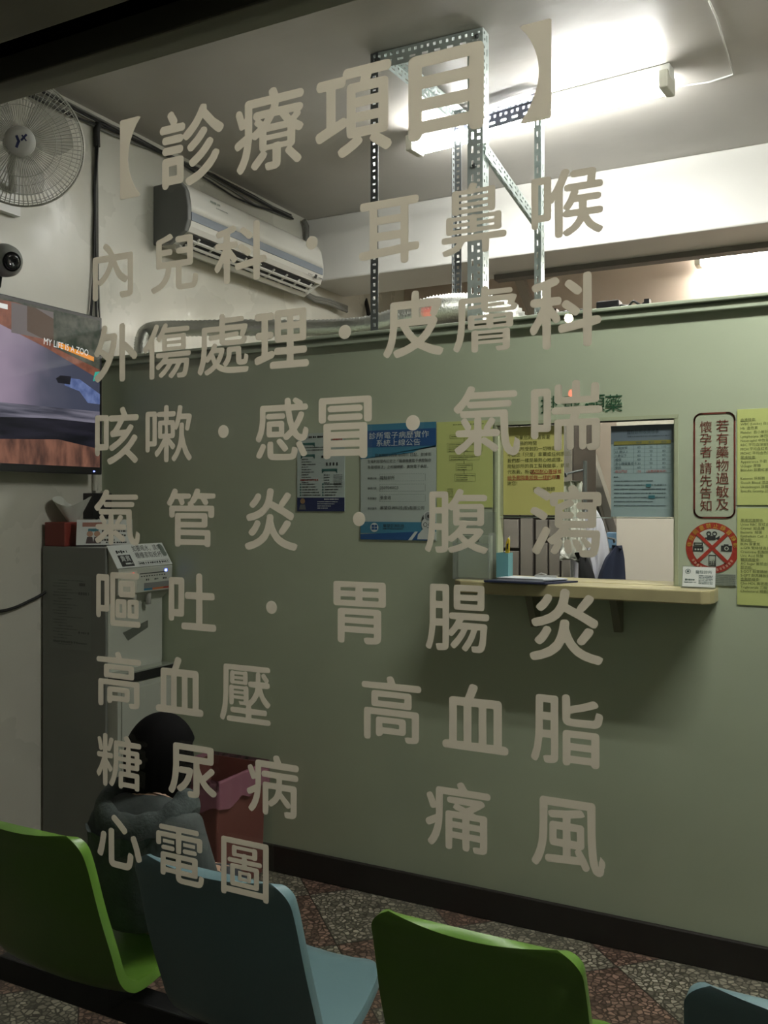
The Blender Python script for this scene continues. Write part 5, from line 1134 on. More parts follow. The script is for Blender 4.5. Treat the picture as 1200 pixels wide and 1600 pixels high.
OUT['外'] = [[157, 1, 151, 5, 148, 13, 148, 238, 150, 244, 155, 248, 166, 250, 172, 249, 175, 247, 180, 240, 180, 170, 191, 165, 222, 140, 247, 116, 250, 108, 248, 101, 240, 93, 235, 91, 227, 92, 223, 94, 202, 115, 181, 134, 180, 133, 180, 11, 177, 5, 172, 1, 166, 0],
 [17, 5, 11, 8, 5, 14, 0, 24, 7, 33, 28, 46, 42, 58, 53, 71, 71, 95, 61, 104, 38, 121, 34, 126, 25, 116, 17, 114, 11, 116, 4, 121, 0, 127, 0, 133, 19, 163, 28, 182, 36, 202, 47, 242, 55, 248, 67, 248, 74, 244, 77, 238, 77, 232, 71, 212, 72, 210, 118, 211, 128, 208, 134, 202, 136, 195, 128, 153, 113, 108, 96, 75, 76, 47, 48, 20, 27, 6, 23, 4],
 [82, 125, 55, 144, 45, 146, 61, 180, 99, 181, 100, 180, 90, 138, 85, 125, 84, 124]]
OUT['傷'] = [[43, 1, 38, 3, 35, 11, 35, 139, 33, 141, 20, 125, 12, 120, 2, 133, 0, 139, 0, 143, 2, 146, 23, 172, 34, 190, 45, 209, 62, 245, 66, 248, 72, 249, 81, 245, 85, 241, 85, 237, 79, 220, 61, 182, 61, 9, 58, 4, 54, 1],
 [146, 1, 140, 6, 135, 13, 139, 19, 159, 40, 175, 64, 156, 64, 140, 42, 119, 20, 102, 6, 96, 5, 93, 7, 87, 11, 84, 19, 91, 26, 112, 44, 128, 64, 112, 65, 85, 42, 79, 42, 73, 45, 70, 50, 67, 56, 73, 63, 92, 78, 107, 93, 104, 95, 77, 95, 73, 97, 70, 101, 69, 107, 71, 115, 81, 118, 240, 118, 248, 115, 250, 109, 249, 103, 247, 98, 242, 95, 136, 95, 132, 88, 133, 87, 230, 87, 240, 84, 242, 78, 240, 56, 235, 29, 229, 13, 223, 5, 213, 1, 190, 0, 184, 2, 180, 7, 180, 15, 179, 20, 188, 22, 204, 23, 207, 25, 210, 31, 213, 44, 216, 64, 201, 65, 188, 40, 171, 17, 156, 2, 152, 0],
 [108, 125, 104, 127, 102, 133, 102, 178, 100, 179, 93, 170, 87, 167, 79, 170, 71, 180, 73, 187, 92, 213, 107, 243, 112, 248, 119, 250, 125, 248, 131, 244, 131, 237, 129, 229, 232, 229, 241, 225, 243, 219, 243, 213, 241, 209, 234, 206, 117, 206, 113, 199, 125, 197, 200, 197, 213, 199, 222, 196, 225, 188, 225, 135, 222, 126, 213, 124, 200, 126, 125, 126, 117, 124],
 [127, 142, 127, 154, 198, 154, 200, 153, 200, 143, 198, 141],
 [127, 169, 126, 180, 129, 181, 198, 181, 200, 180, 200, 170, 198, 169]]
OUT['處'] = [[16, 1, 3, 10, 0, 16, 13, 53, 18, 74, 21, 114, 21, 191, 24, 198, 32, 201, 107, 201, 109, 202, 109, 242, 112, 248, 117, 250, 126, 250, 132, 248, 135, 242, 136, 235, 138, 233, 217, 233, 224, 231, 227, 225, 227, 219, 224, 214, 219, 212, 138, 211, 136, 210, 136, 202, 138, 201, 230, 201, 238, 200, 243, 196, 244, 194, 243, 185, 233, 160, 228, 152, 236, 149, 240, 143, 240, 137, 238, 129, 232, 122, 224, 119, 209, 117, 149, 117, 126, 119, 117, 123, 112, 127, 109, 135, 109, 145, 107, 146, 65, 144, 59, 145, 55, 152, 57, 160, 65, 164, 107, 167, 109, 168, 109, 177, 107, 178, 49, 178, 47, 177, 47, 114, 44, 80, 45, 78, 59, 95, 67, 107, 74, 124, 80, 130, 88, 130, 96, 126, 97, 120, 95, 112, 95, 111, 120, 111, 128, 110, 132, 106, 134, 103, 132, 91, 124, 68, 109, 43, 118, 38, 132, 32, 133, 34, 129, 38, 125, 43, 137, 59, 141, 66, 144, 80, 144, 103, 147, 108, 155, 111, 207, 110, 211, 108, 214, 103, 215, 55, 224, 55, 226, 57, 230, 78, 232, 79, 236, 76, 242, 75, 247, 70, 248, 66, 246, 49, 242, 39, 236, 35, 226, 33, 207, 33, 197, 37, 193, 41, 190, 49, 189, 87, 188, 89, 170, 89, 168, 87, 166, 66, 159, 49, 149, 36, 144, 31, 139, 30, 167, 27, 240, 26, 249, 23, 250, 22, 248, 18, 248, 13, 246, 7, 242, 4, 236, 2, 178, 2, 145, 4, 130, 7, 115, 12, 103, 18, 93, 26, 80, 15, 65, 6, 49, 0, 43, 1, 38, 6, 34, 15, 34, 16, 42, 21, 61, 31, 78, 43, 67, 66, 57, 56, 49, 52, 42, 57, 29, 18, 24, 8],
 [93, 61, 87, 74, 82, 87, 84, 89, 105, 89, 107, 87, 104, 82],
 [142, 139, 135, 141, 135, 147, 136, 148, 147, 150, 170, 151, 176, 152, 194, 152, 200, 156, 202, 164, 199, 170, 192, 172, 136, 168, 135, 170, 135, 177, 136, 178, 211, 178, 213, 177, 208, 164, 207, 156, 211, 152, 219, 148, 215, 140, 207, 139]]
OUT['理'] = [[80, 1, 74, 5, 72, 12, 72, 22, 76, 28, 84, 32, 149, 32, 150, 57, 148, 59, 103, 59, 95, 62, 91, 53, 84, 47, 17, 23, 9, 23, 5, 26, 2, 30, 0, 40, 0, 47, 3, 51, 9, 56, 32, 63, 33, 65, 33, 129, 32, 130, 17, 130, 11, 132, 6, 137, 4, 147, 6, 155, 11, 160, 17, 162, 32, 162, 33, 164, 33, 209, 33, 211, 32, 212, 13, 212, 5, 215, 1, 223, 2, 233, 3, 238, 7, 242, 13, 244, 80, 244, 86, 242, 90, 237, 93, 227, 92, 221, 90, 217, 82, 212, 65, 212, 63, 211, 63, 164, 65, 162, 78, 162, 82, 160, 87, 155, 89, 147, 88, 139, 84, 133, 78, 130, 65, 130, 63, 129, 63, 75, 80, 80, 86, 78, 90, 75, 91, 75, 94, 86, 101, 90, 148, 90, 150, 92, 149, 111, 105, 111, 99, 114, 95, 120, 94, 229, 95, 239, 98, 246, 103, 249, 106, 250, 224, 250, 233, 248, 236, 244, 238, 237, 237, 120, 233, 114, 226, 111, 181, 111, 181, 92, 183, 90, 228, 90, 234, 89, 237, 86, 240, 81, 241, 75, 241, 69, 237, 62, 232, 59, 181, 58, 181, 32, 241, 31, 245, 28, 249, 22, 250, 14, 249, 8, 243, 2, 237, 0],
 [125, 142, 123, 143, 123, 166, 152, 166, 151, 142],
 [181, 142, 180, 143, 180, 166, 208, 166, 208, 142],
 [125, 195, 123, 196, 123, 219, 152, 219, 151, 196],
 [181, 195, 180, 196, 180, 219, 208, 219, 208, 196]]
OUT['皮'] = [[230, 0, 201, 7, 184, 14, 144, 33, 119, 20, 88, 8, 62, 1, 56, 1, 51, 4, 44, 15, 42, 23, 43, 25, 52, 31, 87, 40, 111, 51, 118, 55, 94, 81, 71, 118, 60, 118, 59, 117, 55, 83, 51, 62, 45, 41, 35, 20, 27, 9, 22, 4, 14, 4, 4, 11, 0, 17, 0, 23, 11, 41, 18, 60, 24, 83, 27, 102, 28, 126, 29, 202, 30, 207, 33, 211, 37, 213, 43, 214, 117, 214, 118, 215, 119, 238, 120, 243, 127, 249, 136, 250, 144, 248, 149, 241, 150, 217, 151, 214, 224, 215, 235, 212, 239, 209, 242, 206, 242, 200, 240, 190, 222, 153, 219, 149, 214, 147, 221, 141, 225, 134, 225, 128, 220, 117, 211, 100, 201, 85, 191, 72, 173, 55, 173, 53, 203, 40, 239, 30, 245, 25, 249, 24, 250, 23, 248, 19, 247, 13, 243, 6, 237, 1],
 [146, 72, 138, 77, 123, 93, 106, 117, 109, 118, 184, 118, 185, 117, 184, 115, 169, 94, 161, 85],
 [60, 149, 60, 183, 62, 184, 117, 184, 118, 183, 119, 149, 117, 147, 62, 147],
 [151, 148, 150, 149, 150, 183, 151, 184, 203, 184, 194, 160, 196, 155, 202, 149, 201, 148]]
OUT['膚'] = [[80, 1, 75, 3, 72, 10, 72, 75, 73, 79, 76, 82, 82, 84, 89, 85, 97, 82, 196, 82, 202, 84, 212, 85, 216, 84, 220, 81, 222, 75, 222, 18, 220, 10, 215, 5, 208, 2, 198, 1, 176, 1, 170, 5, 167, 16, 168, 18, 178, 20, 194, 20, 194, 30, 101, 30, 99, 29, 99, 10, 96, 3, 89, 0],
 [18, 6, 12, 7, 4, 12, 1, 16, 0, 20, 13, 56, 17, 79, 21, 120, 21, 200, 23, 207, 32, 211, 111, 211, 111, 242, 114, 247, 121, 250, 129, 250, 136, 247, 139, 238, 141, 236, 222, 236, 228, 234, 231, 228, 231, 223, 229, 219, 223, 216, 141, 215, 139, 215, 139, 213, 139, 211, 141, 211, 231, 211, 243, 208, 247, 204, 247, 198, 238, 177, 244, 175, 249, 171, 250, 164, 245, 154, 235, 149, 141, 150, 135, 148, 129, 149, 121, 151, 117, 154, 113, 160, 111, 168, 109, 169, 62, 166, 59, 168, 60, 180, 109, 182, 111, 185, 111, 188, 109, 190, 50, 190, 48, 188, 48, 118, 44, 71, 39, 48, 32, 26, 24, 11],
 [99, 43, 99, 50, 194, 50, 194, 48, 194, 44, 192, 43],
 [99, 63, 99, 69, 194, 69, 194, 67, 194, 63, 192, 62],
 [66, 88, 61, 90, 58, 96, 58, 134, 60, 141, 68, 144, 76, 144, 82, 142, 135, 142, 143, 144, 149, 144, 154, 142, 210, 142, 216, 144, 222, 144, 231, 142, 234, 135, 234, 96, 231, 90, 225, 87, 216, 87, 210, 90, 154, 90, 147, 87, 133, 90, 82, 90, 74, 87],
 [85, 102, 84, 103, 84, 109, 85, 110, 129, 110, 131, 109, 131, 103, 129, 102],
 [158, 102, 158, 110, 206, 110, 207, 109, 207, 103, 206, 102],
 [85, 122, 84, 124, 85, 130, 131, 130, 131, 128, 131, 122],
 [158, 122, 158, 130, 206, 130, 207, 128, 206, 122],
 [145, 164, 138, 168, 139, 170, 200, 173, 201, 175, 201, 185, 198, 186, 139, 183, 138, 185, 139, 189, 214, 189, 211, 175, 218, 170, 226, 168, 220, 163]]
OUT['咳'] = [[86, 0, 79, 4, 74, 11, 71, 19, 78, 26, 104, 36, 131, 49, 158, 67, 183, 87, 201, 105, 217, 125, 223, 127, 229, 127, 239, 123, 243, 118, 243, 110, 238, 103, 222, 84, 200, 63, 200, 61, 232, 36, 244, 25, 246, 19, 245, 15, 238, 8, 231, 4, 223, 6, 177, 44, 151, 28, 121, 12, 94, 1],
 [8, 39, 2, 44, 0, 51, 1, 211, 4, 216, 10, 219, 72, 218, 77, 215, 80, 207, 80, 76, 78, 70, 76, 67, 70, 64, 28, 63, 27, 48, 24, 42, 18, 39],
 [92, 61, 85, 68, 82, 76, 87, 82, 125, 103, 154, 124, 102, 119, 97, 120, 93, 124, 88, 135, 90, 143, 94, 146, 103, 150, 108, 154, 133, 186, 131, 188, 94, 188, 86, 190, 80, 196, 80, 207, 84, 211, 88, 214, 94, 215, 151, 215, 153, 217, 146, 234, 145, 241, 151, 247, 163, 250, 168, 249, 172, 245, 187, 215, 237, 215, 243, 214, 247, 212, 250, 205, 250, 198, 247, 192, 243, 189, 237, 188, 169, 188, 141, 150, 181, 151, 195, 169, 199, 172, 203, 173, 213, 170, 222, 163, 219, 154, 209, 140, 191, 120, 171, 102, 149, 86, 123, 70, 104, 60, 98, 59],
 [28, 91, 28, 192, 50, 192, 52, 190, 52, 91]]
OUT['嗽'] = [[109, 1, 105, 3, 102, 8, 102, 68, 80, 39, 68, 27, 60, 23, 52, 33, 50, 40, 52, 46, 68, 61, 77, 73, 96, 103, 78, 104, 72, 106, 70, 111, 69, 173, 72, 181, 76, 183, 102, 184, 102, 198, 72, 199, 66, 201, 64, 206, 62, 205, 62, 78, 60, 75, 54, 71, 24, 71, 23, 69, 23, 54, 20, 48, 13, 45, 9, 45, 2, 48, 0, 56, 0, 213, 1, 218, 3, 222, 11, 225, 52, 225, 58, 223, 61, 219, 62, 215, 64, 215, 66, 219, 72, 221, 100, 222, 102, 223, 102, 241, 104, 247, 111, 250, 117, 250, 123, 248, 126, 243, 127, 222, 155, 222, 163, 219, 166, 209, 163, 201, 155, 198, 127, 198, 127, 196, 127, 184, 153, 183, 157, 181, 161, 171, 169, 196, 177, 240, 180, 245, 188, 246, 194, 245, 199, 241, 201, 238, 197, 209, 198, 208, 237, 208, 245, 205, 248, 202, 250, 194, 237, 143, 231, 134, 222, 135, 215, 141, 215, 149, 223, 183, 222, 184, 192, 184, 190, 183, 182, 160, 176, 147, 168, 139, 160, 143, 160, 114, 157, 107, 151, 104, 132, 103, 159, 77, 162, 71, 161, 65, 155, 58, 149, 54, 141, 59, 127, 76, 126, 8, 123, 2, 117, 0],
 [157, 2, 146, 8, 142, 14, 142, 18, 159, 40, 171, 61, 178, 84, 183, 109, 186, 164, 188, 168, 194, 170, 200, 170, 206, 168, 209, 160, 208, 120, 218, 78, 231, 48, 247, 25, 250, 18, 247, 12, 237, 4, 229, 8, 217, 23, 210, 35, 198, 63, 186, 39, 178, 24, 164, 6],
 [25, 94, 23, 95, 23, 200, 23, 202, 25, 202, 39, 202, 39, 95, 39, 94],
 [92, 125, 91, 126, 91, 160, 92, 162, 103, 162, 106, 158, 106, 128, 103, 125],
 [123, 125, 122, 160, 123, 162, 137, 162, 138, 126, 135, 125]]
OUT['感'] = [[98, 0, 74, 2, 66, 6, 59, 13, 57, 19, 56, 28, 56, 66, 59, 73, 64, 76, 78, 76, 81, 74, 84, 70, 85, 28, 87, 26, 165, 25, 170, 28, 173, 45, 176, 52, 178, 53, 192, 51, 197, 47, 200, 43, 199, 30, 196, 19, 191, 9, 182, 3, 173, 1, 161, 0],
 [13, 9, 5, 13, 1, 18, 5, 28, 27, 66, 34, 68, 43, 66, 49, 60, 49, 53, 36, 26, 28, 13, 24, 10, 19, 8],
 [224, 13, 217, 17, 194, 60, 193, 66, 194, 67, 201, 73, 211, 75, 203, 78, 194, 83, 186, 89, 176, 99, 154, 81, 148, 80, 140, 81, 135, 87, 131, 94, 64, 93, 57, 96, 54, 100, 52, 106, 53, 149, 55, 155, 62, 158, 125, 159, 133, 156, 137, 149, 137, 106, 138, 104, 161, 123, 162, 124, 151, 156, 143, 196, 142, 198, 49, 198, 47, 196, 48, 177, 45, 143, 42, 126, 37, 106, 26, 81, 18, 74, 11, 75, 3, 81, 1, 85, 0, 91, 12, 119, 18, 147, 20, 166, 20, 211, 23, 219, 28, 222, 32, 223, 138, 223, 140, 224, 139, 239, 140, 244, 144, 248, 152, 250, 159, 249, 165, 245, 167, 239, 169, 223, 188, 223, 191, 224, 182, 230, 176, 238, 183, 247, 190, 249, 201, 245, 218, 235, 223, 230, 224, 223, 239, 223, 245, 219, 248, 213, 248, 207, 245, 202, 241, 199, 235, 198, 173, 198, 171, 196, 177, 168, 182, 150, 184, 149, 195, 166, 205, 187, 208, 190, 213, 192, 218, 192, 224, 190, 230, 186, 230, 177, 222, 159, 209, 138, 196, 121, 204, 109, 213, 103, 221, 102, 223, 106, 225, 121, 229, 126, 230, 132, 245, 127, 249, 121, 250, 117, 249, 106, 246, 94, 241, 85, 236, 79, 230, 76, 214, 74, 219, 70, 226, 58, 243, 28, 243, 21, 239, 17, 232, 14],
 [137, 34, 131, 37, 104, 68, 100, 77, 106, 84, 114, 87, 121, 86, 135, 73, 152, 53, 155, 45, 152, 41, 142, 34],
 [79, 116, 78, 119, 78, 134, 79, 135, 112, 135, 112, 116],
 [55, 168, 50, 173, 49, 179, 53, 186, 59, 189, 133, 189, 138, 186, 142, 179, 141, 173, 139, 170, 133, 166, 62, 166]]
OUT['冒'] = [[31, 1, 25, 6, 23, 13, 23, 133, 24, 139, 27, 142, 31, 144, 38, 145, 216, 145, 222, 144, 226, 141, 229, 132, 229, 14, 228, 9, 224, 4, 218, 1, 203, 1, 197, 5, 192, 12, 61, 12, 59, 12, 55, 5, 48, 1, 38, 0],
 [59, 39, 59, 48, 192, 48, 193, 46, 193, 40, 190, 39],
 [59, 75, 58, 81, 59, 83, 61, 83, 190, 83, 192, 83, 193, 81, 193, 76, 190, 75],
 [59, 110, 58, 117, 61, 118, 190, 118, 193, 117, 193, 111, 190, 110],
 [10, 146, 2, 152, 0, 159, 0, 237, 2, 243, 8, 249, 14, 250, 235, 250, 243, 248, 248, 243, 250, 237, 250, 159, 248, 152, 243, 148, 235, 146, 224, 147, 218, 150, 214, 156, 213, 223, 38, 223, 36, 221, 35, 154, 31, 149, 27, 147, 21, 146],
 [53, 155, 45, 161, 43, 169, 46, 176, 50, 180, 55, 181, 194, 181, 203, 178, 208, 171, 207, 161, 203, 157, 196, 155],
 [53, 190, 46, 195, 43, 202, 43, 208, 46, 211, 55, 216, 194, 216, 203, 213, 208, 206, 208, 200, 207, 197, 203, 192, 196, 190]]
OUT['氣'] = [[91, 0, 83, 3, 79, 10, 79, 49, 77, 51, 54, 29, 43, 20, 24, 8, 18, 8, 12, 10, 6, 19, 3, 25, 8, 30, 37, 49, 59, 68, 56, 69, 16, 70, 12, 72, 9, 76, 7, 85, 9, 89, 13, 93, 18, 94, 46, 95, 31, 118, 28, 127, 35, 134, 43, 136, 31, 138, 28, 141, 25, 148, 25, 155, 24, 156, 16, 153, 9, 157, 3, 163, 0, 170, 2, 176, 22, 195, 32, 206, 42, 221, 56, 246, 64, 250, 75, 248, 82, 242, 82, 235, 79, 227, 228, 227, 235, 225, 239, 219, 240, 212, 237, 206, 229, 203, 66, 203, 64, 202, 59, 195, 60, 194, 210, 194, 217, 191, 220, 184, 218, 176, 212, 171, 64, 170, 55, 174, 51, 184, 32, 163, 33, 162, 195, 162, 200, 161, 204, 157, 206, 151, 207, 85, 209, 61, 213, 42, 218, 32, 224, 29, 226, 34, 228, 49, 230, 55, 231, 64, 233, 64, 239, 59, 245, 57, 249, 51, 250, 44, 248, 23, 245, 13, 239, 6, 233, 2, 224, 0, 205, 6, 193, 19, 184, 42, 180, 70, 177, 136, 176, 137, 106, 137, 104, 136, 107, 129, 107, 97, 108, 94, 118, 95, 115, 97, 117, 104, 138, 134, 144, 136, 150, 135, 160, 127, 157, 117, 139, 95, 165, 94, 170, 92, 174, 89, 177, 83, 176, 80, 174, 74, 169, 70, 165, 69, 108, 69, 107, 64, 108, 63, 113, 67, 117, 67, 123, 66, 165, 39, 169, 34, 171, 28, 169, 23, 163, 16, 159, 15, 154, 15, 108, 47, 107, 45, 106, 8, 104, 4, 100, 2],
 [64, 94, 68, 100, 68, 108, 52, 131, 49, 135, 43, 136, 49, 137, 79, 137, 82, 136, 79, 129, 79, 95]]
OUT['喘'] = [[95, 0, 86, 4, 83, 9, 84, 106, 86, 109, 93, 113, 136, 113, 138, 115, 141, 130, 82, 131, 77, 134, 74, 139, 73, 145, 77, 153, 82, 156, 86, 157, 237, 157, 243, 155, 247, 153, 250, 147, 250, 139, 247, 134, 243, 132, 237, 130, 173, 130, 167, 115, 169, 113, 230, 113, 234, 113, 239, 109, 242, 102, 242, 25, 241, 15, 237, 8, 232, 4, 224, 1, 210, 0, 204, 1, 201, 4, 198, 8, 197, 20, 196, 13, 192, 8, 189, 5, 181, 3, 173, 7, 170, 15, 170, 87, 169, 89, 154, 89, 152, 89, 152, 87, 152, 13, 148, 6, 144, 4, 136, 3, 131, 6, 127, 11, 127, 15, 127, 89, 111, 89, 110, 87, 110, 9, 105, 3, 101, 1],
 [197, 22, 195, 25, 195, 87, 197, 89, 214, 89, 214, 26],
 [10, 45, 4, 48, 0, 57, 0, 217, 3, 222, 10, 226, 62, 226, 68, 222, 72, 215, 72, 79, 68, 73, 62, 70, 27, 70, 27, 55, 24, 49, 19, 45],
 [27, 98, 27, 198, 43, 199, 45, 198, 45, 98, 43, 97],
 [92, 169, 86, 173, 84, 179, 85, 228, 87, 234, 92, 238, 105, 238, 111, 232, 112, 194, 113, 192, 144, 192, 146, 194, 146, 241, 149, 247, 154, 250, 165, 250, 171, 247, 173, 243, 174, 194, 175, 192, 210, 192, 211, 226, 213, 234, 218, 238, 228, 238, 234, 237, 238, 232, 239, 226, 239, 179, 237, 173, 232, 169, 97, 168]]
OUT['管'] = [[56, 0, 50, 1, 46, 3, 43, 11, 43, 136, 46, 142, 54, 145, 197, 145, 203, 144, 207, 141, 210, 134, 210, 94, 209, 89, 204, 85, 197, 83, 74, 83, 73, 76, 76, 74, 217, 73, 222, 70, 225, 62, 225, 13, 224, 8, 221, 4, 215, 1, 205, 1, 199, 4, 195, 9, 194, 9, 74, 9, 67, 2, 62, 0],
 [74, 33, 73, 36, 74, 50, 196, 49, 196, 34, 194, 33],
 [74, 107, 73, 109, 74, 121, 180, 121, 181, 119, 181, 109, 180, 107],
 [25, 124, 17, 127, 14, 132, 13, 136, 13, 166, 16, 172, 20, 175, 13, 176, 7, 179, 0, 187, 3, 194, 18, 217, 30, 243, 36, 249, 40, 250, 48, 249, 56, 244, 58, 238, 56, 229, 117, 228, 123, 225, 126, 219, 126, 215, 123, 209, 117, 206, 89, 205, 89, 204, 94, 192, 94, 189, 91, 183, 82, 178, 74, 179, 70, 183, 58, 205, 44, 205, 31, 185, 24, 177, 27, 176, 109, 176, 111, 177, 108, 189, 115, 194, 122, 196, 125, 204, 137, 222, 146, 243, 150, 248, 154, 249, 166, 248, 172, 244, 173, 238, 171, 230, 172, 229, 241, 228, 247, 226, 250, 221, 250, 213, 247, 208, 243, 206, 209, 205, 207, 204, 213, 194, 214, 187, 209, 181, 203, 178, 197, 178, 191, 181, 176, 203, 174, 205, 172, 205, 160, 205, 148, 189, 144, 186, 138, 185, 142, 177, 144, 176, 199, 177, 233, 176, 239, 175, 242, 172, 244, 166, 244, 136, 241, 128, 237, 126, 225, 125, 217, 128, 214, 134, 214, 151, 213, 152, 44, 152, 42, 151, 42, 134, 39, 128, 32, 125]]
OUT['炎'] = [[11, 1, 6, 5, 2, 11, 0, 20, 1, 22, 9, 28, 40, 37, 66, 50, 86, 69, 96, 90, 102, 112, 106, 138, 109, 143, 115, 146, 129, 146, 136, 140, 138, 133, 136, 118, 144, 93, 155, 73, 170, 56, 192, 43, 215, 35, 239, 30, 250, 24, 248, 15, 244, 7, 240, 4, 235, 1, 208, 6, 182, 14, 160, 26, 143, 40, 129, 58, 123, 68, 121, 67, 106, 43, 92, 31, 73, 18, 43, 6, 19, 0],
 [29, 58, 23, 62, 17, 69, 20, 77, 37, 95, 48, 114, 52, 118, 56, 121, 60, 121, 70, 118, 75, 112, 76, 105, 62, 80, 51, 66, 41, 58, 35, 56],
 [174, 63, 168, 66, 163, 73, 164, 80, 190, 117, 194, 120, 200, 122, 214, 118, 218, 114, 219, 108, 215, 99, 188, 66, 180, 63],
 [17, 117, 13, 120, 8, 127, 6, 138, 15, 145, 43, 152, 68, 163, 86, 178, 97, 196, 104, 219, 107, 241, 113, 249, 117, 250, 127, 250, 136, 245, 138, 241, 139, 236, 132, 198, 162, 184, 167, 195, 194, 230, 200, 233, 206, 232, 214, 228, 220, 223, 219, 217, 217, 211, 198, 189, 188, 178, 185, 176, 184, 174, 219, 155, 231, 148, 233, 144, 234, 136, 229, 127, 225, 123, 219, 122, 212, 124, 172, 147, 121, 172, 119, 171, 113, 162, 102, 150, 86, 138, 68, 130, 47, 122, 25, 117],
 [35, 171, 29, 175, 22, 183, 25, 191, 41, 207, 54, 227, 58, 229, 64, 230, 72, 228, 78, 223, 79, 217, 78, 211, 71, 200, 60, 185, 50, 176, 43, 171]]
OUT['腹'] = [[51, 0, 47, 2, 44, 6, 41, 21, 41, 23, 49, 25, 67, 26, 68, 27, 67, 89, 41, 90, 40, 88, 37, 60, 31, 31, 24, 10, 19, 2, 13, 3, 6, 6, 1, 11, 0, 14, 0, 18, 6, 33, 11, 54, 14, 78, 17, 122, 17, 229, 20, 239, 28, 241, 82, 241, 90, 239, 93, 233, 94, 194, 95, 191, 113, 214, 129, 245, 136, 250, 147, 248, 154, 243, 154, 235, 150, 227, 151, 227, 234, 227, 243, 223, 246, 218, 245, 210, 244, 206, 238, 202, 138, 202, 131, 192, 136, 191, 223, 192, 231, 188, 234, 179, 234, 119, 231, 111, 223, 107, 213, 107, 207, 109, 171, 109, 168, 109, 163, 99, 167, 98, 219, 98, 226, 94, 231, 89, 231, 82, 222, 68, 209, 52, 196, 41, 209, 35, 240, 25, 249, 21, 250, 20, 241, 4, 238, 2, 232, 0, 223, 3, 199, 10, 172, 24, 140, 10, 109, 1, 105, 1, 99, 4, 95, 10, 93, 16, 88, 7, 80, 3, 68, 0],
 [93, 21, 94, 49, 103, 44, 109, 44, 117, 49, 130, 60, 132, 60, 150, 41, 126, 31, 101, 24, 97, 21],
 [172, 54, 159, 64, 150, 74, 151, 75, 194, 75, 195, 74, 184, 63],
 [95, 65, 94, 68, 94, 169, 95, 172, 103, 167, 107, 166, 111, 168, 112, 167, 113, 119, 115, 111, 119, 108, 124, 107, 139, 109, 134, 101, 119, 84],
 [41, 116, 42, 154, 67, 154, 68, 152, 68, 117, 67, 115],
 [140, 126, 138, 130, 138, 138, 140, 140, 205, 140, 207, 140, 208, 138, 208, 128, 205, 126, 169, 126, 157, 128, 145, 128],
 [140, 159, 138, 161, 138, 169, 140, 171, 205, 171, 208, 169, 207, 160],
 [43, 179, 42, 181, 42, 216, 68, 216, 68, 181, 67, 179]]
OUT['瀉'] = [[187, 0, 180, 2, 176, 6, 174, 12, 174, 19, 168, 20, 163, 23, 153, 44, 152, 51, 149, 57, 151, 59, 164, 63, 172, 57, 180, 44, 185, 32, 183, 25, 209, 25, 212, 31, 213, 38, 209, 34, 203, 33, 199, 33, 193, 37, 190, 42, 189, 48, 177, 61, 178, 64, 185, 68, 184, 69, 116, 69, 109, 63, 115, 55, 116, 49, 115, 46, 107, 29, 98, 14, 94, 10, 87, 8, 81, 10, 76, 14, 73, 17, 75, 25, 85, 42, 85, 43, 77, 42, 71, 45, 64, 51, 61, 57, 62, 59, 65, 64, 89, 82, 106, 100, 94, 102, 91, 106, 88, 112, 89, 176, 79, 176, 73, 181, 71, 187, 70, 198, 69, 201, 61, 196, 56, 197, 17, 222, 13, 226, 13, 232, 16, 238, 23, 243, 28, 245, 34, 243, 56, 232, 73, 220, 77, 224, 81, 226, 139, 226, 136, 234, 135, 242, 143, 248, 154, 250, 158, 249, 164, 243, 174, 226, 238, 226, 244, 224, 247, 221, 250, 213, 250, 187, 248, 181, 244, 178, 233, 176, 232, 113, 231, 108, 228, 104, 220, 101, 141, 101, 137, 95, 234, 94, 240, 93, 244, 89, 246, 81, 243, 44, 239, 23, 235, 12, 228, 5, 220, 1, 209, 0],
 [21, 6, 9, 14, 7, 19, 7, 25, 26, 60, 46, 100, 52, 105, 59, 105, 71, 96, 72, 91, 71, 85, 52, 46, 34, 10, 28, 6],
 [133, 11, 128, 14, 124, 19, 120, 49, 123, 57, 129, 61, 133, 62, 141, 59, 144, 53, 149, 23, 148, 17, 143, 13, 139, 11],
 [215, 45, 213, 49, 209, 55, 201, 59, 192, 68, 217, 68],
 [118, 126, 116, 128, 116, 132, 118, 134, 145, 134, 151, 136, 155, 142, 156, 147, 154, 151, 147, 157, 118, 157, 116, 159, 116, 164, 118, 165, 149, 177, 156, 185, 154, 191, 151, 195, 147, 199, 142, 200, 221, 200, 220, 190, 172, 190, 166, 187, 162, 179, 164, 172, 170, 166, 203, 165, 204, 164, 203, 157, 172, 157, 165, 151, 163, 145, 165, 140, 172, 134, 203, 133, 204, 132, 203, 126],
 [44, 128, 3, 152, 0, 157, 2, 164, 7, 172, 13, 174, 21, 173, 42, 163, 59, 151, 63, 145, 61, 138, 54, 129, 50, 128],
 [98, 183, 100, 200, 140, 200, 135, 199]]
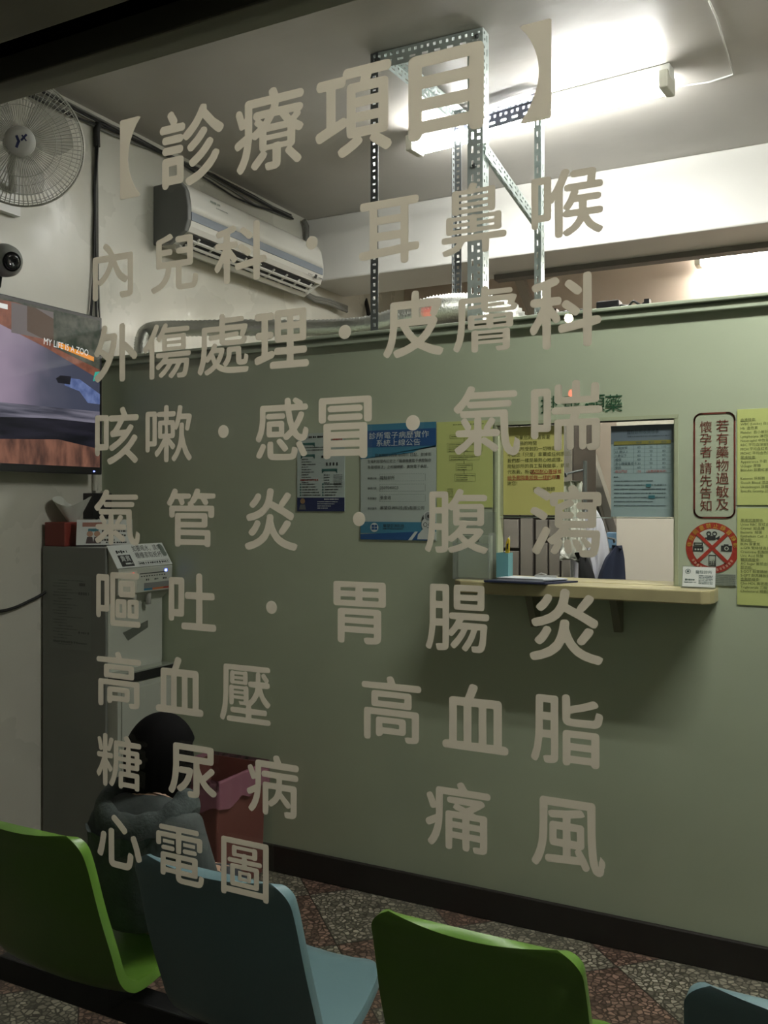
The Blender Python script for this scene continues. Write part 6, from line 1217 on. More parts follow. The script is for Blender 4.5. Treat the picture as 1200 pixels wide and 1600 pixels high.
OUT['嘔'] = [[92, 0, 88, 1, 84, 4, 81, 12, 81, 236, 82, 244, 86, 248, 92, 250, 231, 250, 239, 247, 242, 240, 242, 232, 239, 224, 233, 221, 109, 221, 108, 219, 107, 31, 109, 28, 241, 28, 246, 25, 249, 21, 250, 12, 248, 6, 244, 2, 239, 0],
 [8, 36, 2, 41, 0, 49, 1, 230, 4, 235, 9, 239, 68, 238, 72, 234, 74, 226, 74, 72, 70, 66, 64, 64, 26, 64, 26, 45, 23, 39, 17, 35],
 [118, 40, 113, 45, 111, 53, 111, 115, 113, 121, 117, 125, 122, 127, 160, 127, 167, 125, 171, 120, 172, 115, 172, 51, 171, 45, 166, 41, 162, 40],
 [184, 41, 179, 45, 178, 51, 178, 115, 179, 121, 183, 125, 190, 127, 227, 127, 235, 125, 239, 121, 240, 115, 240, 53, 238, 45, 234, 41, 229, 40],
 [133, 64, 133, 103, 148, 103, 149, 64],
 [201, 64, 200, 103, 216, 103, 216, 64],
 [26, 94, 26, 207, 28, 209, 47, 208, 48, 207, 48, 96, 47, 94],
 [135, 137, 130, 142, 128, 148, 128, 201, 130, 206, 133, 211, 139, 213, 209, 213, 217, 209, 219, 205, 220, 199, 220, 150, 219, 144, 217, 139, 209, 136, 141, 136],
 [154, 162, 154, 185, 194, 186, 194, 162]]
OUT['吐'] = [[78, 1, 71, 5, 68, 13, 70, 24, 72, 28, 78, 31, 147, 32, 147, 134, 145, 135, 95, 136, 91, 139, 88, 143, 87, 157, 91, 164, 96, 167, 145, 167, 147, 168, 147, 241, 151, 246, 156, 250, 169, 250, 176, 245, 178, 240, 179, 168, 180, 167, 233, 167, 239, 163, 242, 155, 242, 143, 238, 138, 234, 136, 180, 135, 179, 134, 179, 32, 242, 31, 246, 28, 250, 22, 250, 9, 246, 3, 238, 0],
 [9, 35, 3, 40, 0, 47, 1, 220, 5, 226, 11, 229, 74, 229, 81, 224, 84, 217, 83, 65, 79, 59, 72, 56, 31, 56, 30, 55, 29, 44, 26, 38, 18, 35],
 [31, 88, 30, 90, 30, 197, 52, 198, 53, 197, 53, 195, 53, 90, 52, 88]]
OUT['胃'] = [[35, 0, 25, 4, 21, 11, 21, 128, 22, 133, 25, 137, 35, 141, 214, 141, 224, 137, 227, 133, 228, 128, 228, 28, 225, 15, 218, 8, 205, 3, 179, 1, 160, 1, 152, 6, 148, 13, 147, 24, 160, 28, 192, 28, 194, 32, 194, 43, 192, 44, 56, 44, 55, 43, 54, 8, 52, 4, 48, 1],
 [56, 69, 55, 71, 56, 81, 190, 81, 192, 81, 194, 79, 192, 69],
 [56, 105, 55, 107, 56, 116, 190, 116, 194, 115, 192, 105],
 [11, 150, 3, 154, 0, 162, 0, 239, 3, 246, 9, 249, 236, 250, 244, 248, 249, 242, 250, 162, 247, 154, 242, 151, 236, 150],
 [35, 174, 35, 188, 107, 188, 107, 177, 106, 174],
 [141, 175, 140, 188, 143, 188, 214, 188, 216, 186, 216, 177, 214, 174],
 [35, 212, 35, 225, 104, 225, 106, 225, 107, 224, 106, 212],
 [141, 212, 141, 225, 143, 225, 214, 225, 216, 224, 216, 214, 214, 212]]
OUT['腸'] = [[53, 0, 47, 2, 44, 6, 41, 24, 53, 27, 66, 27, 68, 28, 68, 93, 40, 92, 36, 62, 31, 32, 24, 10, 19, 2, 12, 3, 6, 6, 1, 11, 0, 14, 0, 18, 6, 34, 11, 56, 16, 102, 17, 240, 20, 248, 26, 250, 85, 250, 91, 247, 94, 238, 94, 142, 95, 139, 98, 144, 104, 146, 240, 146, 247, 144, 250, 138, 250, 130, 247, 123, 240, 120, 152, 120, 146, 110, 232, 109, 240, 106, 243, 98, 237, 34, 232, 16, 228, 9, 222, 4, 213, 1, 192, 1, 185, 4, 183, 8, 182, 14, 182, 18, 181, 22, 182, 23, 192, 25, 205, 25, 209, 28, 214, 54, 216, 82, 216, 84, 215, 85, 205, 84, 195, 56, 187, 40, 178, 24, 165, 6, 159, 3, 154, 5, 147, 10, 144, 14, 144, 16, 166, 50, 178, 76, 180, 85, 167, 84, 155, 60, 145, 44, 135, 30, 120, 14, 114, 11, 107, 14, 99, 24, 103, 32, 123, 54, 140, 80, 142, 84, 131, 85, 108, 58, 102, 56, 95, 60, 94, 58, 93, 22, 92, 14, 88, 8, 83, 4, 75, 2],
 [95, 80, 94, 82, 94, 126, 95, 129, 96, 124, 102, 121, 123, 120, 110, 98],
 [41, 120, 41, 158, 43, 159, 68, 159, 68, 120],
 [119, 157, 115, 160, 112, 168, 112, 238, 115, 248, 123, 250, 220, 250, 226, 249, 230, 246, 232, 238, 232, 168, 228, 158, 220, 156],
 [138, 179, 138, 180, 138, 192, 206, 192, 205, 179],
 [43, 186, 41, 188, 42, 224, 68, 224, 68, 186],
 [138, 214, 138, 216, 138, 227, 203, 227, 206, 226, 205, 214]]
OUT['高'] = [[24, 0, 18, 1, 14, 3, 10, 11, 10, 111, 12, 117, 16, 122, 24, 123, 229, 123, 236, 121, 240, 117, 241, 111, 241, 23, 238, 12, 232, 6, 219, 3, 195, 2, 189, 4, 184, 11, 184, 17, 182, 21, 183, 23, 187, 23, 193, 25, 209, 25, 212, 27, 211, 98, 41, 98, 39, 98, 39, 96, 39, 10, 36, 4, 34, 2],
 [67, 17, 62, 23, 61, 28, 61, 81, 64, 87, 67, 90, 73, 91, 173, 91, 179, 90, 184, 87, 187, 79, 187, 40, 185, 35, 181, 30, 173, 28, 91, 28, 88, 21, 83, 17, 73, 15],
 [91, 52, 89, 55, 89, 66, 91, 68, 156, 68, 158, 68, 159, 66, 159, 53, 158, 52],
 [49, 130, 44, 134, 42, 142, 42, 181, 45, 187, 49, 190, 55, 191, 199, 191, 207, 188, 211, 183, 211, 138, 209, 133, 205, 130, 199, 129],
 [73, 153, 71, 155, 71, 166, 73, 168, 179, 168, 181, 166, 181, 155, 179, 153],
 [8, 198, 2, 202, 0, 210, 2, 217, 8, 222, 108, 223, 111, 225, 107, 236, 108, 244, 114, 248, 124, 250, 130, 248, 135, 244, 144, 223, 240, 223, 247, 219, 250, 212, 248, 202, 243, 198, 238, 197]]
OUT['血'] = [[9, 1, 3, 5, 1, 9, 0, 19, 2, 25, 9, 31, 26, 33, 26, 184, 27, 190, 31, 194, 38, 197, 87, 197, 93, 211, 104, 243, 109, 248, 115, 250, 130, 246, 133, 243, 136, 237, 135, 231, 122, 199, 122, 197, 214, 197, 219, 195, 223, 191, 226, 184, 226, 33, 241, 31, 249, 25, 250, 21, 250, 11, 249, 7, 245, 3, 238, 0],
 [57, 32, 56, 35, 56, 164, 57, 165, 81, 165, 82, 164, 82, 33],
 [113, 32, 112, 35, 112, 164, 113, 165, 137, 165, 139, 164, 139, 33],
 [169, 32, 168, 164, 171, 165, 193, 165, 195, 164, 195, 33]]
OUT['壓'] = [[17, 1, 11, 3, 5, 6, 1, 12, 0, 16, 11, 55, 15, 79, 18, 124, 18, 239, 20, 246, 24, 249, 28, 250, 238, 250, 245, 246, 247, 242, 248, 235, 246, 229, 242, 227, 193, 225, 198, 223, 201, 217, 201, 184, 224, 184, 207, 205, 205, 211, 204, 213, 207, 217, 213, 221, 219, 222, 222, 220, 240, 198, 241, 192, 236, 184, 244, 180, 245, 176, 246, 168, 244, 161, 236, 158, 208, 157, 215, 135, 222, 121, 231, 110, 250, 92, 247, 85, 243, 79, 238, 75, 230, 76, 226, 79, 215, 90, 207, 100, 194, 127, 188, 114, 181, 102, 172, 92, 155, 75, 157, 65, 159, 64, 224, 64, 230, 61, 233, 53, 230, 42, 224, 40, 159, 39, 157, 38, 157, 26, 159, 24, 242, 24, 247, 21, 250, 14, 250, 9, 247, 3, 238, 0, 45, 0, 37, 3, 35, 9, 35, 16, 38, 21, 43, 24, 128, 24, 130, 26, 130, 38, 128, 39, 65, 39, 59, 41, 55, 44, 53, 48, 53, 55, 56, 61, 59, 62, 65, 64, 128, 64, 130, 65, 133, 75, 122, 77, 100, 77, 95, 90, 95, 92, 118, 92, 120, 100, 117, 101, 70, 101, 70, 83, 67, 76, 57, 73, 49, 76, 47, 85, 47, 149, 49, 157, 59, 161, 68, 158, 122, 158, 132, 161, 140, 158, 143, 149, 143, 99, 150, 104, 159, 114, 167, 127, 173, 139, 177, 157, 153, 158, 145, 161, 142, 168, 142, 176, 144, 180, 151, 183, 178, 184, 179, 217, 182, 223, 187, 225, 45, 226, 44, 225, 44, 223, 43, 122, 39, 71, 36, 46, 29, 22, 23, 7, 18, 1],
 [70, 115, 70, 123, 118, 123, 120, 120, 120, 116, 118, 115],
 [70, 136, 70, 143, 72, 144, 118, 144, 120, 143, 118, 136],
 [59, 165, 54, 168, 51, 176, 51, 211, 53, 217, 55, 221, 63, 224, 72, 221, 118, 221, 128, 224, 136, 221, 139, 211, 139, 176, 136, 166, 128, 164, 118, 166, 70, 166, 65, 164],
 [74, 180, 73, 182, 74, 187, 115, 187, 117, 186, 116, 180],
 [74, 200, 73, 203, 74, 207, 117, 207, 116, 200]]
OUT['脂'] = [[125, 0, 120, 1, 116, 3, 112, 12, 112, 113, 114, 119, 116, 122, 123, 125, 226, 125, 234, 122, 236, 119, 238, 113, 238, 13, 237, 10, 234, 4, 228, 1, 218, 1, 213, 5, 209, 11, 142, 11, 140, 11, 135, 3],
 [53, 1, 49, 4, 46, 10, 44, 23, 45, 25, 53, 28, 71, 29, 71, 88, 68, 90, 44, 90, 41, 88, 35, 44, 28, 17, 23, 7, 19, 3, 11, 4, 4, 9, 0, 15, 0, 19, 5, 35, 11, 56, 16, 100, 17, 233, 20, 239, 27, 242, 87, 242, 95, 238, 97, 232, 97, 21, 94, 12, 91, 8, 85, 4, 72, 1],
 [140, 37, 139, 38, 140, 56, 210, 56, 210, 38, 209, 37],
 [140, 81, 139, 84, 139, 98, 140, 100, 209, 100, 210, 98, 210, 82, 209, 81],
 [44, 117, 43, 119, 43, 153, 70, 153, 70, 118],
 [140, 140, 127, 142, 120, 146, 115, 151, 111, 161, 110, 237, 111, 243, 114, 247, 120, 250, 127, 250, 132, 249, 136, 245, 138, 239, 139, 210, 180, 222, 215, 235, 220, 235, 226, 232, 232, 226, 235, 218, 228, 211, 188, 197, 139, 184, 138, 170, 140, 167, 146, 166, 216, 167, 221, 170, 224, 186, 227, 191, 227, 195, 228, 196, 232, 195, 237, 195, 247, 190, 250, 182, 246, 159, 239, 148, 232, 143, 220, 140],
 [44, 181, 44, 215, 70, 215, 70, 181]]
OUT['糖'] = [[44, 1, 39, 3, 37, 11, 36, 80, 22, 49, 12, 40, 11, 40, 8, 45, 4, 49, 0, 59, 1, 63, 18, 95, 32, 132, 30, 134, 11, 134, 6, 137, 3, 143, 4, 153, 6, 157, 11, 159, 34, 159, 37, 161, 36, 174, 32, 168, 25, 166, 19, 167, 15, 172, 6, 222, 7, 226, 13, 230, 19, 230, 25, 226, 30, 209, 36, 180, 37, 242, 40, 247, 49, 250, 58, 247, 61, 242, 61, 192, 63, 187, 72, 224, 76, 230, 78, 232, 84, 232, 89, 231, 95, 226, 95, 220, 85, 188, 78, 170, 72, 167, 66, 167, 63, 170, 61, 168, 61, 161, 63, 159, 84, 159, 90, 157, 92, 153, 93, 142, 89, 136, 84, 134, 63, 134, 61, 132, 62, 126, 87, 93, 90, 88, 90, 84, 85, 76, 76, 69, 68, 77, 63, 87, 62, 86, 61, 9, 59, 3, 55, 1, 49, 0],
 [131, 1, 127, 3, 124, 11, 124, 70, 125, 76, 127, 80, 133, 82, 163, 82, 165, 84, 165, 93, 163, 95, 131, 96, 126, 101, 126, 109, 129, 115, 135, 117, 163, 117, 165, 120, 165, 128, 163, 129, 122, 130, 120, 97, 116, 72, 110, 47, 102, 24, 94, 9, 87, 3, 76, 9, 71, 15, 72, 22, 80, 36, 88, 57, 93, 80, 97, 122, 97, 215, 101, 220, 106, 223, 160, 223, 160, 224, 155, 234, 152, 243, 162, 249, 171, 250, 178, 245, 192, 223, 238, 223, 243, 220, 246, 215, 246, 207, 244, 201, 238, 198, 187, 197, 190, 184, 226, 184, 232, 182, 236, 176, 236, 153, 247, 149, 250, 143, 250, 138, 247, 131, 238, 128, 236, 126, 236, 105, 235, 101, 232, 97, 226, 95, 190, 95, 190, 93, 190, 83, 226, 82, 234, 80, 237, 70, 236, 9, 234, 3, 226, 1, 221, 1, 215, 3, 211, 10, 150, 10, 148, 9, 144, 3, 139, 0],
 [150, 33, 148, 34, 148, 36, 148, 57, 150, 59, 209, 59, 211, 59, 212, 57, 212, 36, 211, 33],
 [190, 118, 190, 129, 211, 129, 212, 128, 212, 118, 211, 117],
 [122, 151, 122, 197, 167, 197, 163, 184, 135, 184, 129, 181, 127, 172, 129, 165, 135, 162, 163, 162, 165, 161, 164, 151, 124, 150],
 [190, 151, 190, 162, 209, 162, 212, 161, 211, 150]]
OUT['尿'] = [[111, 0, 105, 4, 102, 9, 100, 15, 100, 25, 101, 26, 111, 30, 130, 30, 130, 32, 131, 166, 130, 166, 55, 166, 55, 135, 61, 139, 65, 140, 113, 140, 120, 138, 126, 134, 129, 130, 129, 123, 124, 103, 117, 81, 105, 60, 90, 40, 78, 30, 67, 22, 61, 20, 54, 22, 46, 30, 43, 38, 50, 47, 66, 60, 77, 72, 85, 85, 95, 109, 94, 110, 63, 110, 57, 112, 54, 115, 50, 85, 45, 58, 37, 30, 28, 13, 23, 7, 15, 6, 4, 12, 0, 19, 0, 26, 8, 44, 15, 66, 20, 93, 24, 142, 24, 236, 25, 242, 30, 248, 36, 250, 220, 250, 228, 248, 232, 244, 234, 236, 234, 179, 231, 172, 228, 168, 220, 166, 163, 166, 161, 166, 162, 144, 173, 119, 176, 113, 178, 113, 216, 150, 220, 152, 226, 151, 236, 144, 239, 136, 235, 127, 194, 89, 194, 87, 206, 74, 216, 65, 246, 46, 250, 40, 248, 32, 241, 23, 233, 20, 228, 20, 216, 26, 199, 38, 185, 51, 173, 66, 163, 80, 162, 25, 159, 12, 153, 6, 143, 2, 128, 0],
 [55, 197, 55, 219, 57, 220, 201, 220, 202, 219, 203, 199, 201, 197]]
OUT['病'] = [[91, 0, 85, 1, 81, 4, 78, 11, 78, 123, 79, 129, 82, 133, 87, 135, 142, 135, 144, 138, 144, 152, 142, 154, 80, 155, 75, 157, 72, 163, 72, 170, 75, 176, 80, 179, 85, 180, 235, 180, 241, 179, 244, 176, 247, 170, 247, 163, 244, 157, 241, 155, 235, 154, 172, 154, 171, 152, 171, 136, 172, 135, 231, 135, 236, 133, 239, 129, 240, 123, 240, 27, 239, 17, 235, 10, 227, 4, 218, 2, 193, 1, 186, 4, 182, 11, 182, 19, 180, 23, 182, 24, 186, 24, 191, 27, 212, 28, 212, 52, 211, 47, 205, 42, 201, 41, 195, 41, 189, 45, 161, 75, 159, 74, 153, 64, 145, 55, 125, 40, 119, 37, 114, 38, 106, 45, 104, 8, 100, 2],
 [23, 4, 17, 6, 11, 11, 8, 17, 9, 21, 23, 42, 29, 55, 38, 83, 36, 84, 17, 74, 9, 73, 3, 80, 0, 85, 0, 91, 2, 95, 6, 98, 42, 117, 42, 140, 42, 142, 36, 138, 26, 137, 22, 142, 5, 182, 5, 188, 8, 193, 17, 197, 21, 197, 25, 195, 33, 182, 42, 163, 42, 210, 43, 214, 46, 218, 49, 220, 55, 221, 133, 221, 133, 222, 129, 235, 129, 242, 136, 248, 146, 250, 152, 249, 156, 246, 167, 221, 239, 221, 247, 218, 250, 212, 250, 205, 246, 197, 241, 194, 70, 193, 69, 116, 67, 93, 63, 68, 55, 44, 44, 22, 32, 8, 25, 3],
 [212, 54, 211, 59, 203, 68, 169, 100, 169, 102, 171, 109, 212, 109],
 [106, 57, 105, 59, 105, 108, 106, 109, 140, 110, 142, 108, 142, 104, 138, 93, 134, 83, 126, 74]]
OUT['痛'] = [[89, 0, 81, 3, 78, 8, 78, 11, 78, 128, 79, 134, 81, 138, 87, 141, 135, 142, 117, 148, 107, 155, 111, 164, 115, 168, 114, 169, 93, 170, 87, 173, 84, 181, 86, 189, 91, 192, 97, 193, 214, 193, 220, 191, 226, 186, 229, 179, 227, 174, 212, 163, 186, 147, 186, 145, 195, 141, 229, 141, 235, 138, 238, 134, 238, 128, 238, 25, 237, 15, 235, 9, 229, 5, 222, 2, 197, 1, 190, 2, 185, 8, 183, 21, 193, 24, 210, 24, 211, 43, 172, 44, 171, 43, 171, 15, 169, 9, 167, 6, 163, 3, 153, 3, 147, 6, 144, 11, 143, 43, 106, 44, 105, 42, 104, 8, 102, 4, 97, 1],
 [24, 4, 17, 7, 11, 12, 9, 15, 8, 21, 22, 43, 28, 57, 37, 87, 36, 88, 17, 77, 9, 76, 2, 83, 0, 89, 0, 94, 2, 98, 5, 102, 40, 120, 40, 144, 40, 144, 34, 141, 24, 140, 19, 145, 4, 185, 4, 191, 7, 195, 12, 198, 17, 200, 21, 199, 26, 196, 32, 185, 40, 167, 40, 213, 44, 221, 47, 223, 53, 224, 129, 224, 124, 234, 123, 242, 130, 247, 138, 250, 144, 249, 148, 247, 163, 224, 239, 224, 247, 221, 250, 215, 250, 208, 247, 202, 241, 199, 68, 198, 67, 117, 65, 93, 61, 70, 54, 45, 43, 23, 32, 9],
 [106, 67, 105, 70, 105, 79, 106, 81, 142, 81, 143, 79, 143, 70, 142, 67],
 [172, 67, 171, 68, 171, 70, 171, 79, 172, 81, 208, 81, 211, 79, 210, 67],
 [106, 104, 105, 106, 105, 115, 106, 117, 142, 117, 143, 115, 143, 106, 142, 104],
 [172, 104, 171, 106, 171, 108, 171, 115, 172, 117, 208, 117, 211, 115, 210, 104],
 [152, 160, 130, 168, 131, 169, 172, 169, 176, 168, 157, 159]]
OUT['風'] = [[224, 0, 213, 6, 209, 11, 200, 35, 195, 67, 192, 110, 190, 220, 188, 221, 56, 220, 55, 132, 54, 106, 50, 78, 44, 51, 35, 25, 24, 6, 18, 2, 14, 2, 3, 9, 0, 15, 1, 21, 10, 39, 18, 61, 24, 86, 26, 108, 28, 155, 28, 238, 32, 246, 35, 249, 41, 250, 205, 250, 211, 249, 215, 246, 218, 238, 218, 140, 220, 96, 223, 59, 228, 35, 229, 37, 229, 51, 232, 57, 234, 70, 248, 55, 250, 45, 249, 35, 246, 29, 246, 19, 243, 8, 239, 4, 234, 0],
 [180, 10, 175, 15, 169, 28, 58, 20, 54, 21, 49, 25, 47, 31, 47, 39, 49, 43, 54, 47, 107, 51, 108, 53, 108, 80, 106, 81, 71, 82, 66, 85, 62, 94, 62, 155, 64, 161, 66, 164, 72, 167, 106, 167, 108, 169, 108, 181, 106, 182, 72, 179, 66, 180, 59, 187, 58, 193, 58, 200, 68, 205, 119, 210, 165, 219, 171, 218, 177, 212, 183, 199, 173, 193, 135, 185, 134, 169, 136, 167, 171, 167, 176, 164, 180, 159, 181, 92, 178, 86, 170, 80, 187, 51, 196, 31, 199, 23, 197, 17, 192, 11, 186, 9],
 [135, 53, 135, 80, 154, 80, 154, 80, 148, 73, 150, 65, 156, 55],
 [89, 108, 87, 110, 87, 140, 108, 140, 108, 108],
 [135, 108, 134, 140, 155, 141, 156, 108]]
OUT['心'] = [[92, 1, 82, 3, 73, 10, 67, 19, 65, 29, 64, 171, 65, 175, 68, 180, 75, 184, 84, 184, 89, 182, 94, 179, 95, 175, 96, 41, 97, 33, 109, 31, 163, 32, 167, 35, 169, 39, 171, 49, 173, 73, 178, 85, 188, 84, 195, 81, 200, 77, 203, 71, 202, 49, 198, 31, 193, 17, 184, 7, 173, 1, 160, 0],
 [18, 41, 5, 47, 0, 53, 0, 59, 13, 105, 21, 153, 28, 161, 31, 162, 37, 162, 45, 160, 49, 155, 51, 149, 49, 135, 39, 79, 31, 49, 26, 42],
 [229, 49, 224, 52, 219, 59, 208, 101, 189, 151, 190, 159, 192, 163, 195, 165, 205, 169, 209, 169, 214, 167, 219, 159, 237, 113, 250, 67, 249, 59, 244, 54, 235, 50],
 [146, 168, 117, 196, 84, 224, 80, 232, 81, 236, 82, 241, 88, 247, 95, 250, 103, 248, 138, 220, 166, 194, 169, 186, 169, 181, 167, 177, 161, 171, 156, 167, 150, 167]]
OUT['電'] = [[132, 0, 117, 4, 110, 10, 106, 20, 105, 35, 104, 37, 52, 37, 51, 35, 48, 26, 45, 23, 33, 22, 26, 26, 24, 33, 24, 116, 27, 124, 35, 127, 206, 127, 215, 124, 218, 116, 218, 47, 216, 40, 212, 38, 206, 37, 134, 37, 132, 35, 132, 28, 136, 25, 143, 24, 217, 25, 220, 26, 223, 29, 225, 45, 229, 54, 231, 54, 244, 50, 248, 47, 250, 43, 247, 22, 241, 10, 233, 3, 221, 0],
 [52, 59, 51, 62, 51, 70, 52, 71, 104, 71, 105, 70, 105, 60, 104, 59],
 [132, 60, 132, 70, 134, 71, 189, 71, 190, 70, 190, 60, 189, 59, 134, 59],
 [52, 92, 51, 95, 51, 103, 52, 105, 104, 105, 105, 103, 105, 93, 104, 92],
 [132, 93, 132, 104, 134, 105, 189, 105, 190, 103, 190, 93, 189, 92],
 [115, 130, 109, 132, 106, 138, 105, 194, 26, 194, 26, 165, 24, 159, 20, 156, 14, 155, 9, 155, 3, 157, 0, 167, 0, 205, 3, 214, 11, 217, 106, 217, 105, 226, 22, 227, 18, 230, 16, 234, 16, 242, 18, 246, 22, 249, 26, 250, 214, 250, 221, 247, 224, 240, 224, 236, 221, 229, 216, 227, 134, 227, 133, 219, 134, 217, 229, 217, 236, 215, 238, 213, 241, 205, 241, 165, 238, 158, 231, 155, 223, 155, 217, 157, 215, 165, 214, 194, 134, 194, 132, 138, 130, 132, 126, 130],
 [37, 137, 30, 140, 28, 147, 30, 153, 37, 157, 90, 157, 96, 154, 98, 149, 96, 140, 90, 137],
 [149, 137, 143, 140, 141, 147, 143, 154, 149, 157, 204, 157, 210, 155, 213, 149, 213, 145, 211, 140, 206, 138],
 [37, 168, 36, 171, 36, 182, 37, 184, 94, 184, 96, 182, 96, 168],
 [143, 168, 143, 182, 145, 184, 202, 184, 205, 182, 204, 169, 202, 168]]
OUT['圖'] = [[7, 1, 3, 3, 0, 11, 0, 239, 3, 247, 11, 250, 239, 250, 247, 247, 250, 238, 250, 12, 247, 3, 241, 0, 229, 1, 224, 3, 221, 12, 29, 12, 25, 2, 17, 0],
 [29, 38, 28, 39, 28, 224, 29, 225, 221, 225, 221, 38],
 [57, 44, 51, 48, 48, 54, 48, 128, 49, 133, 52, 137, 57, 139, 110, 139, 111, 141, 110, 144, 45, 144, 37, 147, 34, 152, 35, 158, 37, 161, 43, 164, 108, 164, 111, 166, 110, 172, 82, 172, 68, 170, 59, 173, 57, 183, 57, 209, 59, 217, 68, 220, 82, 218, 165, 218, 171, 220, 179, 220, 187, 218, 191, 209, 191, 181, 188, 173, 179, 170, 171, 170, 165, 172, 138, 172, 136, 171, 136, 166, 138, 164, 207, 164, 212, 162, 215, 158, 215, 152, 213, 147, 205, 144, 138, 144, 136, 141, 138, 139, 189, 139, 197, 136, 200, 128, 200, 56, 197, 47, 189, 44],
 [74, 64, 73, 65, 73, 118, 74, 120, 171, 120, 174, 118, 174, 65, 173, 64],
 [100, 69, 92, 72, 89, 79, 91, 88, 91, 111, 92, 112, 140, 112, 148, 114, 157, 111, 159, 103, 159, 79, 158, 75, 156, 71, 152, 69, 146, 69, 138, 71, 110, 71],
 [110, 86, 108, 90, 108, 98, 136, 99, 138, 98, 138, 86, 136, 85],
 [84, 187, 82, 188, 82, 190, 82, 202, 84, 203, 163, 203, 165, 202, 165, 188, 163, 187, 136, 187, 130, 189, 120, 189, 112, 187]]
for c in OUT: OUT[c] = [[(q[k]/250, q[k+1]/250) for k in range(0, len(q), 2)] for q in OUT[c]]
def bracket(left):
    o = [(.0, .98), (.08, 1), (.92, 1), (1, .99), (.98, .965), (.88, .95)]
    inner = [(.88-.62*sin(pi*k/14), .95-.9*k/14) for k in range(15)]
    pts = [(0, .02), (0, .985), (.06, 1), (.9, 1), (1, .985), (.95, .96)]+[(.95-.55*sin(pi*k/16)**.8, .96-.92*k/16) for k in range(1, 16)]+[(.95, .04), (1, .015), (.9, 0), (.06, 0)]
    if not left: pts = [(1-a, b) for a, b in pts]
    return [pts]
OUT['【'] = bracket(True); OUT['】'] = bracket(False)
def vinyl(ch, u0, u1, top, bot, where):
    x0 = PY(u0, 800, YG)[0]; x1 = PY(u1, 800, YG)[0]; z1 = PY(*top, YG)[2]; z0 = PY(*bot, YG)[2]
    P2 = []; E2 = []
    for lp in OUT[ch]:
        k0 = len(P2); P2 += [Vector((x0+(x1-x0)*a, z0+(z1-z0)*b)) for a, b in lp]
        E2 += [(k0+k, k0+(k+1) % len(lp)) for k in range(len(lp))]
    vv, ee, ff_, _a, _b, _c = delaunay_2d_cdt(P2, E2, [], 2, 1e-7)
    def inside(x, y):
        odd = False
        for i, j in E2:
            (ax, ay), (bx, by) = P2[i], P2[j]
            if (ay > y) != (by > y) and x < (bx-ax)*(y-ay)/(by-ay)+ax: odd = not odd
        return odd
    ff_ = [f for f in ff_ if inside(sum(vv[k].x for k in f)/len(f), sum(vv[k].y for k in f)/len(f))]
    n = len(vv); cnt = {}
    for f in ff_:
        for k in range(len(f)): e = (f[k], f[(k+1) % len(f)]); cnt[e] = 1
    vs = [(v.x, .9966, v.y) for v in vv]+[(v.x, .9969, v.y) for v in vv]
    ps = [tuple(f) for f in ff_]+[tuple(n+i for i in f[::-1]) for f in ff_]+[(e[1], e[0], n+e[0], n+e[1]) for e in cnt if (e[1], e[0]) not in cnt]
    name = 'vinyl_bracket' if ch in '【】' else 'vinyl_character'
    ob_ = obj(name, MB().add(vs, ps), M_vinyl)
    tag(ob_, ('frosted vinyl bracket %s on the window glass, %s' if ch in '【】' else 'frosted vinyl character %s on the window glass, %s') % (ch, where), 'lettering', 'frosted characters on the window glass')
def dot(u, v, r, where):
    p = PY(u, v, YG); k = sqrt(sum(c*c for c in ray(u, v)))
    rz = abs(PY(u, v-r, YG)[2]-p[2]); fr = F((p[0], .9968, p[2]), (1, 0, 0), (0, 0, 1))
    mb = MB().disc(fr, 0, 0, rz, .0004, 0, 32).disc(fr, 0, 0, rz, .0001, 0, 32)
    tag(obj('vinyl_dot', mb, M_vinyl), 'frosted vinyl dot on the window glass, '+where, 'lettering', 'frosted dots on the window glass')
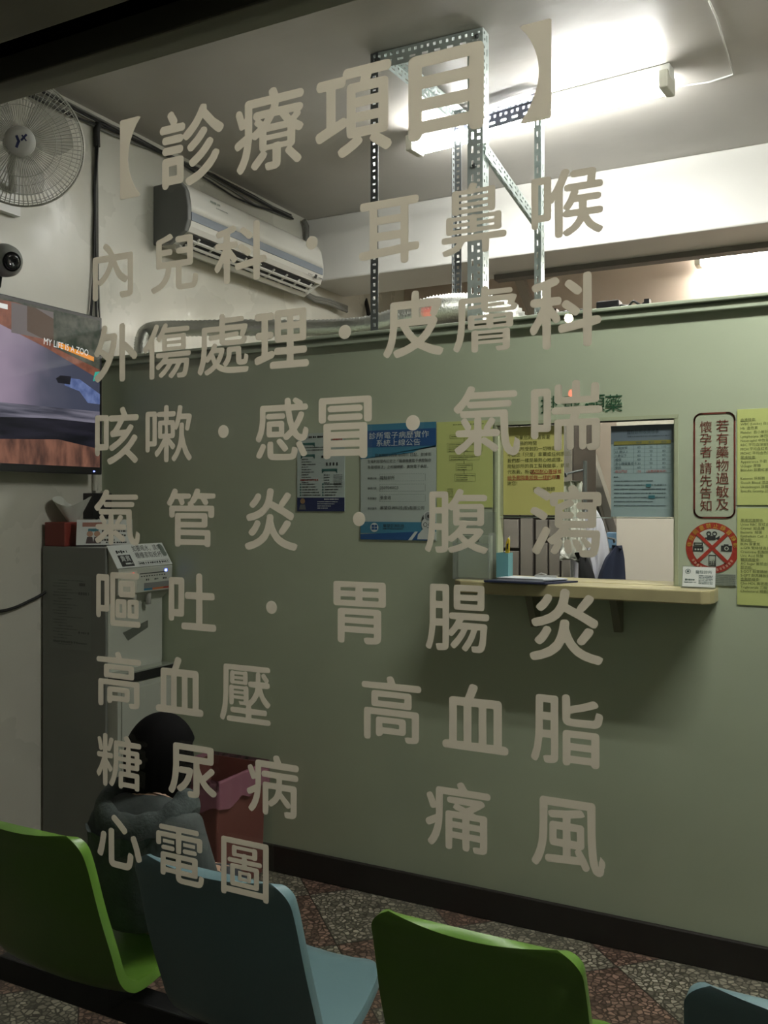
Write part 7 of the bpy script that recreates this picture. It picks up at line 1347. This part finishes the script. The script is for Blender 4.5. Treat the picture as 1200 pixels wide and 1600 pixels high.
LET = [
 ('【', 190, 222, (210, 185), (193, 313), 'opening the top heading'), ('診', 252, 352, (320, 163), (265, 298), 'first of the top heading'), ('療', 369, 477, (432, 137), (377, 276.5), 'second of the top heading'),
 ('項', 495, 614, (610, 93), (528, 250), 'third of the top heading'), ('目', 640, 757.6, (751, 65), (646, 223.5), 'last of the top heading'), ('】', 814, 863, (856, 32), (815, 196), 'closing the top heading'),
 ('內', 147.5, 210.5, (167, 382), (151, 471.5), 'at the left of the second row'), ('兒', 238.5, 312, (298, 361), (242, 460), 'over the air conditioner'), ('科', 337.5, 419, (408, 344), (357.5, 444.6), 'over the air conditioner'),
 ('耳', 563, 657, (652, 305), (640, 411), 'over the dark frame post'), ('鼻', 691.5, 793, (738, 287), (699, 403), 'over the light frame post'), ('喉', 831.5, 944, (928.5, 258), (839, 378), 'at the right end of the second row'),
 ('外', 150, 217, (196.5, 505), (153, 600), 'beside the television edge'), ('傷', 226, 300.5, (298, 501.5), (239, 594), 'over the left end of the duct'), ('處', 311, 391, (361, 490), (315.5, 588), 'over the duct'), ('理', 400, 485, (480, 480.5), (433, 577), 'over the duct'),
 ('皮', 601, 695, (649, 455), (603, 562), 'over the partition top'), ('膚', 710, 810, (804, 443), (715, 554), 'over the partition top'), ('科', 829, 941, (925, 424.5), (857, 547), 'beside the black power adapter'),
 ('咳', 151, 219, (193, 636), (216, 725), 'beside the television edge'), ('嗽', 230, 302, (282, 632), (275, 722), 'over the plain partition'), ('感', 402, 484, (473, 620.5), (431, 719.5), 'above the small leaflet'), ('冒', 500, 583, (547, 620), (543, 717), 'above the blue notice'),
 ('氣', 710.5, 814, (734, 604), (799, 712), 'over the flow chart'), ('喘', 831, 942.5, (906, 594), (840, 706), 'over the service window top'),
 ('氣', 150, 221, (167, 765), (213, 852.6), 'over the tent card'), ('管', 263, 339, (312, 763), (280.5, 854), 'over the plain partition'), ('炎', 385, 467, (420.5, 763), (464, 861), 'left of the small leaflet'),
 ('腹', 666, 764.5, (719, 764), (670, 863), 'over the acrylic holder'), ('瀉', 830, 941, (900, 758), (921, 871), 'over the hanging white coat'),
 ('嘔', 153, 222, (163, 893), (216, 980.5), 'over the water dispenser'), ('吐', 266, 340, (315.5, 896), (336.5, 987), 'right of the water dispenser'), ('胃', 523, 605, (564, 908.6), (593, 1008), 'below the blue notice'), ('腸', 667, 766, (755, 915), (758, 1021), 'below the left end of the counter'), ('炎', 829, 943.5, (882, 919.6), (941, 1039.5), 'below the counter'),
 ('高', 153.5, 223, (188, 1018), (216, 1109), 'over the dispenser drip tray'), ('血', 246, 320, (281, 1026), (317, 1120), 'over the dispenser edge'), ('壓', 346, 425, (354, 1036), (424, 1134), 'above the waste bin'),
 ('高', 567, 660, (612, 1056), (652, 1163.5), 'over the plain partition'), ('血', 693, 796, (740, 1068), (793, 1180), 'over the plain partition'), ('脂', 831, 943.5, (843, 1080), (938, 1202), 'over the plain partition'),
 ('糖', 153.5, 224, (158, 1143), (216, 1236), 'over the left of the black hair'), ('尿', 266, 341, (277, 1159), (336.5, 1252), 'over the right of the black hair'), ('病', 388, 469, (438, 1180), (461, 1280), 'over the waste bin edge'),
 ('痛', 667, 768, (726, 1222), (760, 1336), 'in the bottom row over the partition'), ('風', 832, 947, (850, 1242), (934, 1368), 'in the bottom row over the partition'),
 ('心', 155, 224, (186, 1273), (203.5, 1359.5), 'over the dark jacket'), ('電', 246.5, 321, (256, 1286), (315.5, 1387), 'over the blue chair top'), ('圖', 348, 422, (354, 1305), (420.5, 1411), 'over the blue chair top')]
for l in LET: vinyl(*l)
for d_ in ((489.5, 380.5, 10.5, 'over the air conditioner end'), (541, 519.5, 11, 'over the duct'), (351.5, 674.5, 10, 'over the plain partition'), (647, 661, 12, 'on top of the blue notice'), (563, 811, 11, 'at the left edge of the blue notice'), (426.5, 948.6, 10, 'below the small leaflet')): dot(*d_)
